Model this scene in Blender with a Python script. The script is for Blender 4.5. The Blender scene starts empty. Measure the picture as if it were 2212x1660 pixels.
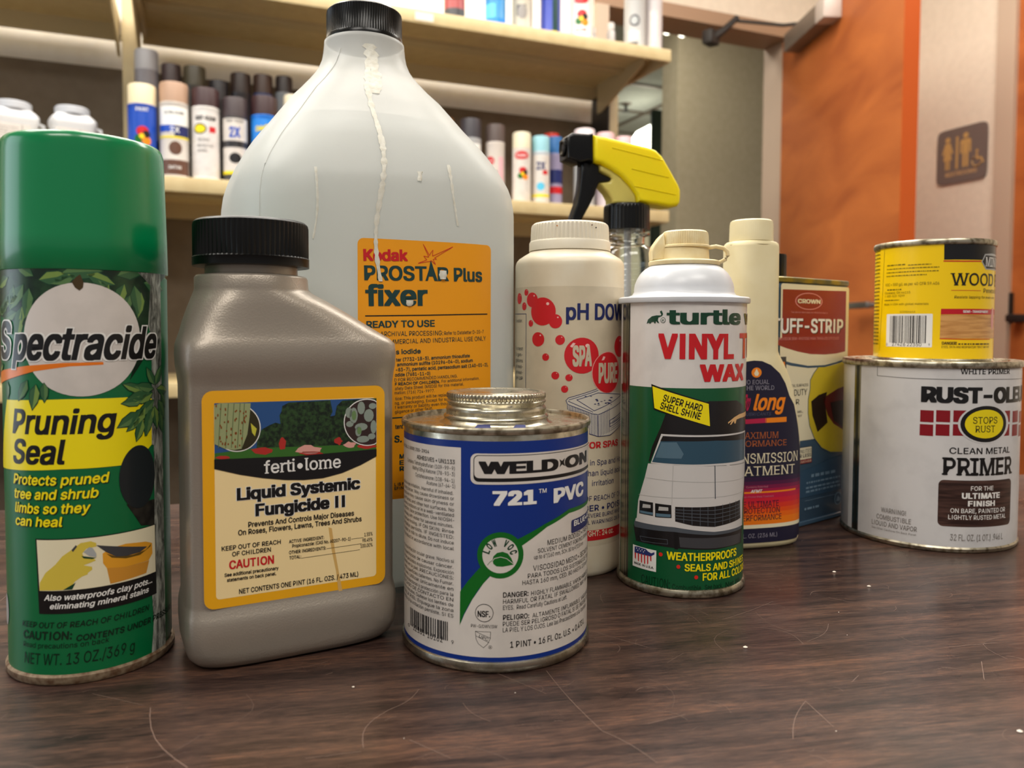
import bpy, bmesh, math, random, os
from mathutils import Vector, Matrix
from mathutils.geometry import tessellate_polygon
C = bpy.context.scene.collection
R = math.radians
S = bpy.context.scene
# ------------------------------------------------------------ camera, world, lights, exposure
cam_d = bpy.data.cameras.new('camera'); cam = bpy.data.objects.new('camera', cam_d); C.objects.link(cam)
cam_d.sensor_width = 36; cam_d.lens = 1679.1 / 2212 * 36; cam_d.shift_y = -(830 - 776.3) / 2212
cam_d.clip_start = .01; cam_d.clip_end = 60
cam.matrix_world = Matrix.Translation((0, 0, .1377)) @ Matrix.Rotation(R(90 - 2.392), 4, 'X') @ Matrix.Rotation(R(.221), 4, 'Z')
cam_d.dof.use_dof = True; cam_d.dof.focus_distance = .375; cam_d.dof.aperture_fstop = 12.0
S.camera = cam
S.view_settings.view_transform = 'Standard'; S.view_settings.look = 'None'
S.view_settings.exposure = 0.0; S.view_settings.gamma = 1; S.view_settings.use_curve_mapping = False
W = bpy.data.worlds.new('world'); S.world = W; W.use_nodes = True
W.node_tree.nodes['Background'].inputs[0].default_value = (1.0, .96, .92, 1)
W.node_tree.nodes['Background'].inputs[1].default_value = .30
def area(name, loc, rot, sx, sy, power, col):
    l = bpy.data.lights.new(name, 'AREA'); l.shape = 'RECTANGLE'; l.size = sx; l.size_y = sy; l.energy = power; l.color = col
    o = bpy.data.objects.new(name, l); C.objects.link(o); o.location = loc; o.rotation_euler = rot
    return o
TH = R(22); E1 = Vector((math.cos(TH), math.sin(TH), 0)); E2 = Vector((-math.sin(TH), math.cos(TH), 0))
def RM(a, b, z): return E1 * a + E2 * b + Vector((0, 0, z))          # room axes: a along the shelves, b away from the viewer
CEIL = 1.86
PANELS = [(-1.0, .75), (.4, .75), (1.75, 1.35), (-.6, 1.75), (.5, 1.75), (-1.0, -1.0), (.5, -1.0)]  # panels by the door and shelves are added fill for the background
for i, (a, b) in enumerate(PANELS):
    area('ceiling_lamp_fill', RM(a, b, CEIL - .03), (0, 0, TH), 1.1, .5, 24, (1, .95, .87))
area('corridor_fill', RM(1.75, 3.12, CEIL - .03), (0, 0, TH), 1.1, .4, 13, (1, .98, .90))  # unseen light added to brighten the corridor wall
area('corridor_fill', RM(3.6, 5.8, CEIL - .03), (0, 0, TH), 1.6, .9, 70, (.93, 1, .93))  # unseen fill added for the room beyond
area('daylight_window', (-2.2, .1, .5), (R(90), 0, R(-90)), 1.2, 1.5, 13, (.76, .88, 1))
# ------------------------------------------------------------ materials
def sr(r, g, b):
    f = lambda c: (c / 255 / 12.92) if c / 255 <= .04045 else ((c / 255 + .055) / 1.055) ** 2.4
    return (f(r), f(g), f(b), 1)
def pbr(name, col, rough=.5, metal=0.0, spec=.5, coat=0.0):
    m = bpy.data.materials.new(name); m.use_nodes = True; p = m.node_tree.nodes['Principled BSDF']
    p.inputs['Base Color'].default_value = sr(*col); p.inputs['Roughness'].default_value = rough
    p.inputs['Metallic'].default_value = metal; p.inputs['Specular IOR Level'].default_value = spec
    p.inputs['Coat Weight'].default_value = coat; p.inputs['Coat Roughness'].default_value = .08
    return m
def tex(m, kind='noise', scale=(1, 1, 1), s=5, detail=4, dist=0, rot=(0, 0, 0), coord='Object', rough=.5):
    t = m.node_tree; co = t.nodes.new('ShaderNodeTexCoord'); mp = t.nodes.new('ShaderNodeMapping')
    t.links.new(co.outputs[coord], mp.inputs[0]); mp.inputs['Scale'].default_value = scale; mp.inputs['Rotation'].default_value = rot
    if kind == 'noise':
        n = t.nodes.new('ShaderNodeTexNoise'); n.inputs['Scale'].default_value = s; n.inputs['Detail'].default_value = detail; n.inputs['Distortion'].default_value = dist; n.inputs['Roughness'].default_value = rough
        o = n.outputs['Fac']
    else:
        n = t.nodes.new('ShaderNodeTexVoronoi'); n.inputs['Scale'].default_value = s; o = n.outputs['Distance']
    t.links.new(mp.outputs[0], n.inputs['Vector'])
    return o
def ramp(m, fac, stops, to='Base Color'):
    t = m.node_tree; r = t.nodes.new('ShaderNodeValToRGB'); e = r.color_ramp.elements
    while len(e) < len(stops): e.new(.5)
    for el, (p, c) in zip(e, stops): el.position = p; el.color = sr(*c) if len(c) == 3 else c
    t.links.new(fac, r.inputs[0])
    if to: t.links.new(r.outputs[0], t.nodes['Principled BSDF'].inputs[to])
    return r
def bump(m, fac, strength=.2, dist=.001):
    t = m.node_tree; b = t.nodes.new('ShaderNodeBump'); b.inputs['Strength'].default_value = strength; b.inputs['Distance'].default_value = dist
    t.links.new(fac, b.inputs['Height']); t.links.new(b.outputs[0], t.nodes['Principled BSDF'].inputs['Normal'])
def noisy(name, c1, c2, s=30, rough=.5, metal=0.0, lo=.35, hi=.65, scale=(1, 1, 1), bs=0, **k):
    m = pbr(name, c1, rough, metal); f = tex(m, s=s, scale=scale, **k); ramp(m, f, [(lo, c1), (hi, c2)])
    if bs: bump(m, f, bs)
    return m
# ------------------------------------------------------------ object helpers
def link(o, parent=None):
    C.objects.link(o)
    if parent: o.parent = parent
    return o
def thing(name, label, cat, loc=(0, 0, 0), rz=0, group=None):
    o = bpy.data.objects.new(name, None); o.empty_display_size = .02; C.objects.link(o)
    o.location = loc; o.rotation_euler = (0, 0, rz); o['label'] = label; o['category'] = cat
    if group: o['group'] = group
    return o
def mesh(name, verts, faces, mat, parent=None, smooth=False, autos=None, label=None):
    me = bpy.data.meshes.new(name); me.from_pydata(verts, [], faces); me.update()
    for m in (mat if isinstance(mat, (list, tuple)) else [mat]): me.materials.append(m)
    if smooth:
        me.polygons.foreach_set('use_smooth', [True] * len(me.polygons))
        if autos is not None: me.set_sharp_from_angle(angle=R(autos))
    o = link(bpy.data.objects.new(name, me), parent)
    if label: o['label'] = label
    return o
def lathe(name, prof, mat, parent=None, seg=96, off=(0, 0), autos=35, ridge=None, label=None, close=True):
    """prof: (radius, z) bottom to top; ridge=(z0, z1, count, depth) presses vertical grooves into that band"""
    V, F = [], []
    for r, z in prof:
        for k in range(seg):
            t = 2 * math.pi * k / seg; rr = r
            if ridge and ridge[0] <= z <= ridge[1]: rr -= ridge[3] * (.5 + .5 * math.cos(t * ridge[2]))
            V.append((off[0] + rr * math.cos(t), off[1] + rr * math.sin(t), z))
    for i in range(len(prof) - 1):
        for k in range(seg):
            a, b = i * seg + k, i * seg + (k + 1) % seg
            F.append((a, b, b + seg, a + seg))
    if close:
        F.append(tuple(range(seg))[::-1]); F.append(tuple(range((len(prof) - 1) * seg, len(prof) * seg)))
    return mesh(name, V, F, mat, parent, True, autos, label)
def sel(a, b, n, k, N):
    t = 2 * math.pi * k / N - math.pi / 2; c, s = math.cos(t), math.sin(t)
    return a * math.copysign(abs(c) ** (2 / n), c), b * math.copysign(abs(s) ** (2 / n), s)
def loft(name, secs, mat, parent=None, N=128, autos=40, label=None, close=True):
    """secs: (z, a, b, n, cx, cy) superellipse rings"""
    V, F = [], []
    for z, a, b, n, cx, cy in secs:
        for k in range(N):
            x, y = sel(a, b, n, k, N); V.append((cx + x, cy + y, z))
    for i in range(len(secs) - 1):
        for k in range(N):
            p, q = i * N + k, i * N + (k + 1) % N; F.append((p, q, q + N, p + N))
    if close:
        F.append(tuple(range(N))[::-1]); F.append(tuple(range((len(secs) - 1) * N, len(secs) * N)))
    return mesh(name, V, F, mat, parent, True, autos, label)
def box(name, x0, x1, y0, y1, z0, z1, mat, parent=None, bev=0, seg=2, label=None):
    bm = bmesh.new(); bmesh.ops.create_cube(bm, size=1)
    for v in bm.verts: v.co = Vector(((x0, x1)[v.co.x > 0], (y0, y1)[v.co.y > 0], (z0, z1)[v.co.z > 0]))
    if bev: bmesh.ops.bevel(bm, geom=bm.edges[:] + bm.verts[:], offset=bev, segments=seg, affect='EDGES', profile=.6)
    me = bpy.data.meshes.new(name); bm.to_mesh(me); bm.free(); me.materials.append(mat)
    if bev: me.polygons.foreach_set('use_smooth', [True] * len(me.polygons)); me.set_sharp_from_angle(angle=R(50))
    o = link(bpy.data.objects.new(name, me), parent)
    if label: o['label'] = label
    return o
def rbox(name, a0, a1, b0, b1, z0, z1, mat, parent=None, bev=0, kind=None):
    """box laid along the room axes"""
    o = box(name, a0, a1, b0, b1, z0, z1, mat, parent, bev)
    if parent is None: o.rotation_euler = (0, 0, TH)
    if kind: o['kind'] = kind
    return o
def prism(name, pts, y0, y1, mat, parent=None, bev=0, seg=3, label=None, taper=None, rot=None):
    """outline in x,z pushed from y0 to y1"""
    bm = bmesh.new(); n = len(pts)
    A = [bm.verts.new((x, y0, z)) for x, z in pts]; B = [bm.verts.new((x, y1, z)) for x, z in pts]
    try: bm.faces.new(A)
    except ValueError: pass
    bm.faces.new(B[::-1])
    for i in range(n): bm.faces.new((A[i], B[i], B[(i + 1) % n], A[(i + 1) % n]))
    bmesh.ops.recalc_face_normals(bm, faces=bm.faces)
    if bev:
        ed = [e for e in bm.edges if abs((e.verts[0].co - e.verts[1].co).y) < 1e-6]
        bmesh.ops.bevel(bm, geom=ed, offset=bev, segments=seg, affect='EDGES', profile=.5, clamp_overlap=True)
    if taper:
        for v in bm.verts: v.co.y *= taper(v.co)
    me = bpy.data.meshes.new(name); bm.to_mesh(me); bm.free(); me.materials.append(mat)
    me.polygons.foreach_set('use_smooth', [True] * len(me.polygons)); me.set_sharp_from_angle(angle=R(40))
    o = link(bpy.data.objects.new(name, me), parent)
    if label: o['label'] = label
    return o
def tube(name, pts, r, mat, parent=None, seg=10, label=None, cap=True, flat=1.0):
    V, F = [], []; n = len(pts); P = [Vector(p) for p in pts]; up = Vector((0, 0, 1)); rr = r if isinstance(r, (list, tuple)) else [r] * n
    for i, p in enumerate(P):
        d = (P[min(i + 1, n - 1)] - P[max(i - 1, 0)]).normalized()
        s = d.cross(up if abs(d.z) < .9 else Vector((1, 0, 0))).normalized(); t = s.cross(d)
        for k in range(seg):
            a = 2 * math.pi * k / seg; V.append(tuple(p + s * math.cos(a) * rr[i] * flat + t * math.sin(a) * rr[i]))
    for i in range(n - 1):
        for k in range(seg):
            a, b = i * seg + k, i * seg + (k + 1) % seg; F.append((a, b, b + seg, a + seg))
    if cap: F.append(tuple(range(seg))[::-1]); F.append(tuple(range((n - 1) * seg, n * seg)))
    return mesh(name, V, F, mat, parent, True, 60, label)
# ------------------------------------------------------------ printed artwork wrapped on its surface
COL = dict(
 green=(0,102,56), offwhite=(218,210,204), brownstain=(70,52,20), orange=(232,120,18), white=(236,234,230), black=(14,13,15), yellow=(246,226,8),
 dkprint=(4,34,20), silver=(168,170,170), greydark=(62,62,66), stump=(24,32,36), cream=(232,222,190), glove=(214,190,70), pot=(226,158,40), pot2=(206,142,48), potdark=(96,72,18),
 dkgreen=(10,60,38), gold=(236,170,20), cream2=(246,220,164), sky=(38,78,134), grass=(52,104,34), flowerred=(176,44,36), flowerpink=(222,160,150), leafdark=(46,40,14), leafpale=(150,158,112), leafline=(98,112,70),
 rust=(128,66,10), leafpale2=(196,190,60), soil=(52,34,32), leafgrey=(138,150,140), leafmid=(104,134,84), red=(200,20,30), stain=(214,172,100), kodakgold=(240,158,10), teal=(18,58,58),
 weldblue=(0,44,128), labelwhite=(216,208,200), weldgreen=(0,100,24), navy=(22,34,96), phlabel=(212,198,172), phlight=(216,208,194), spared=(208,20,32), pinkwhite=(244,196,190), pinkline=(236,170,160),
 labelwhite2=(222,216,212), waxgreen=(8,82,46), gapdark=(28,30,20), black2=(24,22,24), carwhite=(206,202,200), carglass=(46,78,98), carglass2=(84,112,130), cargrey=(76,82,90), cargrey2=(178,176,174),
 skin=(222,178,120), flagblue=(44,54,112), flagred=(204,60,60), bulletred=(220,40,30), dkprint2=(2,48,26), plnavy=(22,20,48), g0=(46,16,56), g1=(78,14,62), g2=(120,14,66), g3=(160,14,66), g4=(190,14,62), g5=(206,24,48),
 g6=(218,50,28), g7=(228,76,10), g8=(234,100,2), g9=(238,122,4), orangel=(244,136,16), greyl=(150,146,160), greyl2=(84,84,110), crimson=(186,26,72), copper=(172,92,46), pinkish=(208,120,140),
 tuffred=(140,8,32), slate=(52,80,104), slatel=(120,146,166), gloveyellow=(204,180,40), darkred=(100,20,16), blackred=(30,10,8), pinkl=(222,140,140), primwhite=(214,212,212), maroon=(134,8,24), yellow2=(236,214,10), greymid=(140,134,130),
 mwyellow=(248,206,0), olive=(104,88,8), redorange=(206,48,20), tuffred2=(190,16,34), lblue=(26,74,178), lblue2=(40,130,220), ltan=(170,138,116), lbrown=(98,66,52), lgrey=(150,150,150), lsky=(90,190,225), lpurple=(110,60,130), lpink=(228,180,186))
PM = {}
def pmat(k, rough=.32):
    if (k, rough) in PM: return PM[(k, rough)]
    if k == 'bark':
        m = pbr('print_bark', (120, 120, 112), rough); f = tex(m, s=420, scale=(1, 1, .22), detail=6, dist=.6, rough=.7); ramp(m, f, [(.34, (30, 30, 28)), (.46, (110, 112, 105)), (.58, (176, 178, 168))])
    elif k == 'barkdark':
        m = noisy('print_bark_dark', (16, 16, 16), (44, 42, 36), 300, rough)
    elif k == 'foliage':
        m = noisy('print_foliage', (8, 36, 22), (40, 78, 44), 130, rough, lo=.4, hi=.7)
    elif k == 'foliage2':
        m = noisy('print_trees', (10, 26, 14), (44, 74, 36), 700, rough, lo=.38, hi=.68)
    elif k == 'oak':
        m = noisy('print_oak', (176, 118, 58), (214, 160, 96), 60, rough, scale=(1, 1, 9), detail=6, lo=.3, hi=.6)
    elif k == 'darkwood':
        m = noisy('print_dark_wood', (44, 26, 22), (92, 64, 56), 50, rough, scale=(1, 1, 14), detail=6, lo=.4, hi=.75)
    elif k in ('canmetal', 'canmetal2'):
        m = pbr('bare_tin_strip', (150, 146, 130), .22, 1.0)
    elif k.startswith('leaf') and k in 'leafA leafB leafC':
        m = pbr('print_' + k, {'leafA': (86, 122, 72), 'leafB': (52, 94, 58), 'leafC': (118, 146, 70)}[k], rough)
    elif k in ('labelwhite', 'labelwhite2', 'primwhite', 'offwhite', 'phlabel'):
        c = COL[k]; d = tuple(int(x * .93) for x in c); m = noisy('print_' + k, c, d, 60, rough, lo=.45, hi=.75)
    else:
        m = pbr('print_' + k, COL[k], rough)
    PM[(k, rough)] = m
    return m
_tc = {}
try:                                                                # the sans face that ships with Blender, else its built-in one
    FONT = bpy.data.fonts.load(os.path.join(bpy.utils.system_resource('DATAFILES', path='fonts'), 'Inter.woff2')); FS = 1.34
except Exception:
    FONT = None; FS = 1.0
def A_sign(Q): return sum(x0 * y1 - x1 * y0 for (x0, y0), (x1, y1) in zip(Q, Q[1:] + Q[:1]))
def text_mesh(s, slab=0):
    """flat mesh of a string, about one unit high, filled contour by contour"""
    if (s, slab) in _tc: return _tc[s, slab]
    cu = bpy.data.curves.new('t', 'FONT'); cu.body = s; cu.size = FS; cu.resolution_u = 3; cu.fill_mode = 'NONE'
    if FONT: cu.font = FONT
    o = bpy.data.objects.new('t', cu); me = o.to_mesh()
    co = [(v.co.x, v.co.y) for v in me.vertices]; nb = {}
    for e in me.edges:
        i, j = e.vertices; nb.setdefault(i, []).append(j); nb.setdefault(j, []).append(i)
    o.to_mesh_clear(); bpy.data.objects.remove(o); bpy.data.curves.remove(cu)
    loops, seen = [], set()
    for st in range(len(co)):
        if st in seen or st not in nb: continue
        L, p, c = [], None, st
        while c not in seen:
            seen.add(c); L.append(c); nx = [q for q in nb[c] if q != p and q not in seen]; p = c
            if not nx: break
            c = min(nx, key=lambda q: (q != c + 1, q))
        Q = [co[L[0]]]
        for q in L[1:]:
            if math.dist(co[q], Q[-1]) > 1e-5: Q.append(co[q])
        if len(Q) > 3 and math.dist(Q[0], Q[-1]) < 1e-5: Q.pop()
        if len(Q) == 12 and not slab:                               # a capital I drawn with slabs: keep its stem only
            xs = sorted({round(x, 3) for x, y in Q}); lo, hi = min(y for x, y in Q), max(y for x, y in Q)
            if len(xs) == 4 and sum(abs(x - xs[0]) < .002 for x, y in Q) == 4 and hi - lo > .6: Q = [(xs[1], lo), (xs[2], lo), (xs[2], hi), (xs[1], hi)]
            if A_sign(Q) * A_sign([co[q] for q in L]) < 0: Q = Q[::-1]
        if len(Q) > 2: loops.append(Q)
    A = [sum(x0 * y1 - x1 * y0 for (x0, y0), (x1, y1) in zip(Q, Q[1:] + Q[:1])) / 2 for Q in loops]
    def inside(pt, Q):
        x, y = pt; r = False
        for (x0, y0), (x1, y1) in zip(Q, Q[1:] + Q[:1]):
            if (y0 > y) != (y1 > y) and x < (x1 - x0) * (y - y0) / (y1 - y0) + x0: r = not r
        return r
    V, F = [], []
    own = {}
    for i, Q in enumerate(loops):
        cont = [j for j in range(len(loops)) if j != i and abs(A[j]) > abs(A[i]) and A[i] * A[j] < 0 and inside(Q[0], loops[j])]
        if cont: own[i] = min(cont, key=lambda j: abs(A[j]))
    for i, Q in enumerate(loops):
        if i in own: continue
        G = [Q] + [loops[j] for j in own if own[j] == i]; P = [p for g in G for p in g]; n = len(V); V += P
        for f in tessellate_polygon([[Vector((x, y, 0)) for x, y in g] for g in G]):
            (ax, ay), (bx, by), (cx, cy) = (P[k] for k in f); k = (bx - ax) * (cy - ay) - (by - ay) * (cx - ax)
            if abs(k) > 1e-12: F.append(tuple(n + q for q in (f if k > 0 else f[::-1])))
    _tc[s, slab] = (V, F)
    return _tc[s, slab]
CAPH = max(v[1] for v in text_mesh('H', 0)[0])
XH = max(v[1] for v in text_mesh('x', 0)[0])
def serifs(V, F, b):
    cnt = {}
    for f in F:
        for i in range(len(f)):
            e = tuple(sorted((f[i], f[(i + 1) % len(f)]))); cnt[e] = cnt.get(e, 0) + 1
    V = list(V); F = list(F); th = .032
    for (i, j), c in cnt.items():
        if c != 1: continue
        (x0, y0), (x1, y1) = V[i], V[j]
        if abs(y0 - y1) > .004 or abs(x0 - x1) < .03: continue
        if x0 > x1: x0, x1 = x1, x0
        w = x1 - x0
        for yy, sg in ((-b, 1), (CAPH + b, -1), (XH + b, -1)):
            if abs(y0 - yy) < .01:
                if yy == XH + b and w > .2: continue
                ex = .06; a0 = x0 - ex; a1 = x1 + (ex if (w < .2 and yy != XH + b) else 0)
                n = len(V); V += [(a0, yy), (a1, yy), (a1, yy + sg * th), (a0, yy + sg * th)]
                F.append((n, n + 1, n + 2, n + 3) if sg > 0 else (n + 3, n + 2, n + 1, n))
    return V, F
def se_line(kind, p):
    if kind == 'flat': return [(-1.0, p[0]), (1.0, p[0])], 1.0, False
    a, b, n = (p[0], p[0], 2) if kind == 'circ' else p
    N = 720; pts = [sel(a, b, n, k, N) for k in range(N)]; return pts + pts[:1], 0.0, True
class Wrap:
    def __init__(s, spec):
        s.pts, s.u0, s.closed = se_line(spec[0], spec[1:]); s.kind = spec[0]; s.r = spec[1]
        s.cum = [0.0]
        for a, b in zip(s.pts, s.pts[1:]): s.cum.append(s.cum[-1] + math.hypot(b[0] - a[0], b[1] - a[1]))
        s.tot = s.cum[-1]; s.step = .0022 if s.closed else 9
    def at(s, u, off):
        if s.kind == 'circ':
            t = u / s.r - math.pi / 2; c, n = math.cos(t), math.sin(t); return (s.r + off) * c, (s.r + off) * n, c, n
        if s.kind == 'flat': return u, s.pts[0][1] - off, 0.0, -1.0
        d = (u + s.u0) % s.tot
        lo, hi = 0, len(s.cum) - 1
        while hi - lo > 1:
            m = (lo + hi) // 2
            if s.cum[m] <= d: lo = m
            else: hi = m
        (x0, y0), (x1, y1) = s.pts[lo], s.pts[lo + 1]; L = s.cum[lo + 1] - s.cum[lo]; q = (d - s.cum[lo]) / L
        nx, ny = (y1 - y0) / L, -(x1 - x0) / L
        return x0 + (x1 - x0) * q + nx * off, y0 + (y1 - y0) * q + ny * off, nx, ny
def slice_u(V, F, step):
    u0, u1 = min(v[0] for v in V), max(v[0] for v in V)
    if u1 - u0 < step * 1.3: return V, F
    bm = bmesh.new(); vs = [bm.verts.new((a, b, 0)) for a, b in V]
    for f in F:
        try: bm.faces.new([vs[i] for i in f])
        except ValueError: pass
    k = math.ceil(u0 / step)
    while k * step < u1:
        bmesh.ops.bisect_plane(bm, geom=bm.verts[:] + bm.edges[:] + bm.faces[:], plane_co=(k * step, 0, 0), plane_no=(1, 0, 0), dist=1e-7); k += 1
    bm.verts.index_update(); V2 = [(v.co.x, v.co.y) for v in bm.verts]; F2 = [tuple(v.index for v in f.verts) for f in bm.faces]; bm.free()
    return V2, F2
def tri_poly(P):
    t = tessellate_polygon([[Vector((a, b, 0)) for a, b in P]])
    out = []
    for f in t:
        (ax, ay), (bx, by), (cx, cy) = (P[i] for i in f)
        s = (bx - ax) * (cy - ay) - (by - ay) * (cx - ax)
        if abs(s) < 1e-13: continue
        out.append(tuple(f) if s > 0 else tuple(f)[::-1])
    return out
def artwork(name, spec, items, parent, zoff=0.0, rough=.32, base=.00008, lay=.00004, label=None):
    w = Wrap(spec); VV, FF, MI, NN, mats, idx = [], [], [], [], [], {}
    def put(V, F, col, L, big=True):
        if not F: return
        V = [(a / 1000, b / 1000) for a, b in V]
        if big and w.closed: V, F = slice_u(V, F, w.step)
        if col not in idx: idx[col] = len(mats); mats.append(pmat(col, rough))
        n = len(VV); off = base + L * lay
        for a, b in V:
            x, y, nx, ny = w.at(a, off); VV.append((x, y, b - zoff)); NN.append((nx, ny, 0))
        for f in F: FF.append(tuple(i + n for i in f)); MI.append(idx[col])
    for it in items:
        k = it[0]
        if k == 'p': put(it[3], tri_poly(it[3]), it[1], it[2])
        elif k == 'l':
            P = it[4]; h = it[3] / 2
            for (x0, y0), (x1, y1) in zip(P, P[1:]):
                d = math.hypot(x1 - x0, y1 - y0)
                if d < 1e-6: continue
                ex, ey = (x1 - x0) / d * h * .6, (y1 - y0) / d * h * .6; nx, ny = -(y1 - y0) / d * h, (x1 - x0) / d * h
                put([(x0 - ex - nx, y0 - ey - ny), (x1 + ex - nx, y1 + ey - ny), (x1 + ex + nx, y1 + ey + ny), (x0 - ex + nx, y0 - ey + ny)], [(0, 1, 2, 3)], it[1], it[2])
        elif k == 'leaves':
            for j, (u, v, a, ln) in enumerate(it[2]):
                ca, sa = math.cos(R(a)), math.sin(R(a)); ln *= 1.15
                tip = (ln, 0); up = [(0, 0), (ln * .3, ln * .2), (ln * .65, ln * .17), tip]; dn = [(0, 0), tip, (ln * .65, -ln * .17), (ln * .3, -ln * .2)]
                for P, c, dl in (([(-.3, 0), (ln * .3, ln * .24), (ln * .7, ln * .2), (ln + .5, 0), (ln * .7, -ln * .2), (ln * .3, -ln * .24)], 'dkgreen', 0), (up, 'leafA' if j % 3 else 'leafC', 1), (dn, 'leafB', 1)):
                    Q = [(u + x * ca - y * sa, v + x * sa + y * ca) for x, y in P]; put(Q, tri_poly(Q), c, it[1] + dl * .5)
        elif k == 'b':
            _, col, L, u0, v, u1, h, seed = it; rg = random.Random(seed)
            while u0 < u1 - .2:
                ww = min(rg.uniform(.5, 2.3) * h, u1 - u0); put([(u0, v), (u0 + ww, v), (u0 + ww, v + h * .6), (u0, v + h * .6)], [(0, 1, 2, 3)], col, L); u0 += ww + h * .45
        elif k == 'c':
            _, col, L, u0, v0, u1, v1, n, seed = it; rg = random.Random(seed); ws = [rg.uniform(.4, 1.8) for _ in range(2 * n)]; t = sum(ws); x = u0
            for i, q in enumerate(ws):
                q *= (u1 - u0) / t
                if i % 2 == 0: put([(x, v0), (x + q, v0), (x + q, v1), (x, v1)], [(0, 1, 2, 3)], col, L, False)
                x += q
        elif k == 't':
            _, s, col, L, u0, v0, u1, v1, h, b, sh, fit, al, serif, grow = it
            b = max(b, 0) * 1.15; mb = b - .043 if grow else b
            V, F = text_mesh(s, serif); M = V
            Ft = text_mesh(fit, serif)[0] if fit else M
            nat = max(v[0] for v in Ft) - min(v[0] for v in Ft) + 2 * mb
            if serif: V, F = serifs(V, F, 0)
            d = math.hypot(u1 - u0, v1 - v0); my = mb * (.6 if mb >= .03 else 1); sy = h / (CAPH + 2 * my); sx = (d - (sh * h * .9 if sh else 0)) / nat
            ca, sa = (u1 - u0) / d, (v1 - v0) / d
            mn, mx = min(v[0] for v in M) - mb, max(v[0] for v in M) + mb
            if b <= .008: sft = [(0, 0)]
            elif b < .03: sft = [(-b, 0), (b, 0), (0, b), (0, -b)]
            else:                                                   # heavy face: the outline thickened evenly all round
                sft = [(b * k * i, b * k * j * .6) for k in ((1,) if b < .05 else (1, .5)) for i in (-1, 0, 1) for j in (-1, 0, 1) if i or j]
            for si, (dx, dy) in enumerate(sft):
                Q = []
                for x, y in V:
                    X = (x + dx - mn) * sx if al == 'l' else (x + dx - mx) * sx + d - (sh * h * .9 if sh else 0)
                    Y = (y + dy + my) * sy; X += sh * Y
                    Q.append((u0 + X * ca - Y * sa, v0 + X * sa + Y * ca))
                put(Q, F, col, L + si * .03, h > 2.2)
            continue
    me = bpy.data.meshes.new(name); me.from_pydata(VV, [], FF); me.update()
    for m in mats: me.materials.append(m)
    me.polygons.foreach_set('material_index', MI); me.polygons.foreach_set('use_smooth', [True] * len(FF))
    me.normals_split_custom_set_from_vertices(NN)
    o = link(bpy.data.objects.new(name, me), parent)
    if label: o['label'] = label
    return o
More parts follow.
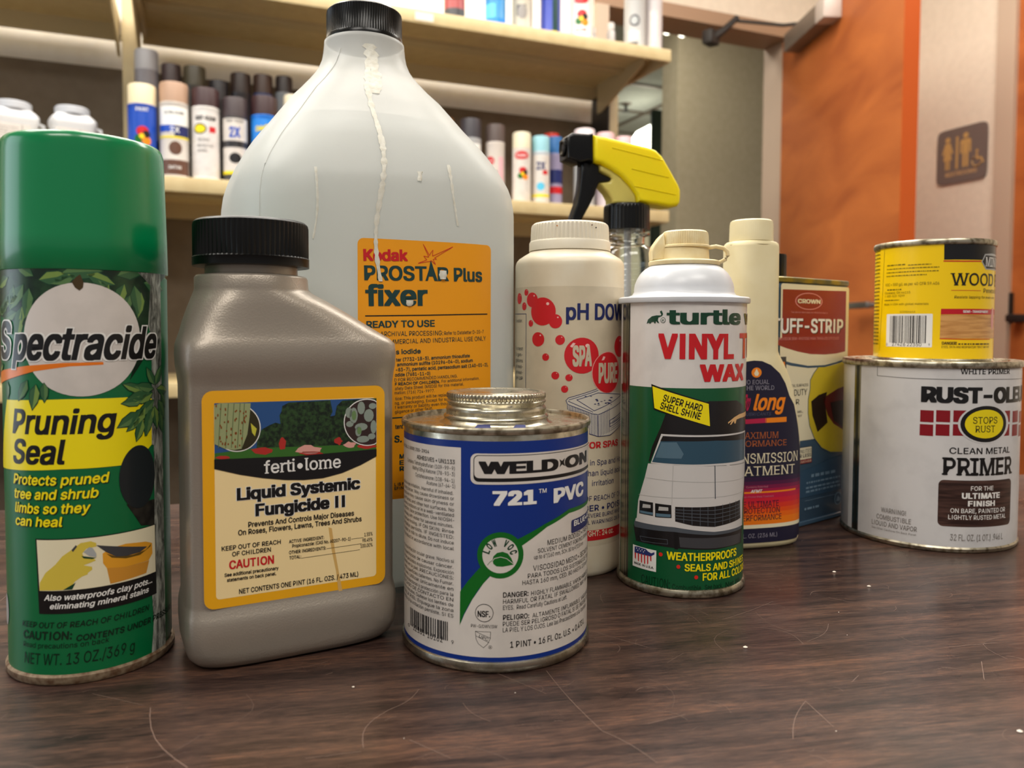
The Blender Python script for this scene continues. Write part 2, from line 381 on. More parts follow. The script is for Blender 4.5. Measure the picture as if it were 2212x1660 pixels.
# label artwork in millimetres on each container: (u round the surface, v above the table)
LABELS={}
LABELS['SPEC']=(('circ',0.0301),[
('p','green',0,[(-47,3),(47,3),(47,159.5),(-47,159.5)]),
('p','foliage',1,[(-29.68,159.92),(13.97,158.59),(55.18,159.48),(43.03,153.3),(38.44,137.43),(36.72,125.16),(29.64,116.07),(34.35,132.16),(28.49,147.18),(13.89,153.76),(-0.59,149.27),(-8.35,137.27),(-10.54,138.31),(-17.46,139.89),(-29.68,141.56)]),
('leaves',2,[(-16.7,155.7,200,9),(-13.2,152.5,250,8),(-8,152.9,230,11),(-1.5,154.5,10,10),(1,150.3,300,8),(6.5,157.1,5,12),(14.9,156.8,-20,9),(18.6,154.9,-60,9),(25.5,156.8,20,12),(28.1,153.7,250,9),(32.1,153.3,280,10),(36.6,154.6,-10,11),(35.2,150.7,260,9),(30.2,149.4,250,8),(-5.6,151.4,260,10),(-11,148.3,190,9),(-4.5,146.7,235,8),(-17.2,145.7,200,9),(-8.9,144.6,250,10),(-19.7,143.1,180,8),(-11.9,142.5,200,8),(-9.8,140.4,255,8),(-15.1,148.8,220,8),(11.2,156.2,200,8),(22.4,153.4,240,8),(-3.7,156,150,8)]),
('p','bark',3,[(33.69,158.6),(39.98,153.71),(39.44,147.52),(38.44,137.43),(40.33,132.93),(39.35,89.41),(40.58,88.95),(40.57,70.35),(47,66),(47,159)]),
('leaves',6,[(40.2,110.3,200,8.4),(41,107.4,215,9.1),(40.7,112,170,8.4),(40.9,104.6,235,8.4),(41.2,113.7,120,7),(42,113.6,60,7.7),(42.9,111.8,-10,7.7),(37.9,110.5,190,8.4),(35,107.9,185,7.7),(36.3,105,230,9.8),(33.6,103.1,210,9.1),(39.2,102.5,250,8.4),(41,105.1,280,8.4),(43.8,107.2,300,8.4),(44.7,102.5,280,7.7),(34.9,100.1,250,7.7),(33.6,100.8,220,6.3),(37.7,99.8,260,5.6),(34.4,111.9,160,7),(46,109.8,-60,6.3),(-7.1,116.8,240,7.7),(-3.5,115.3,260,8.4),(-0.3,115.9,270,6.3),(-18.7,115.9,270,5.6),(-22.7,122.2,200,5.6)]),
('p','offwhite',4,[(34.35,132.2),(34.23,134.46),(33.88,136.68),(33.3,138.86),(32.5,140.97),(31.49,142.98),(30.27,144.87),(28.87,146.63),(27.28,148.22),(25.55,149.64),(23.67,150.87),(21.68,151.9),(19.6,152.71),(17.44,153.29),(15.23,153.64),(13,153.76),(10.77,153.64),(8.56,153.29),(6.4,152.71),(4.31,151.9),(2.32,150.87),(0.45,149.64),(-1.29,148.22),(-2.87,146.63),(-4.28,144.87),(-5.49,142.98),(-6.51,140.97),(-7.31,138.86),(-7.89,136.68),(-8.24,134.46),(-8.35,132.2),(-8.24,129.95),(-7.89,127.72),(-7.31,125.54),(-6.51,123.43),(-5.49,121.42),(-4.28,119.53),(-2.87,117.78),(-1.29,116.18),(0.45,114.76),(2.32,113.53),(4.31,112.51),(6.4,111.7),(8.56,111.11),(10.77,110.76),(13,110.64),(15.23,110.76),(17.44,111.11),(19.6,111.7),(21.68,112.51),(23.67,113.53),(25.55,114.76),(27.28,116.18),(28.87,117.78),(30.27,119.53),(31.49,121.42),(32.5,123.43),(33.3,125.54),(33.88,127.72),(34.23,129.95)]),
('p','brownstain',7,[(9.96,153.82),(11.38,155.68),(12.78,156.77),(13.88,153.66),(13.62,151.81),(12.45,150.74),(11.08,151.75)]),
('p','orange',5,[(-29.68,119.32),(-6.95,122.34),(6.37,123.45),(19.95,123.6),(20.03,122.58),(8.71,122.11),(-4,120.28),(-14.46,117.67),(-29.68,114.29)]),
('t','S','white',8,-25,124.68,-14.5,124.68,14.38,0.0725,0.15,None,'l',0,1),
('t','S','black',10,-25,124.68,-14.5,124.68,14.38,0.035,0.15,None,'l',0,0),
('t','pectracide','white',8,-14.19,124.43,44.03,124.43,12.91,0.0725,0.2,None,'l',0,1),
('t','pectracide','black',10,-14.19,124.43,44.03,124.43,12.91,0.035,0.2,None,'l',0,0),
('p','yellow',4,[(-19.69,109),(7.54,109.75),(28.13,109.48),(39.77,108.09),(39.35,89.41),(30.21,82.91),(26.33,83.02),(5.62,83.2),(-29.68,81.79)]),
('t','Pruning','black',5,-15.79,96.39,24.72,96.39,9.55,0.03,0.18,None,'l',0,0),
('t','Seal','black',5,-16.09,85,7.81,85,9.5,0.03,0.18,None,'l',0,0),
('t','Protects pruned','black',6,-15.17,76.84,21.64,76.84,4.06,0.025,0.18,None,'l',0,0),
('t','tree and shrub','black',6,-15.11,71.36,18.15,71.36,3.99,0.025,0.18,None,'l',0,0),
('t','limbs so they','black',6,-14.67,65.98,15.23,65.98,3.99,0.025,0.18,None,'l',0,0),
('t','can heal','black',6,-14.6,61.04,5.95,61.04,3.87,0.025,0.18,None,'l',0,0),
('t','Protects pruned','yellow',8,-15.64,77.1,21.39,77.1,4.06,0.025,0.18,None,'l',0,0),
('t','tree and shrub','yellow',8,-15.58,71.62,17.92,71.62,4,0.025,0.18,None,'l',0,0),
('t','limbs so they','yellow',8,-15.13,66.24,15,66.24,3.99,0.025,0.18,None,'l',0,0),
('t','can heal','yellow',8,-15.05,61.29,5.71,61.29,3.87,0.025,0.18,None,'l',0,0),
('p','bark',3,[(40.83,81.72),(40.25,56.31),(40.63,35.72),(40.46,28.25),(38.28,28.4),(38.96,16.03),(37.53,3.28),(47,4),(47,66)]),
('p','barkdark',4,[(27.41,67.27),(30.44,62.52),(33.41,57.67),(40.25,56.31),(40.49,66.88)]),
('p','stump',7,[(40.72,77.49),(40.59,79.68),(40.24,81.79),(39.65,83.78),(38.85,85.58),(37.87,87.13),(36.73,88.39),(35.47,89.31),(34.13,89.88),(32.75,90.07),(31.37,89.88),(30.02,89.31),(28.77,88.39),(27.63,87.13),(26.65,85.58),(25.85,83.78),(25.26,81.79),(24.9,79.68),(24.78,77.49),(24.9,75.31),(25.26,73.19),(25.85,71.2),(26.65,69.41),(27.63,67.86),(28.77,66.6),(30.02,65.67),(31.37,65.1),(32.75,64.91),(34.13,65.1),(35.47,65.67),(36.73,66.6),(37.87,67.86),(38.85,69.41),(39.65,71.2),(40.24,73.19),(40.59,75.31)]),
('p','black',5,[(-5.07,56.73),(40.68,56.61),(40.79,27.79),(-4.16,27.92)]),
('p','cream',6,[(-4.54,56.27),(40.25,56.31),(40.4,36.95),(-3.78,36.76)]),
('p','glove',7,[(-3.78,36.92),(-3.59,39.88),(-1.27,43.7),(2.46,46.91),(5,50.03),(8.42,52.5),(11.28,54.67),(14.57,55),(16.44,54.04),(16.42,52.69),(13.12,52.32),(11.68,50.59),(12.13,49.46),(15.4,48.23),(16.24,47.3),(13.96,46.54),(12.07,45.97),(14.88,45.06),(14.95,43.96),(13.43,42.82),(13.42,42.28),(11.53,41.71),(9.15,40.08),(7.19,37.56),(5,37.05)]),
('p','greydark',8,[(8.17,52.25),(9.62,54.02),(10.09,53.44),(8.63,51.41)]),
('p','silver',8,[(12.16,51.08),(14.06,52.74),(15.23,52.32),(16.37,49.99),(16.35,48.63),(14.01,49.34)]),
('p','dkgreen',8,[(11.43,49.65),(16.35,48.36),(14.93,48.03),(12.12,48.66)]),
('p','dkgreen',8,[(5,37.05),(9.37,39.63),(8.14,37.05)]),
('p','greydark',9,[(16.43,53.23),(25.28,51.11),(35.91,48.56),(32.59,47.17),(26.8,47.01),(23.16,47.58),(19.73,49.99)]),
('p','pot',7,[(18.51,49.65),(21.71,51.27),(26.89,51.87),(35.26,50.72),(38.49,49.3),(38.63,44.96),(36.5,42.71),(26.73,42.75),(19.87,43.68),(18.6,45.82)]),
('p','pot2',7,[(19.87,43.68),(26.73,42.75),(36.85,42.6),(35.35,37.9),(20.99,37.26)]),
('p','potdark',8,[(19.72,49.44),(23.16,47.58),(29.59,46.79),(35.19,47.33),(37.95,49.16),(37.48,48.14),(32.56,46.04),(26.79,46.07),(21.65,47.44)]),
('t','Also waterproofs clay pots...','white',8,-2.05,33.05,38.69,33.05,2.33,0.022,0.25,None,'l',0,0),
('t','eliminating mineral stains','white',8,-0.06,29.77,36.67,29.77,2.21,0.022,0.25,None,'l',0,0),
('t','KEEP OUT OF REACH OF CHILDREN','dkprint',5,-12.39,22.39,36.67,22.39,2.23,0.012,0.18,None,'l',0,0),
('t','CAUTION:','dkprint',5,-11.99,17.79,7.9,17.79,3.26,0.025,0.1,None,'l',0,0),
('t','CONTENTS UNDER PRESSURE','dkprint',6,9,16.88,54.09,16.88,2.38,0.02,0.15,None,'l',0,0),
('t','Read precautions on back','dkprint',5,-12.1,14.58,20.38,14.58,1.97,0,0.1,None,'l',0,0),
('t','NET WT. 13 OZ./369 g','dkprint',5,-11.66,8.15,29.96,8.15,4.33,-0.008,0.1,None,'l',0,0),
('p','silver',5,[(-23.3,25.85),(-23.35,26.92),(-23.48,27.96),(-23.71,28.94),(-24.02,29.83),(-24.39,30.59),(-24.83,31.21),(-25.31,31.66),(-25.83,31.94),(-26.36,32.04),(-26.89,31.94),(-27.41,31.66),(-27.89,31.21),(-28.33,30.59),(-28.7,29.83),(-29.01,28.94),(-29.23,27.96),(-29.37,26.92),(-29.42,25.85),(-29.37,24.77),(-29.23,23.73),(-29.01,22.75),(-28.7,21.87),(-28.33,21.1),(-27.89,20.48),(-27.41,20.03),(-26.89,19.75),(-26.36,19.65),(-25.83,19.75),(-25.31,20.03),(-24.83,20.48),(-24.39,21.1),(-24.02,21.87),(-23.71,22.75),(-23.48,23.73),(-23.35,24.77)]),
('p','greydark',6,[(-29.42,26.15),(-29.42,26.83),(-29.43,27.49),(-29.44,28.12),(-29.45,28.68),(-29.47,29.16),(-29.48,29.56),(-29.51,29.85),(-29.53,30.03),(-29.55,30.08),(-29.57,30.03),(-29.6,29.85),(-29.62,29.56),(-29.63,29.16),(-29.65,28.68),(-29.66,28.12),(-29.67,27.49),(-29.68,26.83),(-29.68,26.15),(-29.68,25.46),(-29.67,24.8),(-29.66,24.18),(-29.65,23.62),(-29.63,23.13),(-29.62,22.74),(-29.6,22.45),(-29.57,22.27),(-29.55,22.21),(-29.53,22.27),(-29.51,22.45),(-29.48,22.74),(-29.47,23.13),(-29.45,23.62),(-29.44,24.18),(-29.43,24.8),(-29.42,25.46)]),
('p','silver',7,[(-29.42,26.2),(-29.42,26.59),(-29.43,26.97),(-29.44,27.32),(-29.45,27.64),(-29.47,27.92),(-29.48,28.15),(-29.51,28.31),(-29.53,28.41),(-29.55,28.45),(-29.57,28.41),(-29.6,28.31),(-29.62,28.15),(-29.63,27.92),(-29.65,27.64),(-29.66,27.32),(-29.67,26.97),(-29.68,26.59),(-29.68,26.2),(-29.68,25.8),(-29.67,25.43),(-29.66,25.07),(-29.65,24.75),(-29.63,24.47),(-29.62,24.25),(-29.6,24.08),(-29.57,23.98),(-29.55,23.94),(-29.53,23.98),(-29.51,24.08),(-29.48,24.25),(-29.47,24.47),(-29.45,24.75),(-29.44,25.07),(-29.43,25.43),(-29.42,25.8)]),
])
LABELS['FERT']=(('flat',-0.0232),[
('p','gold',0,[(-37.29,108.26),(-37.09,109.5),(-36.53,110.61),(-35.64,111.5),(-34.53,112.07),(-33.29,112.26),(32.46,112.26),(33.7,112.07),(34.82,111.5),(35.7,110.61),(36.27,109.5),(36.46,108.26),(36.46,30),(36.27,28.76),(35.7,27.65),(34.82,26.76),(33.7,26.19),(32.46,26),(-33.29,26),(-34.53,26.19),(-35.64,26.76),(-36.53,27.65),(-37.09,28.76),(-37.29,30)]),
('p','cream2',1,[(-32.86,105.7),(-32.78,106.16),(-32.57,106.58),(-32.24,106.91),(-31.82,107.13),(-31.36,107.2),(30.92,107.2),(31.38,107.13),(31.8,106.91),(32.13,106.58),(32.35,106.16),(32.42,105.7),(32.42,31.16),(32.35,30.7),(32.13,30.28),(31.8,29.95),(31.38,29.74),(30.92,29.66),(-31.36,29.66),(-31.82,29.74),(-32.24,29.95),(-32.57,30.28),(-32.78,30.7),(-32.86,31.16)]),
('p','sky',2,[(-32.7,107.42),(32.77,106.82),(32.61,84.65),(-1.98,84.76),(-32.81,85.19)]),
('p','foliage2',3,[(-16.9,89.69),(-16.42,94.23),(-14.64,96.27),(-11.67,97.78),(-9.43,98.58),(-7.56,97.94),(-7.91,101.43),(-7.14,102.93),(-6.75,105.23),(-4.09,106.51),(2.03,106.56),(12.85,106.74),(13.78,101.93),(12.81,99.99),(14.73,100.29),(15.56,104.24),(17.83,106.38),(32.77,106.82),(32.61,86.29),(-16.92,88.16)]),
('p','grass',4,[(-32.78,87.79),(-16.91,88.77),(32.62,87.11),(32.6,83.83),(-1.98,84.37),(-32.81,85.19)]),
('p','flowerred',5,[(-10.9,87.12),(-11,86.62),(-12.55,86.2),(-13.59,85.78),(-15.8,86.29),(-17.44,86.62),(-18.02,87.14),(-18.46,87.66),(-19.14,88.38),(-17.75,88.54),(-15.59,88.87),(-13.66,88.88),(-11.57,88.05),(-10.63,87.75)]),
('p','flowerred',5,[(-5.51,89.84),(-5.67,88.96),(-5.88,87.58),(-6.58,87.68),(-7.25,87.43),(-7.88,87.73),(-8.11,88.96),(-8.29,90.02),(-7.9,90.99),(-7.82,91.55),(-7.09,92.52),(-6.58,92.4),(-6.03,91.7),(-5.37,90.78)]),
('p','flowerpink',5,[(8.52,86.2),(8.47,85.51),(6.5,84.8),(4.5,84.71),(2.06,85.24),(0.81,85.53),(-1.81,86.13),(-1.17,86.88),(-0.59,87.59),(0.84,88.24),(2.07,88.73),(4.73,88.55),(6.02,87.64),(9.19,87.03)]),
('p','flowerred',5,[(9.74,84.68),(9.68,84.19),(7.78,84.15),(6.05,84.14),(3.94,83.94),(2.16,84.63),(1.47,84.92),(-0.51,85.43),(0.99,85.67),(1.28,86.05),(4.03,85.88),(5.86,85.79),(8.3,85.45),(8.53,85.2)]),
('p','flowerpink',5,[(23.28,87.34),(22.91,86.78),(22.78,86.39),(21.68,86.18),(20.47,86.3),(19.71,86.59),(18.93,86.97),(18.04,87.69),(19.15,88.12),(19.56,88.47),(20.48,89.01),(21.46,88.48),(22.9,88.42),(23.82,87.85)]),
('p','flowerred',5,[(32.87,86.11),(32.26,85.65),(30.76,85.59),(29.14,85.2),(27.43,85.29),(26.25,85.71),(24.6,86.2),(24.16,86.71),(24.81,87.14),(26.32,87.51),(27.4,87.3),(29.42,87.56),(30.93,86.89),(32.42,86.52)]),
('p','flowerred',5,[(18.05,89.3),(17.28,88.76),(17.17,88.08),(16.51,87.56),(15.8,88.24),(14.94,88.53),(14.44,88.96),(14.31,89.54),(14.45,90.23),(14.96,90.57),(15.74,90.88),(16.54,91.13),(17.11,90.62),(17.26,89.9)]),
('p','flowerred',5,[(-27.21,85.73),(-27.2,85.42),(-28.53,85.34),(-29.23,85.22),(-30.31,85.21),(-31.66,85.64),(-32.18,85.83),(-32.7,86.15),(-31.86,86.37),(-31.76,86.51),(-30.32,86.66),(-29.2,86.54),(-28.32,86.43),(-27.29,85.98)]),
('p','black',6,[(-32.95,85.42),(-1.98,84.37),(32.69,84.89),(32.68,81.77),(25.88,78.62),(17.66,75.81),(9.64,74.35),(1.8,74.25),(-5.86,74.93),(-14.82,76.5),(-23.54,78.64),(-32.99,81.69)]),
('p','white',6,[(-15.3,96.76),(-15.42,95.26),(-15.78,93.82),(-16.34,92.46),(-17.11,91.22),(-18.06,90.14),(-19.16,89.24),(-20.39,88.54),(-21.72,88.06),(-23.1,87.81),(-24.52,87.79),(-25.92,88.01),(-27.28,88.46),(-28.57,89.12),(-29.75,89.97),(-30.79,91.01),(-31.68,92.19),(-32.38,93.49),(-32.84,94.88),(-32.82,96.31),(-32.81,97.77),(-32.79,99.24),(-32.77,100.67),(-32.29,102),(-31.55,103.21),(-30.64,104.29),(-29.58,105.2),(-28.39,105.91),(-27.09,106.42),(-25.72,106.71),(-24.32,106.76),(-22.91,106.58),(-21.53,106.18),(-20.22,105.55),(-19.01,104.71),(-17.93,103.68),(-17,102.5),(-16.26,101.18),(-15.72,99.76),(-15.4,98.27)]),
('p','leafdark',7,[(-15.66,96.78),(-15.79,95.35),(-16.12,93.96),(-16.67,92.65),(-17.4,91.47),(-18.31,90.43),(-19.37,89.56),(-20.55,88.89),(-21.82,88.43),(-23.16,88.19),(-24.51,88.17),(-25.86,88.38),(-27.17,88.81),(-28.4,89.44),(-29.54,90.26),(-30.54,91.25),(-31.39,92.39),(-32.07,93.64),(-32.56,94.98),(-32.82,96.37),(-32.81,97.77),(-32.79,99.18),(-32.5,100.54),(-31.98,101.81),(-31.27,102.98),(-30.4,104.01),(-29.38,104.88),(-28.23,105.57),(-26.98,106.06),(-25.67,106.33),(-24.32,106.39),(-22.97,106.22),(-21.65,105.82),(-20.39,105.22),(-19.23,104.41),(-18.19,103.43),(-17.3,102.29),(-16.59,101.02),(-16.07,99.66),(-15.76,98.23)]),
('p','leafpale',8,[(-32.7,106.75),(-30.32,107.39),(-19.07,106.91),(-19.56,101.25),(-20.49,94.48),(-22.71,88.95),(-25.58,88.62),(-29.12,89.4),(-32.88,91.53)]),
('l','leafline',9,0.3,[(-30.18,107.16),(-30.85,98.11),(-31.36,89.93)]),
('l','leafline',9,0.3,[(-27.51,107.05),(-28.18,97.96),(-28.69,89.75)]),
('l','leafline',9,0.3,[(-25.39,106.96),(-26.05,97.83),(-26.56,89.6)]),
('l','leafline',9,0.3,[(-23.1,106.86),(-23.77,97.7),(-24.28,89.44)]),
('l','leafline',9,0.3,[(-21.45,106.79),(-22.12,97.61),(-22.64,89.32)]),
('p','rust',10,[(-21.56,103.03),(-21.64,103.36),(-21.84,103.5),(-22.05,103.36),(-22.13,103.03),(-22.05,102.7),(-21.84,102.56),(-21.64,102.7)]),
('p','rust',10,[(-22.14,99.29),(-22.22,99.73),(-22.42,99.91),(-22.63,99.73),(-22.71,99.29),(-22.63,98.86),(-22.42,98.67),(-22.22,98.86)]),
('p','rust',10,[(-30.2,92.31),(-30.28,92.61),(-30.48,92.74),(-30.68,92.61),(-30.76,92.31),(-30.68,92.01),(-30.48,91.89),(-30.28,92.01)]),
('p','rust',10,[(-30.34,98.56),(-30.43,98.9),(-30.62,99.04),(-30.82,98.9),(-30.91,98.56),(-30.82,98.23),(-30.62,98.09),(-30.43,98.23)]),
('p','rust',10,[(-25.76,91.53),(-25.84,91.94),(-26.04,92.12),(-26.25,91.94),(-26.33,91.53),(-26.25,91.11),(-26.04,90.94),(-25.84,91.11)]),
('p','rust',10,[(-32,101.64),(-32.08,102.02),(-32.28,102.17),(-32.48,102.02),(-32.56,101.64),(-32.48,101.26),(-32.28,101.11),(-32.08,101.26)]),
('p','rust',10,[(-26.39,94.68),(-26.47,95.05),(-26.67,95.2),(-26.87,95.05),(-26.96,94.68),(-26.87,94.32),(-26.67,94.16),(-26.47,94.32)]),
('p','rust',10,[(-31.16,102.68),(-31.25,103.12),(-31.44,103.31),(-31.64,103.12),(-31.72,102.68),(-31.64,102.24),(-31.44,102.06),(-31.25,102.24)]),
('p','rust',10,[(-27.94,93.94),(-28.02,94.41),(-28.22,94.61),(-28.42,94.41),(-28.51,93.94),(-28.42,93.46),(-28.22,93.27),(-28.02,93.46)]),
('p','rust',10,[(-24.7,95.22),(-24.79,95.62),(-24.99,95.78),(-25.19,95.62),(-25.27,95.22),(-25.19,94.83),(-24.99,94.66),(-24.79,94.83)]),
('p','rust',10,[(-28.48,91.56),(-28.57,91.93),(-28.76,92.08),(-28.96,91.93),(-29.05,91.56),(-28.96,91.2),(-28.76,91.05),(-28.57,91.2)]),
('p','rust',10,[(-21.21,101.18),(-21.3,101.64),(-21.5,101.82),(-21.7,101.64),(-21.79,101.18),(-21.7,100.73),(-21.5,100.55),(-21.3,100.73)]),
('p','rust',10,[(-22.77,96.16),(-22.85,96.52),(-23.06,96.67),(-23.26,96.52),(-23.34,96.16),(-23.26,95.8),(-23.06,95.65),(-22.85,95.8)]),
('p','rust',10,[(-30.5,94.03),(-30.58,94.37),(-30.78,94.51),(-30.98,94.37),(-31.06,94.03),(-30.98,93.69),(-30.78,93.55),(-30.58,93.69)]),
('p','rust',10,[(-24.19,104.19),(-24.27,104.47),(-24.47,104.59),(-24.67,104.47),(-24.76,104.19),(-24.67,103.91),(-24.47,103.79),(-24.27,103.91)]),
('p','rust',10,[(-30.47,93.4),(-30.55,93.7),(-30.75,93.83),(-30.94,93.7),(-31.03,93.4),(-30.94,93.1),(-30.75,92.98),(-30.55,93.1)]),
('p','rust',10,[(-21.34,100.09),(-21.42,100.48),(-21.63,100.64),(-21.83,100.48),(-21.91,100.09),(-21.83,99.7),(-21.63,99.54),(-21.42,99.7)]),
('p','rust',10,[(-27.99,96.34),(-28.07,96.63),(-28.27,96.75),(-28.47,96.63),(-28.55,96.34),(-28.47,96.06),(-28.27,95.94),(-28.07,96.06)]),
('p','rust',10,[(-27.43,91.11),(-27.51,91.41),(-27.71,91.54),(-27.91,91.41),(-27.99,91.11),(-27.91,90.8),(-27.71,90.68),(-27.51,90.8)]),
('p','rust',10,[(-24.31,101),(-24.4,101.33),(-24.6,101.46),(-24.8,101.33),(-24.88,101),(-24.8,100.67),(-24.6,100.53),(-24.4,100.67)]),
('p','rust',10,[(-31.74,106.4),(-31.82,106.86),(-32.02,107.05),(-32.21,106.86),(-32.3,106.4),(-32.21,105.93),(-32.02,105.74),(-31.82,105.93)]),
('p','rust',10,[(-22.28,93.01),(-22.37,93.45),(-22.57,93.63),(-22.77,93.45),(-22.86,93.01),(-22.77,92.57),(-22.57,92.39),(-22.37,92.57)]),
('p','rust',10,[(-20.68,103.61),(-20.76,104),(-20.97,104.16),(-21.17,104),(-21.26,103.61),(-21.17,103.21),(-20.97,103.05),(-20.76,103.21)]),
('p','rust',10,[(-26.26,97.02),(-26.34,97.48),(-26.54,97.67),(-26.74,97.48),(-26.83,97.02),(-26.74,96.55),(-26.54,96.36),(-26.34,96.55)]),
('p','rust',10,[(-23.15,90.28),(-23.23,90.57),(-23.44,90.69),(-23.64,90.57),(-23.72,90.28),(-23.64,89.99),(-23.44,89.87),(-23.23,89.99)]),
('p','rust',10,[(-24.41,95.23),(-24.49,95.65),(-24.69,95.83),(-24.89,95.65),(-24.98,95.23),(-24.89,94.8),(-24.69,94.63),(-24.49,94.8)]),
('p','rust',10,[(-24.84,92.67),(-24.92,93),(-25.12,93.14),(-25.32,93),(-25.41,92.67),(-25.32,92.34),(-25.12,92.2),(-24.92,92.34)]),
('p','rust',10,[(-21.03,99.5),(-21.11,99.9),(-21.32,100.06),(-21.52,99.9),(-21.61,99.5),(-21.52,99.11),(-21.32,98.95),(-21.11,99.11)]),
('p','rust',10,[(-28.4,102.79),(-28.49,103.13),(-28.68,103.26),(-28.88,103.13),(-28.97,102.79),(-28.88,102.46),(-28.68,102.32),(-28.49,102.46)]),
('p','rust',10,[(-24.76,89.93),(-24.84,90.38),(-25.04,90.57),(-25.25,90.38),(-25.33,89.93),(-25.25,89.47),(-25.04,89.28),(-24.84,89.47)]),
('p','rust',10,[(-27.36,99.94),(-27.44,100.37),(-27.64,100.56),(-27.84,100.37),(-27.92,99.94),(-27.84,99.5),(-27.64,99.32),(-27.44,99.5)]),
('p','rust',10,[(-28.74,99.83),(-28.82,100.1),(-29.02,100.21),(-29.22,100.1),(-29.31,99.83),(-29.22,99.56),(-29.02,99.45),(-28.82,99.56)]),
('p','rust',10,[(-29.95,97.79),(-30.03,98.2),(-30.23,98.36),(-30.42,98.2),(-30.51,97.79),(-30.42,97.38),(-30.23,97.21),(-30.03,97.38)]),
('p','rust',10,[(-24.79,100.4),(-24.88,100.87),(-25.08,101.06),(-25.28,100.87),(-25.36,100.4),(-25.28,99.93),(-25.08,99.74),(-24.88,99.93)]),
('p','rust',10,[(-24.66,103.84),(-24.74,104.12),(-24.94,104.23),(-25.14,104.12),(-25.23,103.84),(-25.14,103.56),(-24.94,103.44),(-24.74,103.56)]),
('p','rust',10,[(-28.35,105.08),(-28.43,105.39),(-28.63,105.53),(-28.83,105.39),(-28.91,105.08),(-28.83,104.76),(-28.63,104.62),(-28.43,104.76)]),
('p','rust',10,[(-29.56,91.38),(-29.65,91.83),(-29.85,92.02),(-30.04,91.83),(-30.13,91.38),(-30.04,90.93),(-29.85,90.74),(-29.65,90.93)]),
('p','rust',10,[(-22.8,103.87),(-22.88,104.19),(-23.08,104.32),(-23.29,104.19),(-23.37,103.87),(-23.29,103.55),(-23.08,103.42),(-22.88,103.55)]),
('p','rust',10,[(-28.66,91),(-28.74,91.3),(-28.94,91.42),(-29.14,91.3),(-29.22,91),(-29.14,90.7),(-28.94,90.57),(-28.74,90.7)]),
('p','rust',10,[(-22.74,95.04),(-22.82,95.42),(-23.02,95.58),(-23.23,95.42),(-23.31,95.04),(-23.23,94.65),(-23.02,94.49),(-22.82,94.65)]),
('p','rust',10,[(-20.62,101.88),(-20.71,102.25),(-20.91,102.41),(-21.12,102.25),(-21.2,101.88),(-21.12,101.5),(-20.91,101.34),(-20.71,101.5)]),
('p','rust',10,[(-30.18,105.07),(-30.26,105.34),(-30.46,105.45),(-30.65,105.34),(-30.74,105.07),(-30.65,104.8),(-30.46,104.69),(-30.26,104.8)]),
('p','rust',10,[(-28.3,104.57),(-28.39,104.85),(-28.58,104.96),(-28.78,104.85),(-28.87,104.57),(-28.78,104.3),(-28.58,104.18),(-28.39,104.3)]),
('p','leafpale2',8,[(-19.14,98.96),(-16.84,96.55),(-17.6,93.54),(-18.67,95.13)]),
('p','white',6,[(32.73,96.44),(32.73,94.86),(32.72,93.31),(32.72,91.83),(32.71,90.48),(32.71,89.26),(32.7,88.23),(32.7,87.39),(31.8,86.84),(30.21,86.58),(28.58,86.57),(26.97,86.8),(25.4,87.28),(23.92,87.98),(22.55,88.9),(21.35,89.99),(20.32,91.25),(19.5,92.64),(18.9,94.12),(18.54,95.66),(18.43,97.22),(18.56,98.77),(18.93,100.27),(19.55,101.68),(20.38,102.97),(21.42,104.11),(22.63,105.08),(24,105.84),(25.48,106.38),(27.05,106.68),(28.66,106.74),(30.28,106.55),(31.87,106.12),(32.77,105.48),(32.76,104.65),(32.76,103.61),(32.76,102.4),(32.75,101.05),(32.74,99.58),(32.74,98.03)]),
('p','soil',7,[(32.65,96.45),(32.64,94.93),(32.64,93.44),(32.63,92.03),(32.63,90.72),(32.62,89.56),(32.62,88.56),(32.62,87.76),(31.67,87.24),(30.14,86.99),(28.58,86.97),(27.03,87.2),(25.53,87.66),(24.1,88.33),(22.8,89.21),(21.64,90.26),(20.65,91.47),(19.86,92.8),(19.29,94.22),(18.94,95.7),(18.83,97.2),(18.96,98.69),(19.32,100.12),(19.91,101.48),(20.71,102.72),(21.7,103.82),(22.87,104.74),(24.18,105.47),(25.61,105.99),(27.11,106.28),(28.66,106.34),(30.22,106.16),(31.74,105.74),(32.68,105.12),(32.68,104.32),(32.67,103.33),(32.67,102.17),(32.67,100.87),(32.66,99.46),(32.65,97.97)]),
('p','leafgrey',8,[(24.49,99.89),(24.25,101.59),(23.59,102.82),(22.68,103.28),(21.78,102.82),(21.12,101.59),(20.88,99.89),(21.12,98.2),(21.78,96.96),(22.68,96.51),(23.59,96.96),(24.25,98.2)]),
('p','leafgrey',8,[(22.11,101.2),(21.92,102.33),(21.38,103.15),(20.64,103.45),(19.91,103.15),(19.37,102.33),(19.18,101.2),(19.37,100.08),(19.91,99.25),(20.64,98.95),(21.38,99.25),(21.92,100.08)]),
('p','leafgrey',8,[(28.78,94.87),(28.4,95.68),(27.37,96.27),(25.97,96.49),(24.56,96.27),(23.53,95.68),(23.15,94.87),(23.53,94.06),(24.56,93.46),(25.97,93.24),(27.37,93.46),(28.4,94.06)]),
('p','leafgrey',8,[(31.48,99.56),(31.19,100.94),(30.39,101.96),(29.31,102.33),(28.22,101.96),(27.43,100.94),(27.14,99.56),(27.43,98.18),(28.22,97.16),(29.31,96.79),(30.39,97.16),(31.19,98.18)]),
('p','leafgrey',8,[(27.65,102.97),(27.43,104.34),(26.82,105.35),(25.99,105.72),(25.17,105.35),(24.56,104.34),(24.34,102.97),(24.56,101.59),(25.17,100.58),(25.99,100.21),(26.82,100.58),(27.43,101.59)]),
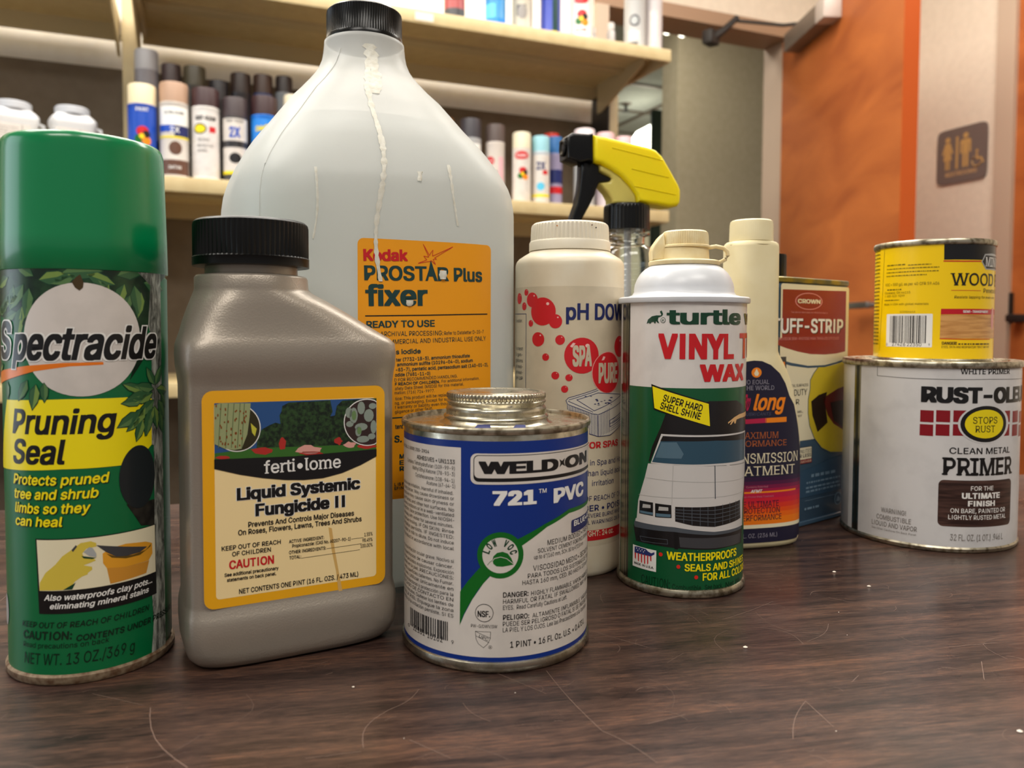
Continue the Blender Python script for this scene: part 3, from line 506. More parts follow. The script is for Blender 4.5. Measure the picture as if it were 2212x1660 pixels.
('p','leafgrey',8,[(32.73,94.56),(32.55,96.03),(32.05,97.1),(31.38,97.5),(30.71,97.1),(30.22,96.03),(30.04,94.56),(30.22,93.08),(30.71,92.01),(31.38,91.61),(32.05,92.01),(32.55,93.08)]),
('p','leafgrey',8,[(29.6,89.54),(29.22,90.27),(28.18,90.81),(26.77,91),(25.36,90.81),(24.33,90.27),(23.95,89.54),(24.33,88.81),(25.36,88.27),(26.77,88.08),(28.18,88.27),(29.22,88.81)]),
('p','leafgrey',8,[(26.03,92.91),(25.85,93.97),(25.37,94.74),(24.71,95.02),(24.05,94.74),(23.56,93.97),(23.39,92.91),(23.56,91.86),(24.05,91.09),(24.71,90.81),(25.37,91.09),(25.85,91.86)]),
('p','leafgrey',8,[(32.67,103.55),(32.45,104.21),(31.84,104.68),(31,104.86),(30.16,104.68),(29.54,104.21),(29.32,103.55),(29.54,102.9),(30.16,102.43),(31,102.25),(31.84,102.43),(32.45,102.9)]),
('p','leafgrey',8,[(32.21,90.52),(31.98,91.18),(31.37,91.65),(30.53,91.83),(29.69,91.65),(29.07,91.18),(28.85,90.52),(29.07,89.87),(29.69,89.39),(30.53,89.21),(31.37,89.39),(31.98,89.87)]),
('p','leafgrey',8,[(22.66,96.36),(22.44,97),(21.85,97.47),(21.03,97.64),(20.21,97.47),(19.62,97),(19.4,96.36),(19.62,95.71),(20.21,95.24),(21.03,95.07),(21.85,95.24),(22.44,95.71)]),
('p','leafmid',9,[(23.83,99.89),(23.7,100.93),(23.34,101.7),(22.85,101.98),(22.35,101.7),(21.99,100.93),(21.86,99.89),(21.99,98.84),(22.35,98.07),(22.85,97.79),(23.34,98.07),(23.7,98.84)]),
('p','leafmid',9,[(26.11,93.29),(25.98,94.1),(25.62,94.7),(25.12,94.91),(24.63,94.7),(24.26,94.1),(24.13,93.29),(24.26,92.48),(24.63,91.89),(25.12,91.67),(25.62,91.89),(25.98,92.48)]),
('t','ferti•lome','white',8,-14.21,78.17,17.11,78.17,5.19,0.012,0,None,'l',1,0),
('t','Liquid Systemic','white',3,-24.72,68.29,25.42,68.29,5.03,0.09,0,None,'l',0,1),
('t','Fungicide II','white',3,-17.68,61.26,18.81,61.26,5.04,0.09,0,None,'l',0,1),
('t','Liquid Systemic','black',5,-24.72,68.29,25.42,68.29,5.03,0.05,0,None,'l',0,0),
('t','Fungicide II','black',5,-17.68,61.26,18.81,61.26,5.04,0.05,0,None,'l',0,0),
('t','Prevents And Controls Major Diseases','black',5,-20.5,57.11,22.72,57.11,2.21,0.025,0,None,'l',0,0),
('t','On Roses, Flowers, Lawns, Trees And Shrubs','black',5,-24.36,54.29,26.03,54.29,2.21,0.025,0,None,'l',0,0),
('t','KEEP OUT OF REACH','black',5,-30.61,48.83,-7.83,48.83,1.84,0.02,0,None,'l',0,0),
('t','OF CHILDREN','black',5,-26.74,46.17,-11.76,46.17,1.84,0.02,0,None,'l',0,0),
('t','CAUTION','red',5,-27.86,41.16,-10.6,41.16,3.46,0.03,0,None,'l',0,0),
('t','See additional precautionary','black',5,-29.67,38.36,-8.82,38.36,1.46,0.025,0,None,'l',0,0),
('t','statements on back panel.','black',5,-28.77,36.23,-9.74,36.23,1.46,0.025,0,None,'l',0,0),
('t','ACTIVE INGREDIENT:','black',5,-4.55,48.62,9.87,48.62,1.43,0.02,0,None,'l',0,0),
('t','Propiconazole: (CAS No. 60207-90-1)','black',5,-3.27,46.64,21.19,46.64,1.44,0.02,0,None,'l',0,0),
('l','black',3,0.16,[(21.6,47.1),(26.75,47.11)]),
('t','1.55%','black',5,27.17,47.58,30.78,47.58,1.56,0.01,0,None,'l',0,0),
('t','OTHER INGREDIENTS:','black',5,-4.59,44.08,10.64,44.08,1.43,0.02,0,None,'l',0,0),
('l','black',3,0.16,[(10.88,44.35),(25.98,44.58)]),
('t','98.45%','black',5,26.32,45.16,30.77,45.16,1.56,0.01,0,None,'l',0,0),
('t','TOTAL:','black',5,-4.45,41.87,0.32,41.87,1.42,0.02,0,None,'l',0,0),
('l','black',3,0.16,[(0.47,41.76),(25.14,42.06)]),
('t','100.00%','black',5,25.48,42.83,30.76,42.83,1.56,0.01,0,None,'l',0,0),
('t','NET CONTENTS ONE PINT (16 FL. OZS. / 473 ML)','black',5,-24.25,30.68,24.42,30.68,2.06,0.02,0,None,'l',0,0),
('p','stain',2,[(11.74,53.33),(13.18,52.75),(14.41,43.32),(15.82,35.02),(17.8,24.14),(19.41,19.38),(17.78,20.47),(15.77,26.09),(14.84,34.35),(13.04,43.5)]),
])
LABELS['JUG']=(('se',0.0794,0.0794,3.4),[
('p','kodakgold',0,[(-24.12,178.17),(-23.97,179.09),(-23.54,179.93),(-22.88,180.59),(-22.04,181.02),(-21.12,181.17),(46.77,181.17),(47.7,181.02),(48.53,180.59),(49.2,179.93),(49.62,179.09),(49.77,178.17),(49.77,52.92),(49.62,51.99),(49.2,51.16),(48.53,50.49),(47.7,50.07),(46.77,49.92),(-21.12,49.92),(-22.04,50.07),(-22.88,50.49),(-23.54,51.16),(-23.97,51.99),(-24.12,52.92)]),
('t','Kodak','red',5,-21.22,169.91,1.44,170.6,5.82,0.04,0,None,'l',0,0),
('t','PROST','teal',5,-20.85,160.37,11.44,160.98,7.33,0.03,0,None,'l',0,0),
('t','R','teal',5,17.42,161.04,23.54,161.16,7.11,0.03,0,None,'l',0,0),
('t','Plus','teal',5,26.46,161.07,43.6,161.42,7.12,0.03,0,None,'l',0,0),
('p','teal',5,[(13.6,171.62),(16.02,164.83),(17.42,160.98),(15.63,161.04),(14.74,163.29),(12.58,163.22),(12.07,161),(10.69,160.96),(12.52,166.5)]),
('l','red',6,0.24,[(9.57,179.47),(12.97,173.98),(13.47,175.19),(14.74,176.74),(14.55,173.75),(25.78,178.97),(15.7,172.9),(16.66,172.16),(14.87,172.09),(16.14,169.51),(13.92,171.33),(13.16,171),(6.88,169.75),(11.45,171.71),(9.82,173.55),(12.52,173.18),(9.57,179.47)]),
('t','fixer','teal',5,-20.32,147.61,12,148.2,10.58,0.035,0,None,'l',0,0),
('l','black',3,0.58,[(-20.34,142.75),(10.29,143.39),(47.03,144.42)]),
('t','READY TO USE','teal',5,-19.9,136.78,15.81,137.61,3.43,0.028,0,None,'l',0,0),
('t','NOT FOR ARCHIVAL PROCESSING:','teal',5,-12.89,132.65,20.34,133.2,2.38,0,0,'ARCHIVAL PROCESSING:','r',0,0),
('t','Refer to Dataletter D-20-7','teal',5,21.06,133.32,44.7,134.14,1.85,0,0,None,'l',0,0),
('t','FOR COMMERCIAL AND INDUSTRIAL USE ONLY','teal',5,-7.92,128.71,46.25,130.31,2.31,0,0,'MMERCIAL AND INDUSTRIAL USE ONLY','r',0,0),
('t','s iodide','teal',5,-4.9,123.55,8.2,123.88,2.5,0.025,0,None,'l',0,0),
('t','ter (7732-18-5), ammonium thiosulfate','teal',5,-4.79,119.88,35.85,121.48,1.82,0.02,0,None,'l',0,0),
('t','ammonium sulfite (10196-04-0), sodium','teal',5,-4.31,117.45,37.67,118.96,1.82,0.02,0,None,'l',0,0),
('t','-83-7), pentetic acid, pentasodium salt (140-01-2),','teal',5,-4.92,114.85,47.79,116.49,1.83,0.02,0,None,'l',0,0),
('t','odide (7681-11-0)','teal',5,-5.42,112.32,13.25,112.72,1.79,0.02,0,None,'l',0,0),
('t','D FOR RECOMMENDED HANDLING.','teal',5,-5.66,109.84,28.53,111.04,1.57,0,0,None,'l',0,0),
('t','F REACH OF CHILDREN.','teal',5,-5.43,107.76,18.58,108.34,1.56,0.025,0,None,'l',0,0),
('t','For additional information,','teal',5,19.56,108.61,41.8,109.54,1.48,0,0,None,'l',0,0),
('t','afety Data Sheet (MSDS) for this material.','teal',5,-5.43,105.45,32.19,106.79,1.57,0,0,None,'l',0,0),
('t','mation: (716) 724-9977.','teal',5,-5.68,103.32,15.68,103.81,1.56,0,0,None,'l',0,0),
('t','tice: This product will be replaced','teal',5,-5.26,100.34,25.17,101.58,1.57,0,0,None,'l',0,0),
('t','ng, or packaging. Except for such','teal',5,-5.45,98.09,25.17,99.31,1.57,0,0,None,'l',0,0),
('t','t warranty or liability even though','teal',5,-5.46,96.01,25.17,96.97,1.57,0,0,None,'l',0,0),
('t','gligence or other fault.','teal',5,-5.46,93.63,14.71,94.87,1.56,0,0,None,'l',0,0),
('l','teal',3,0.58,[(-8.34,91.33),(1.59,91.55)]),
('t','tent','teal',5,-5.4,85.78,-1.23,85.78,2.32,0.02,0,None,'l',0,0),
('t','S.','teal',5,-5.82,78.9,-1.94,78.9,3.48,0.03,0,None,'l',0,0),
('t','M','teal',5,-3.16,70.49,-0.66,70.49,2.33,0.03,0,None,'l',0,0),
('t','E','teal',5,-3.16,67.3,-0.97,67.3,2.33,0.03,0,None,'l',0,0),
('t','R','teal',5,-3.17,64.18,-0.67,64.18,2.33,0.03,0,None,'l',0,0),
('t','L IS F','teal',5,-5.87,56.71,-0.89,56.71,1.56,0.02,0,None,'l',0,0),
('t','EFIN','teal',5,-5.88,54.68,-1.09,54.68,1.56,0.02,0,None,'l',0,0),
])
LABELS['WELD']=(('circ',0.0405),[
('p','weldblue',0,[(-62,4.04),(62,4.04),(62,92.69),(-62,92.69)]),
('p','labelwhite',1,[(-62,6.55),(-13.31,6.55),(-13.31,89.89),(-62,89.89)]),
('p','labelwhite',2,[(-13.67,18.69),(-11.82,23.18),(-8.49,29.56),(-4.05,36.26),(2.6,43.54),(11.53,51.29),(22.17,57.37),(34.52,61.18),(59.73,61.16),(62,68.5),(62,6.55),(-13.31,6.55)]),
('p','weldgreen',3,[(59.73,62.5),(34.5,62.93),(21.2,58.79),(9.46,53.76),(2.6,43.95),(-5.47,42.62),(-10.16,37.09),(-13.55,32.3),(-13.71,18.69),(-12.25,22.73),(-10.15,26.99),(-6.06,33.75),(-1.67,39.21),(2.6,43.14),(11.33,51.08),(22.17,57.45),(34.52,61.18),(59.73,61.08)]),
('p','weldgreen',4,[(11.89,47.58),(11.75,49.19),(11.33,50.74),(10.65,52.21),(9.73,53.53),(8.59,54.67),(7.27,55.59),(5.81,56.27),(4.26,56.69),(2.66,56.83),(1.06,56.69),(-0.5,56.27),(-1.96,55.59),(-3.27,54.67),(-4.41,53.53),(-5.33,52.21),(-6.01,50.74),(-6.43,49.19),(-6.57,47.58),(-6.43,45.97),(-6.01,44.42),(-5.33,42.95),(-4.41,41.63),(-3.27,40.49),(-1.96,39.57),(-0.5,38.89),(1.06,38.47),(2.66,38.33),(4.26,38.47),(5.81,38.89),(7.27,39.57),(8.59,40.49),(9.73,41.63),(10.65,42.95),(11.33,44.42),(11.75,45.97)]),
('p','labelwhite',5,[(9.78,47.52),(9.67,48.76),(9.35,49.96),(8.82,51.08),(8.11,52.09),(7.23,52.97),(6.21,53.68),(5.09,54.2),(3.89,54.53),(2.65,54.63),(1.41,54.53),(0.21,54.2),(-0.91,53.68),(-1.93,52.97),(-2.81,52.09),(-3.52,51.08),(-4.05,49.96),(-4.37,48.76),(-4.48,47.52),(-4.37,46.29),(-4.05,45.09),(-3.52,43.97),(-2.81,42.96),(-1.93,42.08),(-0.91,41.37),(0.21,40.84),(1.41,40.52),(2.65,40.42),(3.89,40.52),(5.09,40.84),(6.21,41.37),(7.23,42.08),(8.11,42.96),(8.82,43.97),(9.35,45.09),(9.67,46.29)]),
('t','L','dkgreen',6,-1.77,47.96,-1.28,49.35,2.96,0.05,0,None,'l',0,0),
('t','O','dkgreen',6,-1.12,49.6,-0.12,50.66,2.96,0.05,0,None,'l',0,0),
('t','W','dkgreen',6,0.13,50.83,1.47,51.38,2.96,0.05,0,None,'l',0,0),
('t','V','dkgreen',6,3.49,51.28,4.8,50.6,2.96,0.05,0,None,'l',0,0),
('t','O','dkgreen',6,5.04,50.41,5.98,49.26,2.96,0.05,0,None,'l',0,0),
('t','C','dkgreen',6,6.12,48.99,6.53,47.56,2.97,0.05,0,None,'l',0,0),
('p','weldgreen',6,[(-0.5,45.76),(-0.1,47.25),(1.28,48.57),(3.45,49.02),(5.45,48.28),(6.86,46.42),(7.96,43.75),(5.86,43.45),(3.47,43.05),(1.09,43.24),(-0.1,44.16)]),
('l','labelwhite',7,0.24,[(-0.5,45.36),(0.29,46.37),(2.67,46.95),(5.05,46.29),(7.96,43.83)]),
('l','weldgreen',7,0.16,[(-2.47,43.73),(-1.49,44.95),(-0.5,45.64)]),
('t','ILLA, CALL 1 (800) 255-3924','black',5,-55.25,86.3,-28.72,86.3,1.36,0.01,0,None,'l',0,0),
('t','ADHESIVES • UN1133','black',5,-36.76,83.15,-15.93,83.15,1.72,0.012,0,None,'l',0,0),
('t','Contains Tetrahydrofuran (109-99-9)','black',5,-46.32,80.67,-15.92,80.67,1.57,-0.005,0,None,'l',0,0),
('t','Methyl Ethyl Ketone (78-93-3)','black',5,-40.53,78.34,-15.92,78.34,1.56,-0.005,0,None,'l',0,0),
('t','Cyclohexanone (108-94-1)','black',5,-38.01,75.72,-16.1,75.72,1.56,-0.005,0,None,'l',0,0),
('t','Acetone (67-64-1)','black',5,-30.24,73.54,-15.79,73.54,1.54,-0.005,0,None,'l',0,0),
('t','serious eye irritation. Harmful if inhaled.','black',5,-53.66,70.86,-16.54,70.86,1.43,-0.008,0,None,'l',0,0),
('t','causing cancer. May cause drowsiness or','black',5,-53.7,68.68,-16.23,68.68,1.43,-0.008,0,None,'l',0,0),
('t','exposure may cause skin dryness or','black',5,-53.74,66.47,-16.22,66.47,1.43,-0.008,0,None,'l',0,0),
('t','open flames and other hot surfaces. No','black',5,-53.79,64.13,-16.22,64.13,1.43,-0.008,0,None,'l',0,0),
('t','Use only outdoors or in a well-ventilated','black',5,-53.83,62.03,-16.31,62.03,1.43,-0.008,0,None,'l',0,0),
('t','protection, face protection. Use NIOSH-','black',5,-53.87,59.95,-16.13,59.95,1.43,-0.008,0,None,'l',0,0),
('t','cautiously with water for several minutes.','black',5,-53.92,57.65,-16.58,57.65,1.44,-0.008,0,None,'l',0,0),
('t','Continue rinsing. IF ON SKIN: Rinse','black',5,-53.97,55.38,-16.3,55.38,1.44,-0.008,0,None,'l',0,0),
('t','if irritation persists. IF INGESTED:','black',5,-54.01,53.15,-16.35,53.15,1.44,-0.008,0,None,'l',0,0),
('t','of water or milk to dilute. Do not induce','black',5,-53.26,50.9,-16.35,50.9,1.44,-0.008,0,None,'l',0,0),
('t','of product in accordance with local','black',5,-53.3,48.56,-16.34,48.56,1.44,-0.008,0,None,'l',0,0),
('t','Provoca irritación ocular grave. Nocivo si','black',5,-53.39,43.5,-16.34,43.5,1.44,-0.008,0,None,'l',0,0),
('t','Sospechosos de causar cáncer.','black',5,-53.43,41.13,-16.52,41.13,1.44,-0.008,0,None,'l',0,0),
('t','formar peróxidos explosivos. Exposición','black',5,-53.47,38.84,-16.38,38.84,1.44,-0.008,0,None,'l',0,0),
('t','grietas en la piel. PRECAUCIONES:','black',5,-53.51,36.72,-16.42,36.72,1.44,-0.008,0,None,'l',0,0),
('t','y otras superficies calientes. No Fumar.','black',5,-53.56,34.44,-16.51,34.44,1.44,-0.008,0,None,'l',0,0),
('t','en uso. Utilizar únicamente en','black',5,-53.6,32.24,-16.51,32.24,1.45,-0.008,0,None,'l',0,0),
('t','gafas protectoras y protección para la','black',5,-53.64,29.97,-16.51,29.97,1.45,-0.008,0,None,'l',0,0),
('t','EN CASO DE CONTACTO EN','black',5,-53.68,27.85,-16.51,27.85,1.45,-0.008,0,None,'l',0,0),
('t','varios minutos. Quítese los lentes de','black',5,-53.72,25.74,-16.51,25.74,1.45,-0.008,0,None,'l',0,0),
('t','CON LA PIEL: Enjuague la zona','black',5,-53.76,23.58,-16.5,23.58,1.45,-0.008,0,None,'l',0,0),
('t','médico si la irritación persiste. SI ES','black',5,-53.8,21.34,-16.5,21.34,1.45,-0.008,0,None,'l',0,0),
('c','black',4,-43.4,11.47,-18.57,19.18,24,3),
('t','0','black',5,-46.01,10.19,-44.03,10.19,1.3,-0.005,0,None,'l',0,0),
('t','12181','black',5,-40.27,10.47,-31.52,10.47,2.46,-0.005,0,None,'l',0,0),
('t','10162','black',5,-29.81,10.29,-21.5,10.29,2.41,-0.005,0,None,'l',0,0),
('t','9','black',5,-17.4,10.54,-16.4,10.54,1.55,-0.005,0,None,'l',0,0),
('p','labelwhite',3,[(-9.32,85.31),(-9.2,86.11),(-8.83,86.84),(-8.25,87.41),(-7.53,87.78),(-6.72,87.91),(58.13,87.91),(58.93,87.78),(59.66,87.41),(60.23,86.84),(60.6,86.11),(60.73,85.31),(60.73,78.25),(60.6,77.45),(60.23,76.72),(59.66,76.15),(58.93,75.78),(58.13,75.65),(-6.72,75.65),(-7.53,75.78),(-8.25,76.15),(-8.83,76.72),(-9.2,77.45),(-9.32,78.25)]),
('p','black',4,[(-8.1,85.28),(-8,85.9),(-7.72,86.46),(-7.27,86.9),(-6.72,87.18),(-6.1,87.28),(56.93,87.28),(57.55,87.18),(58.1,86.9),(58.55,86.46),(58.83,85.9),(58.93,85.28),(58.93,78.71),(58.83,78.09),(58.55,77.53),(58.1,77.09),(57.55,76.8),(56.93,76.71),(-6.1,76.71),(-6.72,76.8),(-7.27,77.09),(-7.72,77.53),(-8,78.09),(-8.1,78.71)]),
('p','labelwhite',5,[(-7.77,85.18),(-7.69,85.73),(-7.43,86.24),(-7.03,86.63),(-6.53,86.89),(-5.97,86.98),(56.83,86.98),(57.39,86.89),(57.89,86.63),(58.29,86.24),(58.54,85.73),(58.63,85.18),(58.63,79.96),(58.54,79.4),(58.29,78.9),(57.89,78.5),(57.39,78.25),(56.83,78.16),(-5.97,78.16),(-6.53,78.25),(-7.03,78.5),(-7.43,78.9),(-7.69,79.4),(-7.77,79.96)]),
('t','WELD','black',7,-6.03,79.89,27.76,79.89,4.92,0.06,0,None,'l',0,0),
('t','ON','black',7,31.41,80.04,51.38,80.04,5,0.05,0,None,'l',0,0),
('p','black',7,[(28.28,84.22),(29.71,83.37),(31.37,84.41),(30.78,82.71),(31.59,81.09),(29.78,82.01),(28.31,80.95),(28.86,82.65)]),
('t','721','white',5,-0.56,67.32,17.33,67.32,5.84,0.06,0,None,'l',0,0),
('t','TM','white',5,18.25,71.47,21.83,71.47,1.7,0.01,0,None,'l',0,0),
('t','PVC','white',5,25.35,66.64,46.9,66.64,5.96,0.045,0,None,'l',0,0),
('p','navy',5,[(36.06,56.91),(36.11,57.22),(36.25,57.49),(36.47,57.72),(36.75,57.86),(37.06,57.91),(58.73,57.91),(59.04,57.86),(59.32,57.72),(59.54,57.49),(59.68,57.22),(59.73,56.91),(59.73,53.37),(59.68,53.06),(59.54,52.79),(59.32,52.56),(59.04,52.42),(58.73,52.37),(37.06,52.37),(36.75,52.42),(36.47,52.56),(36.25,52.79),(36.11,53.06),(36.06,53.37)]),
('t','BLUE•AZUL','white',7,37.89,55.08,57.76,55.08,2.29,0.02,0,'BLUE•AZ','l',0,0),
('t','MEDIUM BODIED • FAST SETTING','black',5,22.46,50.01,57.08,50.01,2.08,0,0,'MEDIUM BODIED • FAST SE','l',0,0),
('t','SOLVENT CEMENT FOR PVC PIPING SYSTEMS','black',5,18.03,47.47,57.49,47.47,1.74,-0.01,0,'SOLVENT CEMENT FOR PVC PIPING SY','l',0,0),
('t','up to 6"/160 mm, SCH. 80 to 4"/110 mm','black',5,16.35,45.12,47.03,45.12,1.68,-0.01,0,None,'l',0,0),
('t','VISCOSIDAD MEDIO • SECADO RAPIDO','black',5,15.98,40.43,59.31,40.43,2.18,0,0,'VISCOSIDAD MEDIO • SECADO RAP','l',0,0),
('t','PARA TODOS LOS SISTEMAS DE TUBERIAS','black',5,13.7,37.77,59.73,37.77,1.79,-0.01,0,'PARA TODOS LOS SISTEMAS DE TUBERI','l',0,0),
('t','HASTA 160 mm, CED. 80 HASTA 110 mm DE DIAM','black',5,11.48,35.24,59.73,35.24,1.79,-0.01,0,'HASTA 160 mm, CED. 80 HASTA 110 mm DE DI','l',0,0),
('t','DANGER:','black',5,3.71,30.67,14.04,30.67,2.1,0.02,0,None,'l',0,0),
('t','HIGHLY FLAMMABLE. VAPOR HARMFUL. MAY','black',5,15.16,30.59,59.73,30.59,1.8,-0.005,0,'HIGHLY FLAMMABLE. VAPOR HARMFUL. MA','l',0,0),
('t','HARMFUL OR FATAL IF SWALLOWED. MAY IRRITATE SKIN','black',5,3.72,28.17,59.73,28.17,1.79,-0.005,0,'HARMFUL OR FATAL IF SWALLOWED. MAY IRRITATE','l',0,0),
('t','EYES.  Read Carefully Cautions at Left.','black',5,3.73,25.75,33.4,25.75,1.73,-0.005,0,None,'l',0,0),
('t','PELIGRO:','black',5,3.75,21.6,14.34,21.6,2.11,0.02,0,None,'l',0,0),
('t','ALTAMENTE INFLAMABLE. VAPOR PELIGROSO','black',5,15.73,21.57,59.73,21.57,1.8,-0.005,0,'ALTAMENTE INFLAMABLE. VAPOR PELIG','l',0,0),
('t','PUEDE SER PELIGROSO O FATAL SI SE INGIERE. PUEDE IRRITAR','black',5,3.67,19.18,59.73,19.18,1.8,-0.005,0,'PUEDE SER PELIGROSO O FATAL SI SE INGIERE. PUEDE','l',0,0),
('t','LA PIEL Y LOS OJOS. Lea las Precauciones a la Izquierda.','black',5,3.68,16.76,52.82,16.76,1.79,-0.005,0,None,'l',0,0),
('t','1 PINT • 16 Fl. Oz. U.S. • 0.473 L','black',5,6.59,10.35,49.24,10.35,2.55,0.012,0,None,'l',0,0),
('p','black',4,[(-0.04,24.45),(-0.1,25.09),(-0.26,25.7),(-0.53,26.28),(-0.89,26.8),(-1.34,27.25),(-1.86,27.61),(-2.44,27.88),(-3.05,28.05),(-3.69,28.1),(-4.32,28.05),(-4.94,27.88),(-5.51,27.61),(-6.03,27.25),(-6.48,26.8),(-6.85,26.28),(-7.12,25.7),(-7.28,25.09),(-7.34,24.45),(-7.28,23.82),(-7.12,23.21),(-6.85,22.63),(-6.48,22.11),(-6.03,21.66),(-5.51,21.3),(-4.94,21.03),(-4.32,20.86),(-3.69,20.81),(-3.05,20.86),(-2.44,21.03),(-1.86,21.3),(-1.34,21.66),(-0.89,22.11),(-0.53,22.63),(-0.26,23.21),(-0.1,23.82)]),
('p','labelwhite',5,[(-0.28,24.45),(-0.33,25.04),(-0.48,25.61),(-0.73,26.14),(-1.08,26.62),(-1.5,27.03),(-1.98,27.37),(-2.52,27.62),(-3.09,27.77),(-3.69,27.82),(-4.28,27.77),(-4.85,27.62),(-5.39,27.37),(-5.88,27.03),(-6.3,26.62),(-6.64,26.14),(-6.89,25.61),(-7.04,25.04),(-7.09,24.45),(-7.04,23.87),(-6.89,23.3),(-6.64,22.77),(-6.3,22.29),(-5.88,21.88),(-5.39,21.54),(-4.85,21.29),(-4.28,21.14),(-3.69,21.09),(-3.09,21.14),(-2.52,21.29),(-1.98,21.54),(-1.5,21.88),(-1.08,22.29),(-0.73,22.77),(-0.48,23.3),(-0.33,23.87)]),
('t','NSF.','black',6,-6.32,22.81,-1.31,22.81,2.5,0.035,0,None,'l',0,0),
('t','PW-G/DWV/SW','black',5,-8.97,18.47,1.49,18.47,1.29,-0.005,0,None,'l',0,0),
('l','black',3,0.16,[(-7.24,16.93),(-1.13,16.88),(-1.28,14.17),(-2.39,11.92),(-3.99,10.45),(-6.01,11.96),(-6.91,13.72),(-7.24,16.93)]),
('l','black',3,0.16,[(-7.16,16.85),(-1.2,14.38)]),
('l','black',3,0.16,[(-7.03,15.12),(-1.72,12.55)]),
('t','UPC','black',5,-5.9,14.68,-2.28,13.26,1.21,0,0,None,'l',0,0),
('p','black',4,[(-0.56,10.8),(-0.57,10.92),(-0.6,11.04),(-0.65,11.15),(-0.73,11.25),(-0.81,11.34),(-0.92,11.41),(-1.03,11.46),(-1.15,11.49),(-1.27,11.5),(-1.4,11.49),(-1.52,11.46),(-1.63,11.41),(-1.74,11.34),(-1.82,11.25),(-1.9,11.15),(-1.95,11.04),(-1.98,10.92),(-1.99,10.8),(-1.98,10.67),(-1.95,10.55),(-1.9,10.44),(-1.82,10.34),(-1.74,10.25),(-1.63,10.18),(-1.52,10.13),(-1.4,10.1),(-1.27,10.09),(-1.15,10.1),(-1.03,10.13),(-0.92,10.18),(-0.81,10.25),(-0.73,10.34),(-0.65,10.44),(-0.6,10.55),(-0.57,10.67)]),
('p','labelwhite',5,[(-0.68,10.8),(-0.69,10.9),(-0.71,11),(-0.76,11.09),(-0.82,11.17),(-0.89,11.25),(-0.98,11.3),(-1.07,11.35),(-1.17,11.37),(-1.27,11.38),(-1.38,11.37),(-1.48,11.35),(-1.57,11.3),(-1.66,11.25),(-1.73,11.17),(-1.79,11.09),(-1.84,11),(-1.86,10.9),(-1.87,10.8),(-1.86,10.7),(-1.84,10.6),(-1.79,10.5),(-1.73,10.42),(-1.66,10.35),(-1.57,10.29),(-1.48,10.25),(-1.38,10.22),(-1.27,10.21),(-1.17,10.22),(-1.07,10.25),(-0.98,10.29),(-0.89,10.35),(-0.82,10.42),(-0.76,10.5),(-0.71,10.6),(-0.69,10.7)]),
('t','R','black',6,-1.55,10.47,-0.95,10.47,0.65,0.02,0,None,'l',0,0),
])
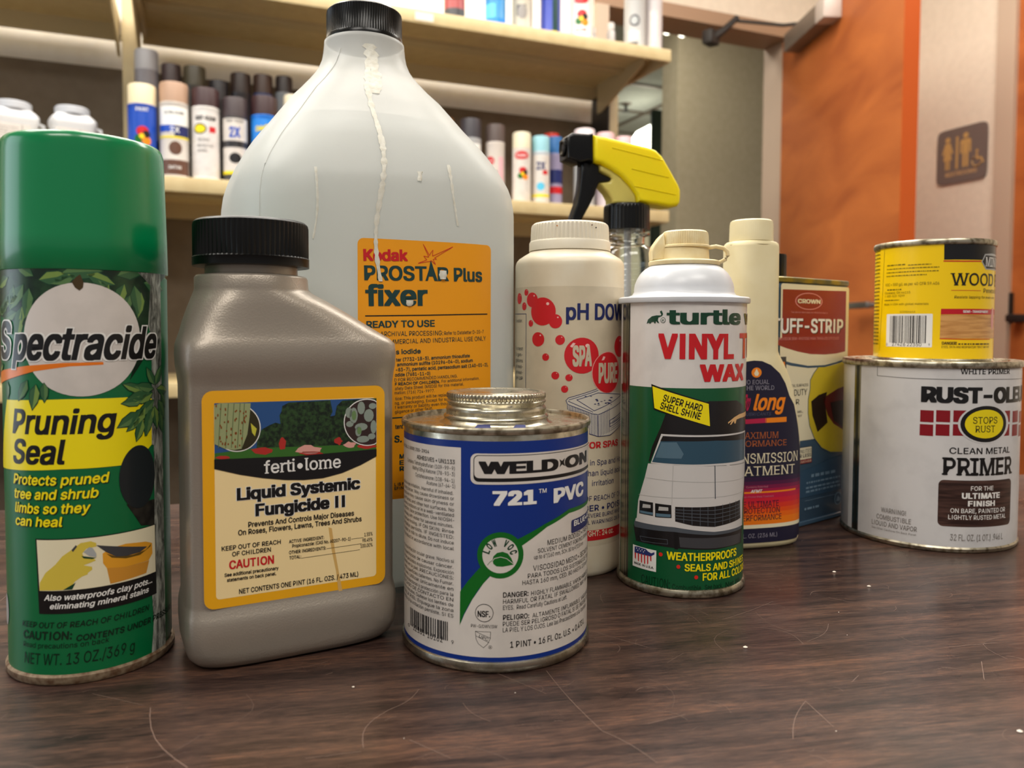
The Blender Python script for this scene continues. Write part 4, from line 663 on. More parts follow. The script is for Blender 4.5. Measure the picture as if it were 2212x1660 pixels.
LABELS['PH']=(('circ',0.0312),[
('p','phlabel',0,[(-49,17.67),(49,17.67),(49,159.7),(-49,159.7)]),
('p','spared',3,[(-33.77,153.5),(-33.84,154.15),(-34.03,154.76),(-34.35,155.32),(-34.77,155.8),(-35.27,156.18),(-35.85,156.45),(-36.46,156.58),(-37.09,156.58),(-37.7,156.45),(-38.28,156.18),(-38.78,155.8),(-39.2,155.32),(-39.52,154.76),(-39.71,154.15),(-39.78,153.5),(-39.71,152.86),(-39.52,152.24),(-39.2,151.68),(-38.78,151.2),(-38.28,150.82),(-37.7,150.56),(-37.09,150.42),(-36.46,150.42),(-35.85,150.56),(-35.27,150.82),(-34.77,151.2),(-34.35,151.68),(-34.03,152.24),(-33.84,152.86)]),
('p','pinkwhite',4,[(-35.1,155.17),(-35.21,155.41),(-35.46,155.51),(-35.71,155.41),(-35.81,155.17),(-35.71,154.93),(-35.46,154.83),(-35.21,154.93)]),
('p','spared',3,[(-27.35,156.68),(-27.39,157.06),(-27.5,157.42),(-27.69,157.75),(-27.94,158.03),(-28.24,158.26),(-28.58,158.42),(-28.95,158.49),(-29.32,158.49),(-29.68,158.42),(-30.02,158.26),(-30.33,158.03),(-30.58,157.75),(-30.76,157.42),(-30.88,157.06),(-30.92,156.68),(-30.88,156.3),(-30.76,155.93),(-30.58,155.6),(-30.33,155.32),(-30.02,155.09),(-29.68,154.94),(-29.32,154.86),(-28.95,154.86),(-28.58,154.94),(-28.24,155.09),(-27.94,155.32),(-27.69,155.6),(-27.5,155.93),(-27.39,156.3)]),
('p','pinkwhite',4,[(-28.23,157.66),(-28.3,157.8),(-28.46,157.86),(-28.61,157.8),(-28.68,157.66),(-28.61,157.52),(-28.46,157.46),(-28.3,157.52)]),
('p','spared',3,[(-20.39,152.5),(-20.48,153.33),(-20.75,154.14),(-21.18,154.87),(-21.75,155.49),(-22.44,155.99),(-23.22,156.33),(-24.06,156.51),(-24.92,156.51),(-25.76,156.33),(-26.54,155.99),(-27.23,155.49),(-27.81,154.87),(-28.24,154.14),(-28.5,153.33),(-28.59,152.5),(-28.5,151.66),(-28.24,150.86),(-27.81,150.13),(-27.23,149.5),(-26.54,149),(-25.76,148.66),(-24.92,148.48),(-24.06,148.48),(-23.22,148.66),(-22.44,149),(-21.75,149.5),(-21.18,150.13),(-20.75,150.86),(-20.48,151.66)]),
('p','pinkwhite',4,[(-22.34,154.68),(-22.49,154.99),(-22.84,155.12),(-23.2,154.99),(-23.35,154.68),(-23.2,154.37),(-22.84,154.24),(-22.49,154.37)]),
('p','spared',2,[(-9.58,146.04),(-9.75,147.63),(-10.25,149.15),(-11.07,150.54),(-12.15,151.73),(-13.46,152.67),(-14.94,153.32),(-16.53,153.65),(-18.15,153.65),(-19.74,153.32),(-21.22,152.67),(-22.53,151.73),(-23.62,150.54),(-24.43,149.15),(-24.93,147.63),(-25.1,146.04),(-24.93,144.45),(-24.43,142.92),(-23.62,141.54),(-22.53,140.35),(-21.22,139.41),(-19.74,138.76),(-18.15,138.42),(-16.53,138.42),(-14.94,138.76),(-13.46,139.41),(-12.15,140.35),(-11.07,141.54),(-10.25,142.92),(-9.75,144.45)]),
('p','pinkwhite',4,[(-13.23,150.22),(-13.51,150.82),(-14.17,151.06),(-14.84,150.82),(-15.11,150.22),(-14.84,149.63),(-14.17,149.38),(-13.51,149.63)]),
('p','spared',3,[(-6.05,140.72),(-6.13,141.52),(-6.37,142.28),(-6.76,142.97),(-7.28,143.57),(-7.9,144.04),(-8.61,144.37),(-9.37,144.53),(-10.14,144.53),(-10.9,144.37),(-11.61,144.04),(-12.23,143.57),(-12.75,142.97),(-13.14,142.28),(-13.38,141.52),(-13.46,140.72),(-13.38,139.92),(-13.14,139.16),(-12.75,138.46),(-12.23,137.86),(-11.61,137.39),(-10.9,137.07),(-10.14,136.9),(-9.37,136.9),(-8.61,137.07),(-7.9,137.39),(-7.28,137.86),(-6.76,138.46),(-6.37,139.16),(-6.13,139.92)]),
('p','pinkwhite',4,[(-7.94,142.83),(-8.08,143.13),(-8.42,143.25),(-8.75,143.13),(-8.89,142.83),(-8.75,142.53),(-8.42,142.41),(-8.08,142.53)]),
('p','spared',3,[(-29,149.05),(-29.05,149.51),(-29.18,149.94),(-29.4,150.33),(-29.69,150.67),(-30.04,150.94),(-30.44,151.13),(-30.87,151.22),(-31.31,151.22),(-31.73,151.13),(-32.13,150.94),(-32.48,150.67),(-32.77,150.33),(-32.99,149.94),(-33.13,149.51),(-33.17,149.05),(-33.13,148.6),(-32.99,148.17),(-32.77,147.77),(-32.48,147.43),(-32.13,147.17),(-31.73,146.98),(-31.31,146.89),(-30.87,146.89),(-30.44,146.98),(-30.04,147.17),(-29.69,147.43),(-29.4,147.77),(-29.18,148.17),(-29.05,148.6)]),
('p','pinkwhite',4,[(-30.01,150.24),(-30.09,150.41),(-30.27,150.48),(-30.46,150.41),(-30.53,150.24),(-30.46,150.07),(-30.27,150),(-30.09,150.07)]),
('p','spared',3,[(-23.58,139.58),(-23.61,139.96),(-23.73,140.32),(-23.91,140.65),(-24.15,140.93),(-24.44,141.16),(-24.77,141.31),(-25.12,141.39),(-25.48,141.39),(-25.83,141.31),(-26.16,141.16),(-26.45,140.93),(-26.69,140.65),(-26.87,140.32),(-26.98,139.96),(-27.02,139.58),(-26.98,139.2),(-26.87,138.84),(-26.69,138.51),(-26.45,138.22),(-26.16,138),(-25.83,137.84),(-25.48,137.77),(-25.12,137.77),(-24.77,137.84),(-24.44,138),(-24.15,138.22),(-23.91,138.51),(-23.73,138.84),(-23.61,139.2)]),
('p','pinkwhite',4,[(-24.44,140.58),(-24.5,140.72),(-24.66,140.78),(-24.81,140.72),(-24.88,140.58),(-24.81,140.44),(-24.66,140.38),(-24.5,140.44)]),
('p','spared',3,[(-16.11,130.87),(-16.19,131.68),(-16.45,132.45),(-16.87,133.15),(-17.44,133.76),(-18.12,134.24),(-18.89,134.57),(-19.71,134.73),(-20.55,134.73),(-21.37,134.57),(-22.14,134.24),(-22.82,133.76),(-23.39,133.15),(-23.81,132.45),(-24.07,131.68),(-24.16,130.87),(-24.07,130.06),(-23.81,129.29),(-23.39,128.58),(-22.82,127.98),(-22.14,127.5),(-21.37,127.17),(-20.55,127),(-19.71,127),(-18.89,127.17),(-18.12,127.5),(-17.44,127.98),(-16.87,128.58),(-16.45,129.29),(-16.19,130.06)]),
('p','pinkwhite',4,[(-18.07,133.02),(-18.21,133.32),(-18.57,133.45),(-18.92,133.32),(-19.07,133.02),(-18.92,132.72),(-18.57,132.59),(-18.21,132.72)]),
('p','spared',3,[(-4.52,130.67),(-4.58,131.22),(-4.75,131.75),(-5.02,132.22),(-5.39,132.64),(-5.83,132.96),(-6.33,133.19),(-6.87,133.3),(-7.41,133.3),(-7.95,133.19),(-8.45,132.96),(-8.89,132.64),(-9.26,132.22),(-9.53,131.75),(-9.7,131.22),(-9.76,130.67),(-9.7,130.12),(-9.53,129.59),(-9.26,129.11),(-8.89,128.7),(-8.45,128.37),(-7.95,128.15),(-7.41,128.03),(-6.87,128.03),(-6.33,128.15),(-5.83,128.37),(-5.39,128.7),(-5.02,129.11),(-4.75,129.59),(-4.58,130.12)]),
('p','pinkwhite',4,[(-5.88,132.13),(-5.98,132.34),(-6.22,132.42),(-6.46,132.34),(-6.55,132.13),(-6.46,131.93),(-6.22,131.84),(-5.98,131.93)]),
('p','spared',3,[(-13.19,121.25),(-13.24,121.67),(-13.37,122.06),(-13.59,122.43),(-13.88,122.74),(-14.23,122.98),(-14.62,123.16),(-15.05,123.24),(-15.48,123.24),(-15.9,123.16),(-16.3,122.98),(-16.65,122.74),(-16.94,122.43),(-17.16,122.06),(-17.29,121.67),(-17.33,121.25),(-17.29,120.83),(-17.16,120.44),(-16.94,120.07),(-16.65,119.76),(-16.3,119.52),(-15.9,119.34),(-15.48,119.26),(-15.05,119.26),(-14.62,119.34),(-14.23,119.52),(-13.88,119.76),(-13.59,120.07),(-13.37,120.44),(-13.24,120.83)]),
('p','pinkwhite',4,[(-14.25,122.37),(-14.33,122.52),(-14.51,122.59),(-14.7,122.52),(-14.78,122.37),(-14.7,122.21),(-14.51,122.15),(-14.33,122.21)]),
('p','spared',3,[(-7.46,111.38),(-7.51,111.82),(-7.65,112.25),(-7.88,112.63),(-8.19,112.96),(-8.56,113.22),(-8.98,113.4),(-9.43,113.5),(-9.89,113.5),(-10.34,113.4),(-10.76,113.22),(-11.13,112.96),(-11.44,112.63),(-11.67,112.25),(-11.81,111.82),(-11.86,111.38),(-11.81,110.94),(-11.67,110.51),(-11.44,110.13),(-11.13,109.8),(-10.76,109.53),(-10.34,109.35),(-9.89,109.26),(-9.43,109.26),(-8.98,109.35),(-8.56,109.53),(-8.19,109.8),(-7.88,110.13),(-7.65,110.51),(-7.51,110.94)]),
('p','pinkwhite',4,[(-8.6,112.57),(-8.68,112.73),(-8.88,112.8),(-9.08,112.73),(-9.16,112.57),(-9.08,112.4),(-8.88,112.33),(-8.68,112.4)]),
('p','spared',3,[(-0.22,110.3),(-0.26,110.69),(-0.39,111.06),(-0.6,111.39),(-0.88,111.68),(-1.21,111.91),(-1.59,112.07),(-2,112.15),(-2.41,112.15),(-2.82,112.07),(-3.2,111.91),(-3.53,111.68),(-3.81,111.39),(-4.02,111.06),(-4.14,110.69),(-4.19,110.3),(-4.14,109.91),(-4.02,109.54),(-3.81,109.21),(-3.53,108.92),(-3.2,108.69),(-2.82,108.53),(-2.41,108.45),(-2,108.45),(-1.59,108.53),(-1.21,108.69),(-0.88,108.92),(-0.6,109.21),(-0.39,109.54),(-0.26,109.91)]),
('p','pinkwhite',4,[(-1.26,111.33),(-1.33,111.47),(-1.52,111.53),(-1.7,111.47),(-1.77,111.33),(-1.7,111.18),(-1.52,111.12),(-1.33,111.18)]),
('p','spared',3,[(-2.56,104.1),(-2.6,104.5),(-2.72,104.88),(-2.93,105.23),(-3.19,105.53),(-3.52,105.77),(-3.89,105.93),(-4.28,106.01),(-4.68,106.01),(-5.08,105.93),(-5.45,105.77),(-5.77,105.53),(-6.04,105.23),(-6.24,104.88),(-6.37,104.5),(-6.41,104.1),(-6.37,103.7),(-6.24,103.31),(-6.04,102.96),(-5.77,102.66),(-5.45,102.43),(-5.08,102.26),(-4.68,102.18),(-4.28,102.18),(-3.89,102.26),(-3.52,102.43),(-3.19,102.66),(-2.93,102.96),(-2.72,103.31),(-2.6,103.7)]),
('p','pinkwhite',4,[(-3.56,105.17),(-3.64,105.32),(-3.81,105.38),(-3.99,105.32),(-4.06,105.17),(-3.99,105.02),(-3.81,104.95),(-3.64,105.02)]),
('p','spared',3,[(14.54,122.24),(14.33,124.26),(13.71,126.2),(12.69,127.96),(11.33,129.48),(9.69,130.67),(7.84,131.5),(5.85,131.92),(3.83,131.92),(1.84,131.5),(-0.01,130.67),(-1.65,129.48),(-3.01,127.96),(-4.02,126.2),(-4.65,124.26),(-4.86,122.24),(-4.65,120.21),(-4.02,118.28),(-3.01,116.52),(-1.65,115),(-0.01,113.81),(1.84,112.98),(3.83,112.55),(5.85,112.55),(7.84,112.98),(9.69,113.81),(11.33,115),(12.69,116.52),(13.71,118.28),(14.33,120.21)]),
('p','pinkwhite',4,[(9.05,127.6),(8.68,128.36),(7.77,128.67),(6.87,128.36),(6.5,127.6),(6.87,126.84),(7.77,126.53),(8.68,126.84)]),
('p','spared',3,[(37.94,126.94),(37.81,128.18),(37.44,129.36),(36.84,130.44),(36.04,131.37),(35.07,132.1),(33.97,132.6),(32.8,132.86),(31.59,132.86),(30.42,132.6),(29.32,132.1),(28.35,131.37),(27.55,130.44),(26.95,129.36),(26.57,128.18),(26.45,126.94),(26.57,125.71),(26.95,124.52),(27.55,123.45),(28.35,122.52),(29.32,121.79),(30.42,121.28),(31.59,121.03),(32.8,121.03),(33.97,121.28),(35.07,121.79),(36.04,122.52),(36.84,123.45),(37.44,124.52),(37.81,125.71)]),
('p','pinkwhite',4,[(33.64,130.19),(33.41,130.66),(32.86,130.85),(32.3,130.66),(32.07,130.19),(32.3,129.73),(32.86,129.54),(33.41,129.73)]),
('p','pinkline',4,[(32.29,112.82),(32.05,115.22),(31.33,117.52),(30.18,119.62),(28.64,121.41),(26.78,122.83),(24.67,123.82),(22.42,124.32),(20.11,124.32),(17.86,123.82),(15.75,122.83),(13.89,121.41),(12.35,119.62),(11.2,117.52),(10.48,115.22),(10.24,112.82),(10.48,110.41),(11.2,108.11),(12.35,106.02),(13.89,104.22),(15.75,102.8),(17.86,101.82),(20.11,101.31),(22.42,101.31),(24.67,101.82),(26.78,102.8),(28.64,104.22),(30.18,106.02),(31.33,108.11),(32.05,110.41)]),
('p','spared',5,[(31.28,112.82),(31.05,115.14),(30.39,117.36),(29.31,119.38),(27.87,121.11),(26.13,122.49),(24.16,123.43),(22.06,123.92),(19.9,123.92),(17.8,123.43),(15.83,122.49),(14.09,121.11),(12.65,119.38),(11.57,117.36),(10.91,115.14),(10.68,112.82),(10.91,110.5),(11.57,108.28),(12.65,106.26),(14.09,104.52),(15.83,103.15),(17.8,102.2),(19.9,101.72),(22.06,101.72),(24.16,102.2),(26.13,103.15),(27.87,104.52),(29.31,106.26),(30.39,108.28),(31.05,110.5)]),
('p','pinkwhite',6,[(16.35,119.47),(17.58,121.79),(18.9,121.44),(18.04,119.78)]),
('p','pinkwhite',4,[(-1.79,127.2),(-0.16,129.19),(1.17,128.86),(-0.47,126.54)]),
('t','pH DOWN','navy',5,-4,141.54,35.69,141.54,8.89,0.03,0,'pH DOW','l',0,0),
('t','SPA','phlabel',6,-0.4,116.42,10.36,116.42,11.28,0.05,0,None,'l',0,0),
('t','PURE','phlabel',7,14.46,107.02,29.42,107.02,11.16,0.045,0,None,'l',0,0),
('l','navy',3,0.35,[(-47.55,144.93),(-29.19,144.81)]),
('l','navy',3,0.34,[(-29.19,144.81),(-29.26,124.4),(-29.33,103.9)]),
('t','d water.','greydark',5,-42.91,140.22,-32.42,140.22,1.94,-0.005,0,None,'l',0,0),
('t','f a test','greydark',5,-42.59,124.51,-32.29,124.51,1.94,-0.005,0,None,'l',0,0),
('t','% gpm-','greydark',5,-42.53,121.18,-32.26,121.18,1.94,-0.005,0,None,'l',0,0),
('t','gallons','greydark',5,-42.46,117.78,-32.23,117.78,1.94,-0.005,0,None,'l',0,0),
('t','pH read-','greydark',5,-42.4,114.45,-32.2,114.45,1.94,-0.005,0,None,'l',0,0),
('t','pH read-','greydark',5,-42.34,111.12,-32.18,111.12,1.94,-0.005,0,None,'l',0,0),
('t','pH UP','greydark',5,-42.27,107.86,-32.15,107.86,1.94,-0.005,0,None,'l',0,0),
('p','phlight',4,[(-3.85,97.91),(-2.47,99.32),(13.45,104.02),(37.37,100.17),(38.07,84.07),(22.88,78.1),(15.36,77.98),(9.17,79.7),(9.07,90.53),(-2.78,93.06)]),
('l','navy',5,0.35,[(-3.71,97.91),(-2.47,99.32),(13.45,104.02)]),
('l','navy',5,0.35,[(-3.71,97.91),(-2.79,95.84),(10.82,90.62),(14.4,89.98),(37.52,96.52)]),
('l','navy',5,0.35,[(2.04,98.3),(14.28,101.9),(33.66,100.1)]),
('l','navy',5,0.35,[(2.04,98.3),(11.97,92.18),(34.76,99.65)]),
('l','navy',5,0.35,[(14.4,89.63),(14.69,78.02)]),
('l','navy',5,0.35,[(9.17,79.7),(14.69,78.02),(22.88,78.1),(38.07,84.07)]),
('l','navy',5,0.35,[(-2.12,98.28),(14.27,103.3)]),
('l','navy',5,0.35,[(22.77,86.28),(37.77,90.67)]),
('l','navy',5,0.35,[(23.01,84.49),(37.89,88.1)]),
('l','navy',5,0.35,[(22.77,86.28),(23.04,82.71),(37.94,87)]),
('l','navy',5,0.35,[(-2.46,97.58),(11.19,91.51)]),
('l','navy',5,0.28,[(-2.79,95.42),(-2.78,93.33)]),
('l','navy',5,0.28,[(-1.95,95.14),(-1.93,92.54)]),
('l','navy',5,0.28,[(-1.1,94.85),(-1.08,91.75)]),
('l','navy',5,0.28,[(-0.25,94.57),(-0.23,90.96)]),
('l','navy',5,0.28,[(0.59,94.28),(0.62,90.16)]),
('l','navy',5,0.28,[(1.44,93.99),(1.48,89.36)]),
('l','navy',5,0.28,[(2.3,93.69),(2.34,88.56)]),
('l','navy',5,0.28,[(3.16,93.4),(3.2,87.75)]),
('l','navy',5,0.28,[(4.02,93.1),(4.07,86.94)]),
('l','navy',5,0.28,[(4.89,92.79),(4.94,86.12)]),
('l','navy',5,0.28,[(5.76,92.49),(5.82,85.31)]),
('l','navy',5,0.28,[(6.65,92.18),(6.71,84.49)]),
('l','navy',5,0.28,[(7.54,91.87),(7.6,83.66)]),
('l','navy',5,0.28,[(8.44,91.55),(8.51,82.83)]),
('l','navy',5,0.28,[(9.35,91.24),(9.45,79.9)]),
('l','navy',5,0.28,[(10.28,90.91),(10.38,79.65)]),
('l','navy',5,0.28,[(11.22,90.59),(11.32,79.39)]),
('l','navy',5,0.28,[(12.17,90.26),(12.28,79.13)]),
('l','navy',5,0.28,[(13.15,89.92),(13.25,78.87)]),
('l','navy',5,0.28,[(14.14,89.59),(14.25,78.6)]),
('l','navy',5,0.28,[(15.66,90.13),(15.78,78.31)]),
('l','navy',5,0.28,[(16.69,90.64),(16.82,78.59)]),
('l','navy',5,0.28,[(17.74,91.14),(17.88,78.87)]),
('l','navy',5,0.28,[(18.83,91.64),(18.98,79.14)]),
('l','navy',5,0.28,[(19.96,92.14),(20.12,79.4)]),
('l','navy',5,0.28,[(21.14,92.63),(21.3,79.66)]),
('l','navy',5,0.28,[(22.36,93.12),(22.54,79.91)]),
('l','navy',5,0.21,[(23.39,80.55),(37.11,84.18)]),
('l','navy',5,0.21,[(23.82,81.79),(37.05,85.5)]),
('l','navy',5,0.21,[(24.25,83.03),(37,86.81)]),
('l','navy',5,0.21,[(24.69,84.28),(36.95,88.13)]),
('l','navy',5,0.21,[(25.14,85.52),(36.9,89.45)]),
('l','navy',5,0.21,[(25.6,86.76),(36.85,90.76)]),
('p','navy',6,[(24.42,94.98),(24.24,95.1),(23.81,95.14),(23.37,95.1),(23.19,94.98),(23.37,94.87),(23.81,94.82),(24.24,94.87)]),
('p','navy',6,[(22.18,96.21),(21.86,96.35),(21.08,96.41),(20.3,96.35),(19.97,96.21),(20.3,96.06),(21.08,96),(21.86,96.06)]),
('p','navy',6,[(17.37,97.08),(17.11,97.2),(16.48,97.25),(15.85,97.2),(15.59,97.08),(15.85,96.96),(16.48,96.91),(17.11,96.96)]),
('p','navy',6,[(14.25,98.25),(13.97,98.5),(13.32,98.6),(12.66,98.5),(12.39,98.25),(12.66,98.01),(13.32,97.9),(13.97,98.01)]),
('p','navy',6,[(24.63,97),(24.34,97.14),(23.63,97.2),(22.93,97.14),(22.64,97),(22.93,96.86),(23.63,96.8),(24.34,96.86)]),
('p','navy',6,[(7.51,100.21),(7.31,100.35),(6.84,100.41),(6.37,100.35),(6.17,100.21),(6.37,100.06),(6.84,100),(7.31,100.06)]),
('p','navy',6,[(13.24,95.84),(13.01,96.03),(12.47,96.1),(11.92,96.03),(11.7,95.84),(11.92,95.66),(12.47,95.59),(13.01,95.66)]),
('p','navy',6,[(10.63,100.16),(10.45,100.28),(10.03,100.33),(9.6,100.28),(9.43,100.16),(9.6,100.04),(10.03,99.99),(10.45,100.04)]),
('p','navy',6,[(15.67,95.23),(15.4,95.36),(14.75,95.41),(14.1,95.36),(13.83,95.23),(14.1,95.1),(14.75,95.05),(15.4,95.1)]),
('p','navy',6,[(23.59,95.83),(23.23,96.06),(22.37,96.16),(21.5,96.06),(21.15,95.83),(21.5,95.59),(22.37,95.49),(23.23,95.59)]),
('p','navy',6,[(20.32,96.03),(20.1,96.27),(19.55,96.37),(19,96.27),(18.77,96.03),(19,95.78),(19.55,95.68),(20.1,95.78)]),
('p','navy',6,[(25.24,98.89),(24.85,99.09),(23.92,99.18),(22.99,99.09),(22.6,98.89),(22.99,98.68),(23.92,98.59),(24.85,98.68)]),
('p','navy',6,[(14.62,97.56),(14.4,97.8),(13.86,97.9),(13.31,97.8),(13.09,97.56),(13.31,97.33),(13.86,97.23),(14.4,97.33)]),
('p','navy',6,[(15.25,96.06),(15.05,96.29),(14.57,96.38),(14.09,96.29),(13.89,96.06),(14.09,95.83),(14.57,95.73),(15.05,95.83)]),
('p','navy',6,[(23.54,97.48),(23.23,97.72),(22.48,97.82),(21.72,97.72),(21.41,97.48),(21.72,97.25),(22.48,97.15),(23.23,97.25)]),
('p','navy',6,[(19.38,97.56),(19.19,97.71),(18.74,97.77),(18.28,97.71),(18.09,97.56),(18.28,97.41),(18.74,97.35),(19.19,97.41)]),
('t','FOR SPAS','red',5,9.24,71.64,31.04,71.64,3.56,0.03,0,'OR SPAS','r',0,0),
('t','in Spa and Hot','navy',5,9.77,62.35,34.73,62.35,3.01,0,0,'in Spa and Ho','l',0,0),
('t','than liquid acids','navy',5,8.62,56.58,36.99,56.58,3.02,0,0,'han liquid acids','r',0,0),
('t','irritation','navy',5,11.02,51.02,26.8,51.02,2.99,0,0,None,'l',0,0),
('t','OF REACH OF CHIL','navy',5,9.48,42.8,38.25,42.8,2.75,0,0,'F REACH OF CHIL','r',0,0),
('t','DANGER • POISO','navy',5,9.69,37.15,36.88,37.15,3.33,0.015,0,'ER • POISO','r',0,0),
('t','SEVERE BURNS WHEN','navy',5,8.81,33.68,35.68,33.68,2.17,0,0,'EVERE BURNS WHEN','r',0,0),
('t','ALL WARNINGS ON BA','navy',5,8.84,29.93,35.79,29.93,2.17,0,0,'L WARNINGS ON BA','r',0,0),
('p','red',2,[(-44,20.82),(36,20.82),(36,26.48),(-44,26.48)]),
('t','NET WEIGHT: 24 oz.','cream',5,8.97,23.21,27.01,23.21,3.01,0.015,0,'GHT: 24 oz.','r',0,0),
])
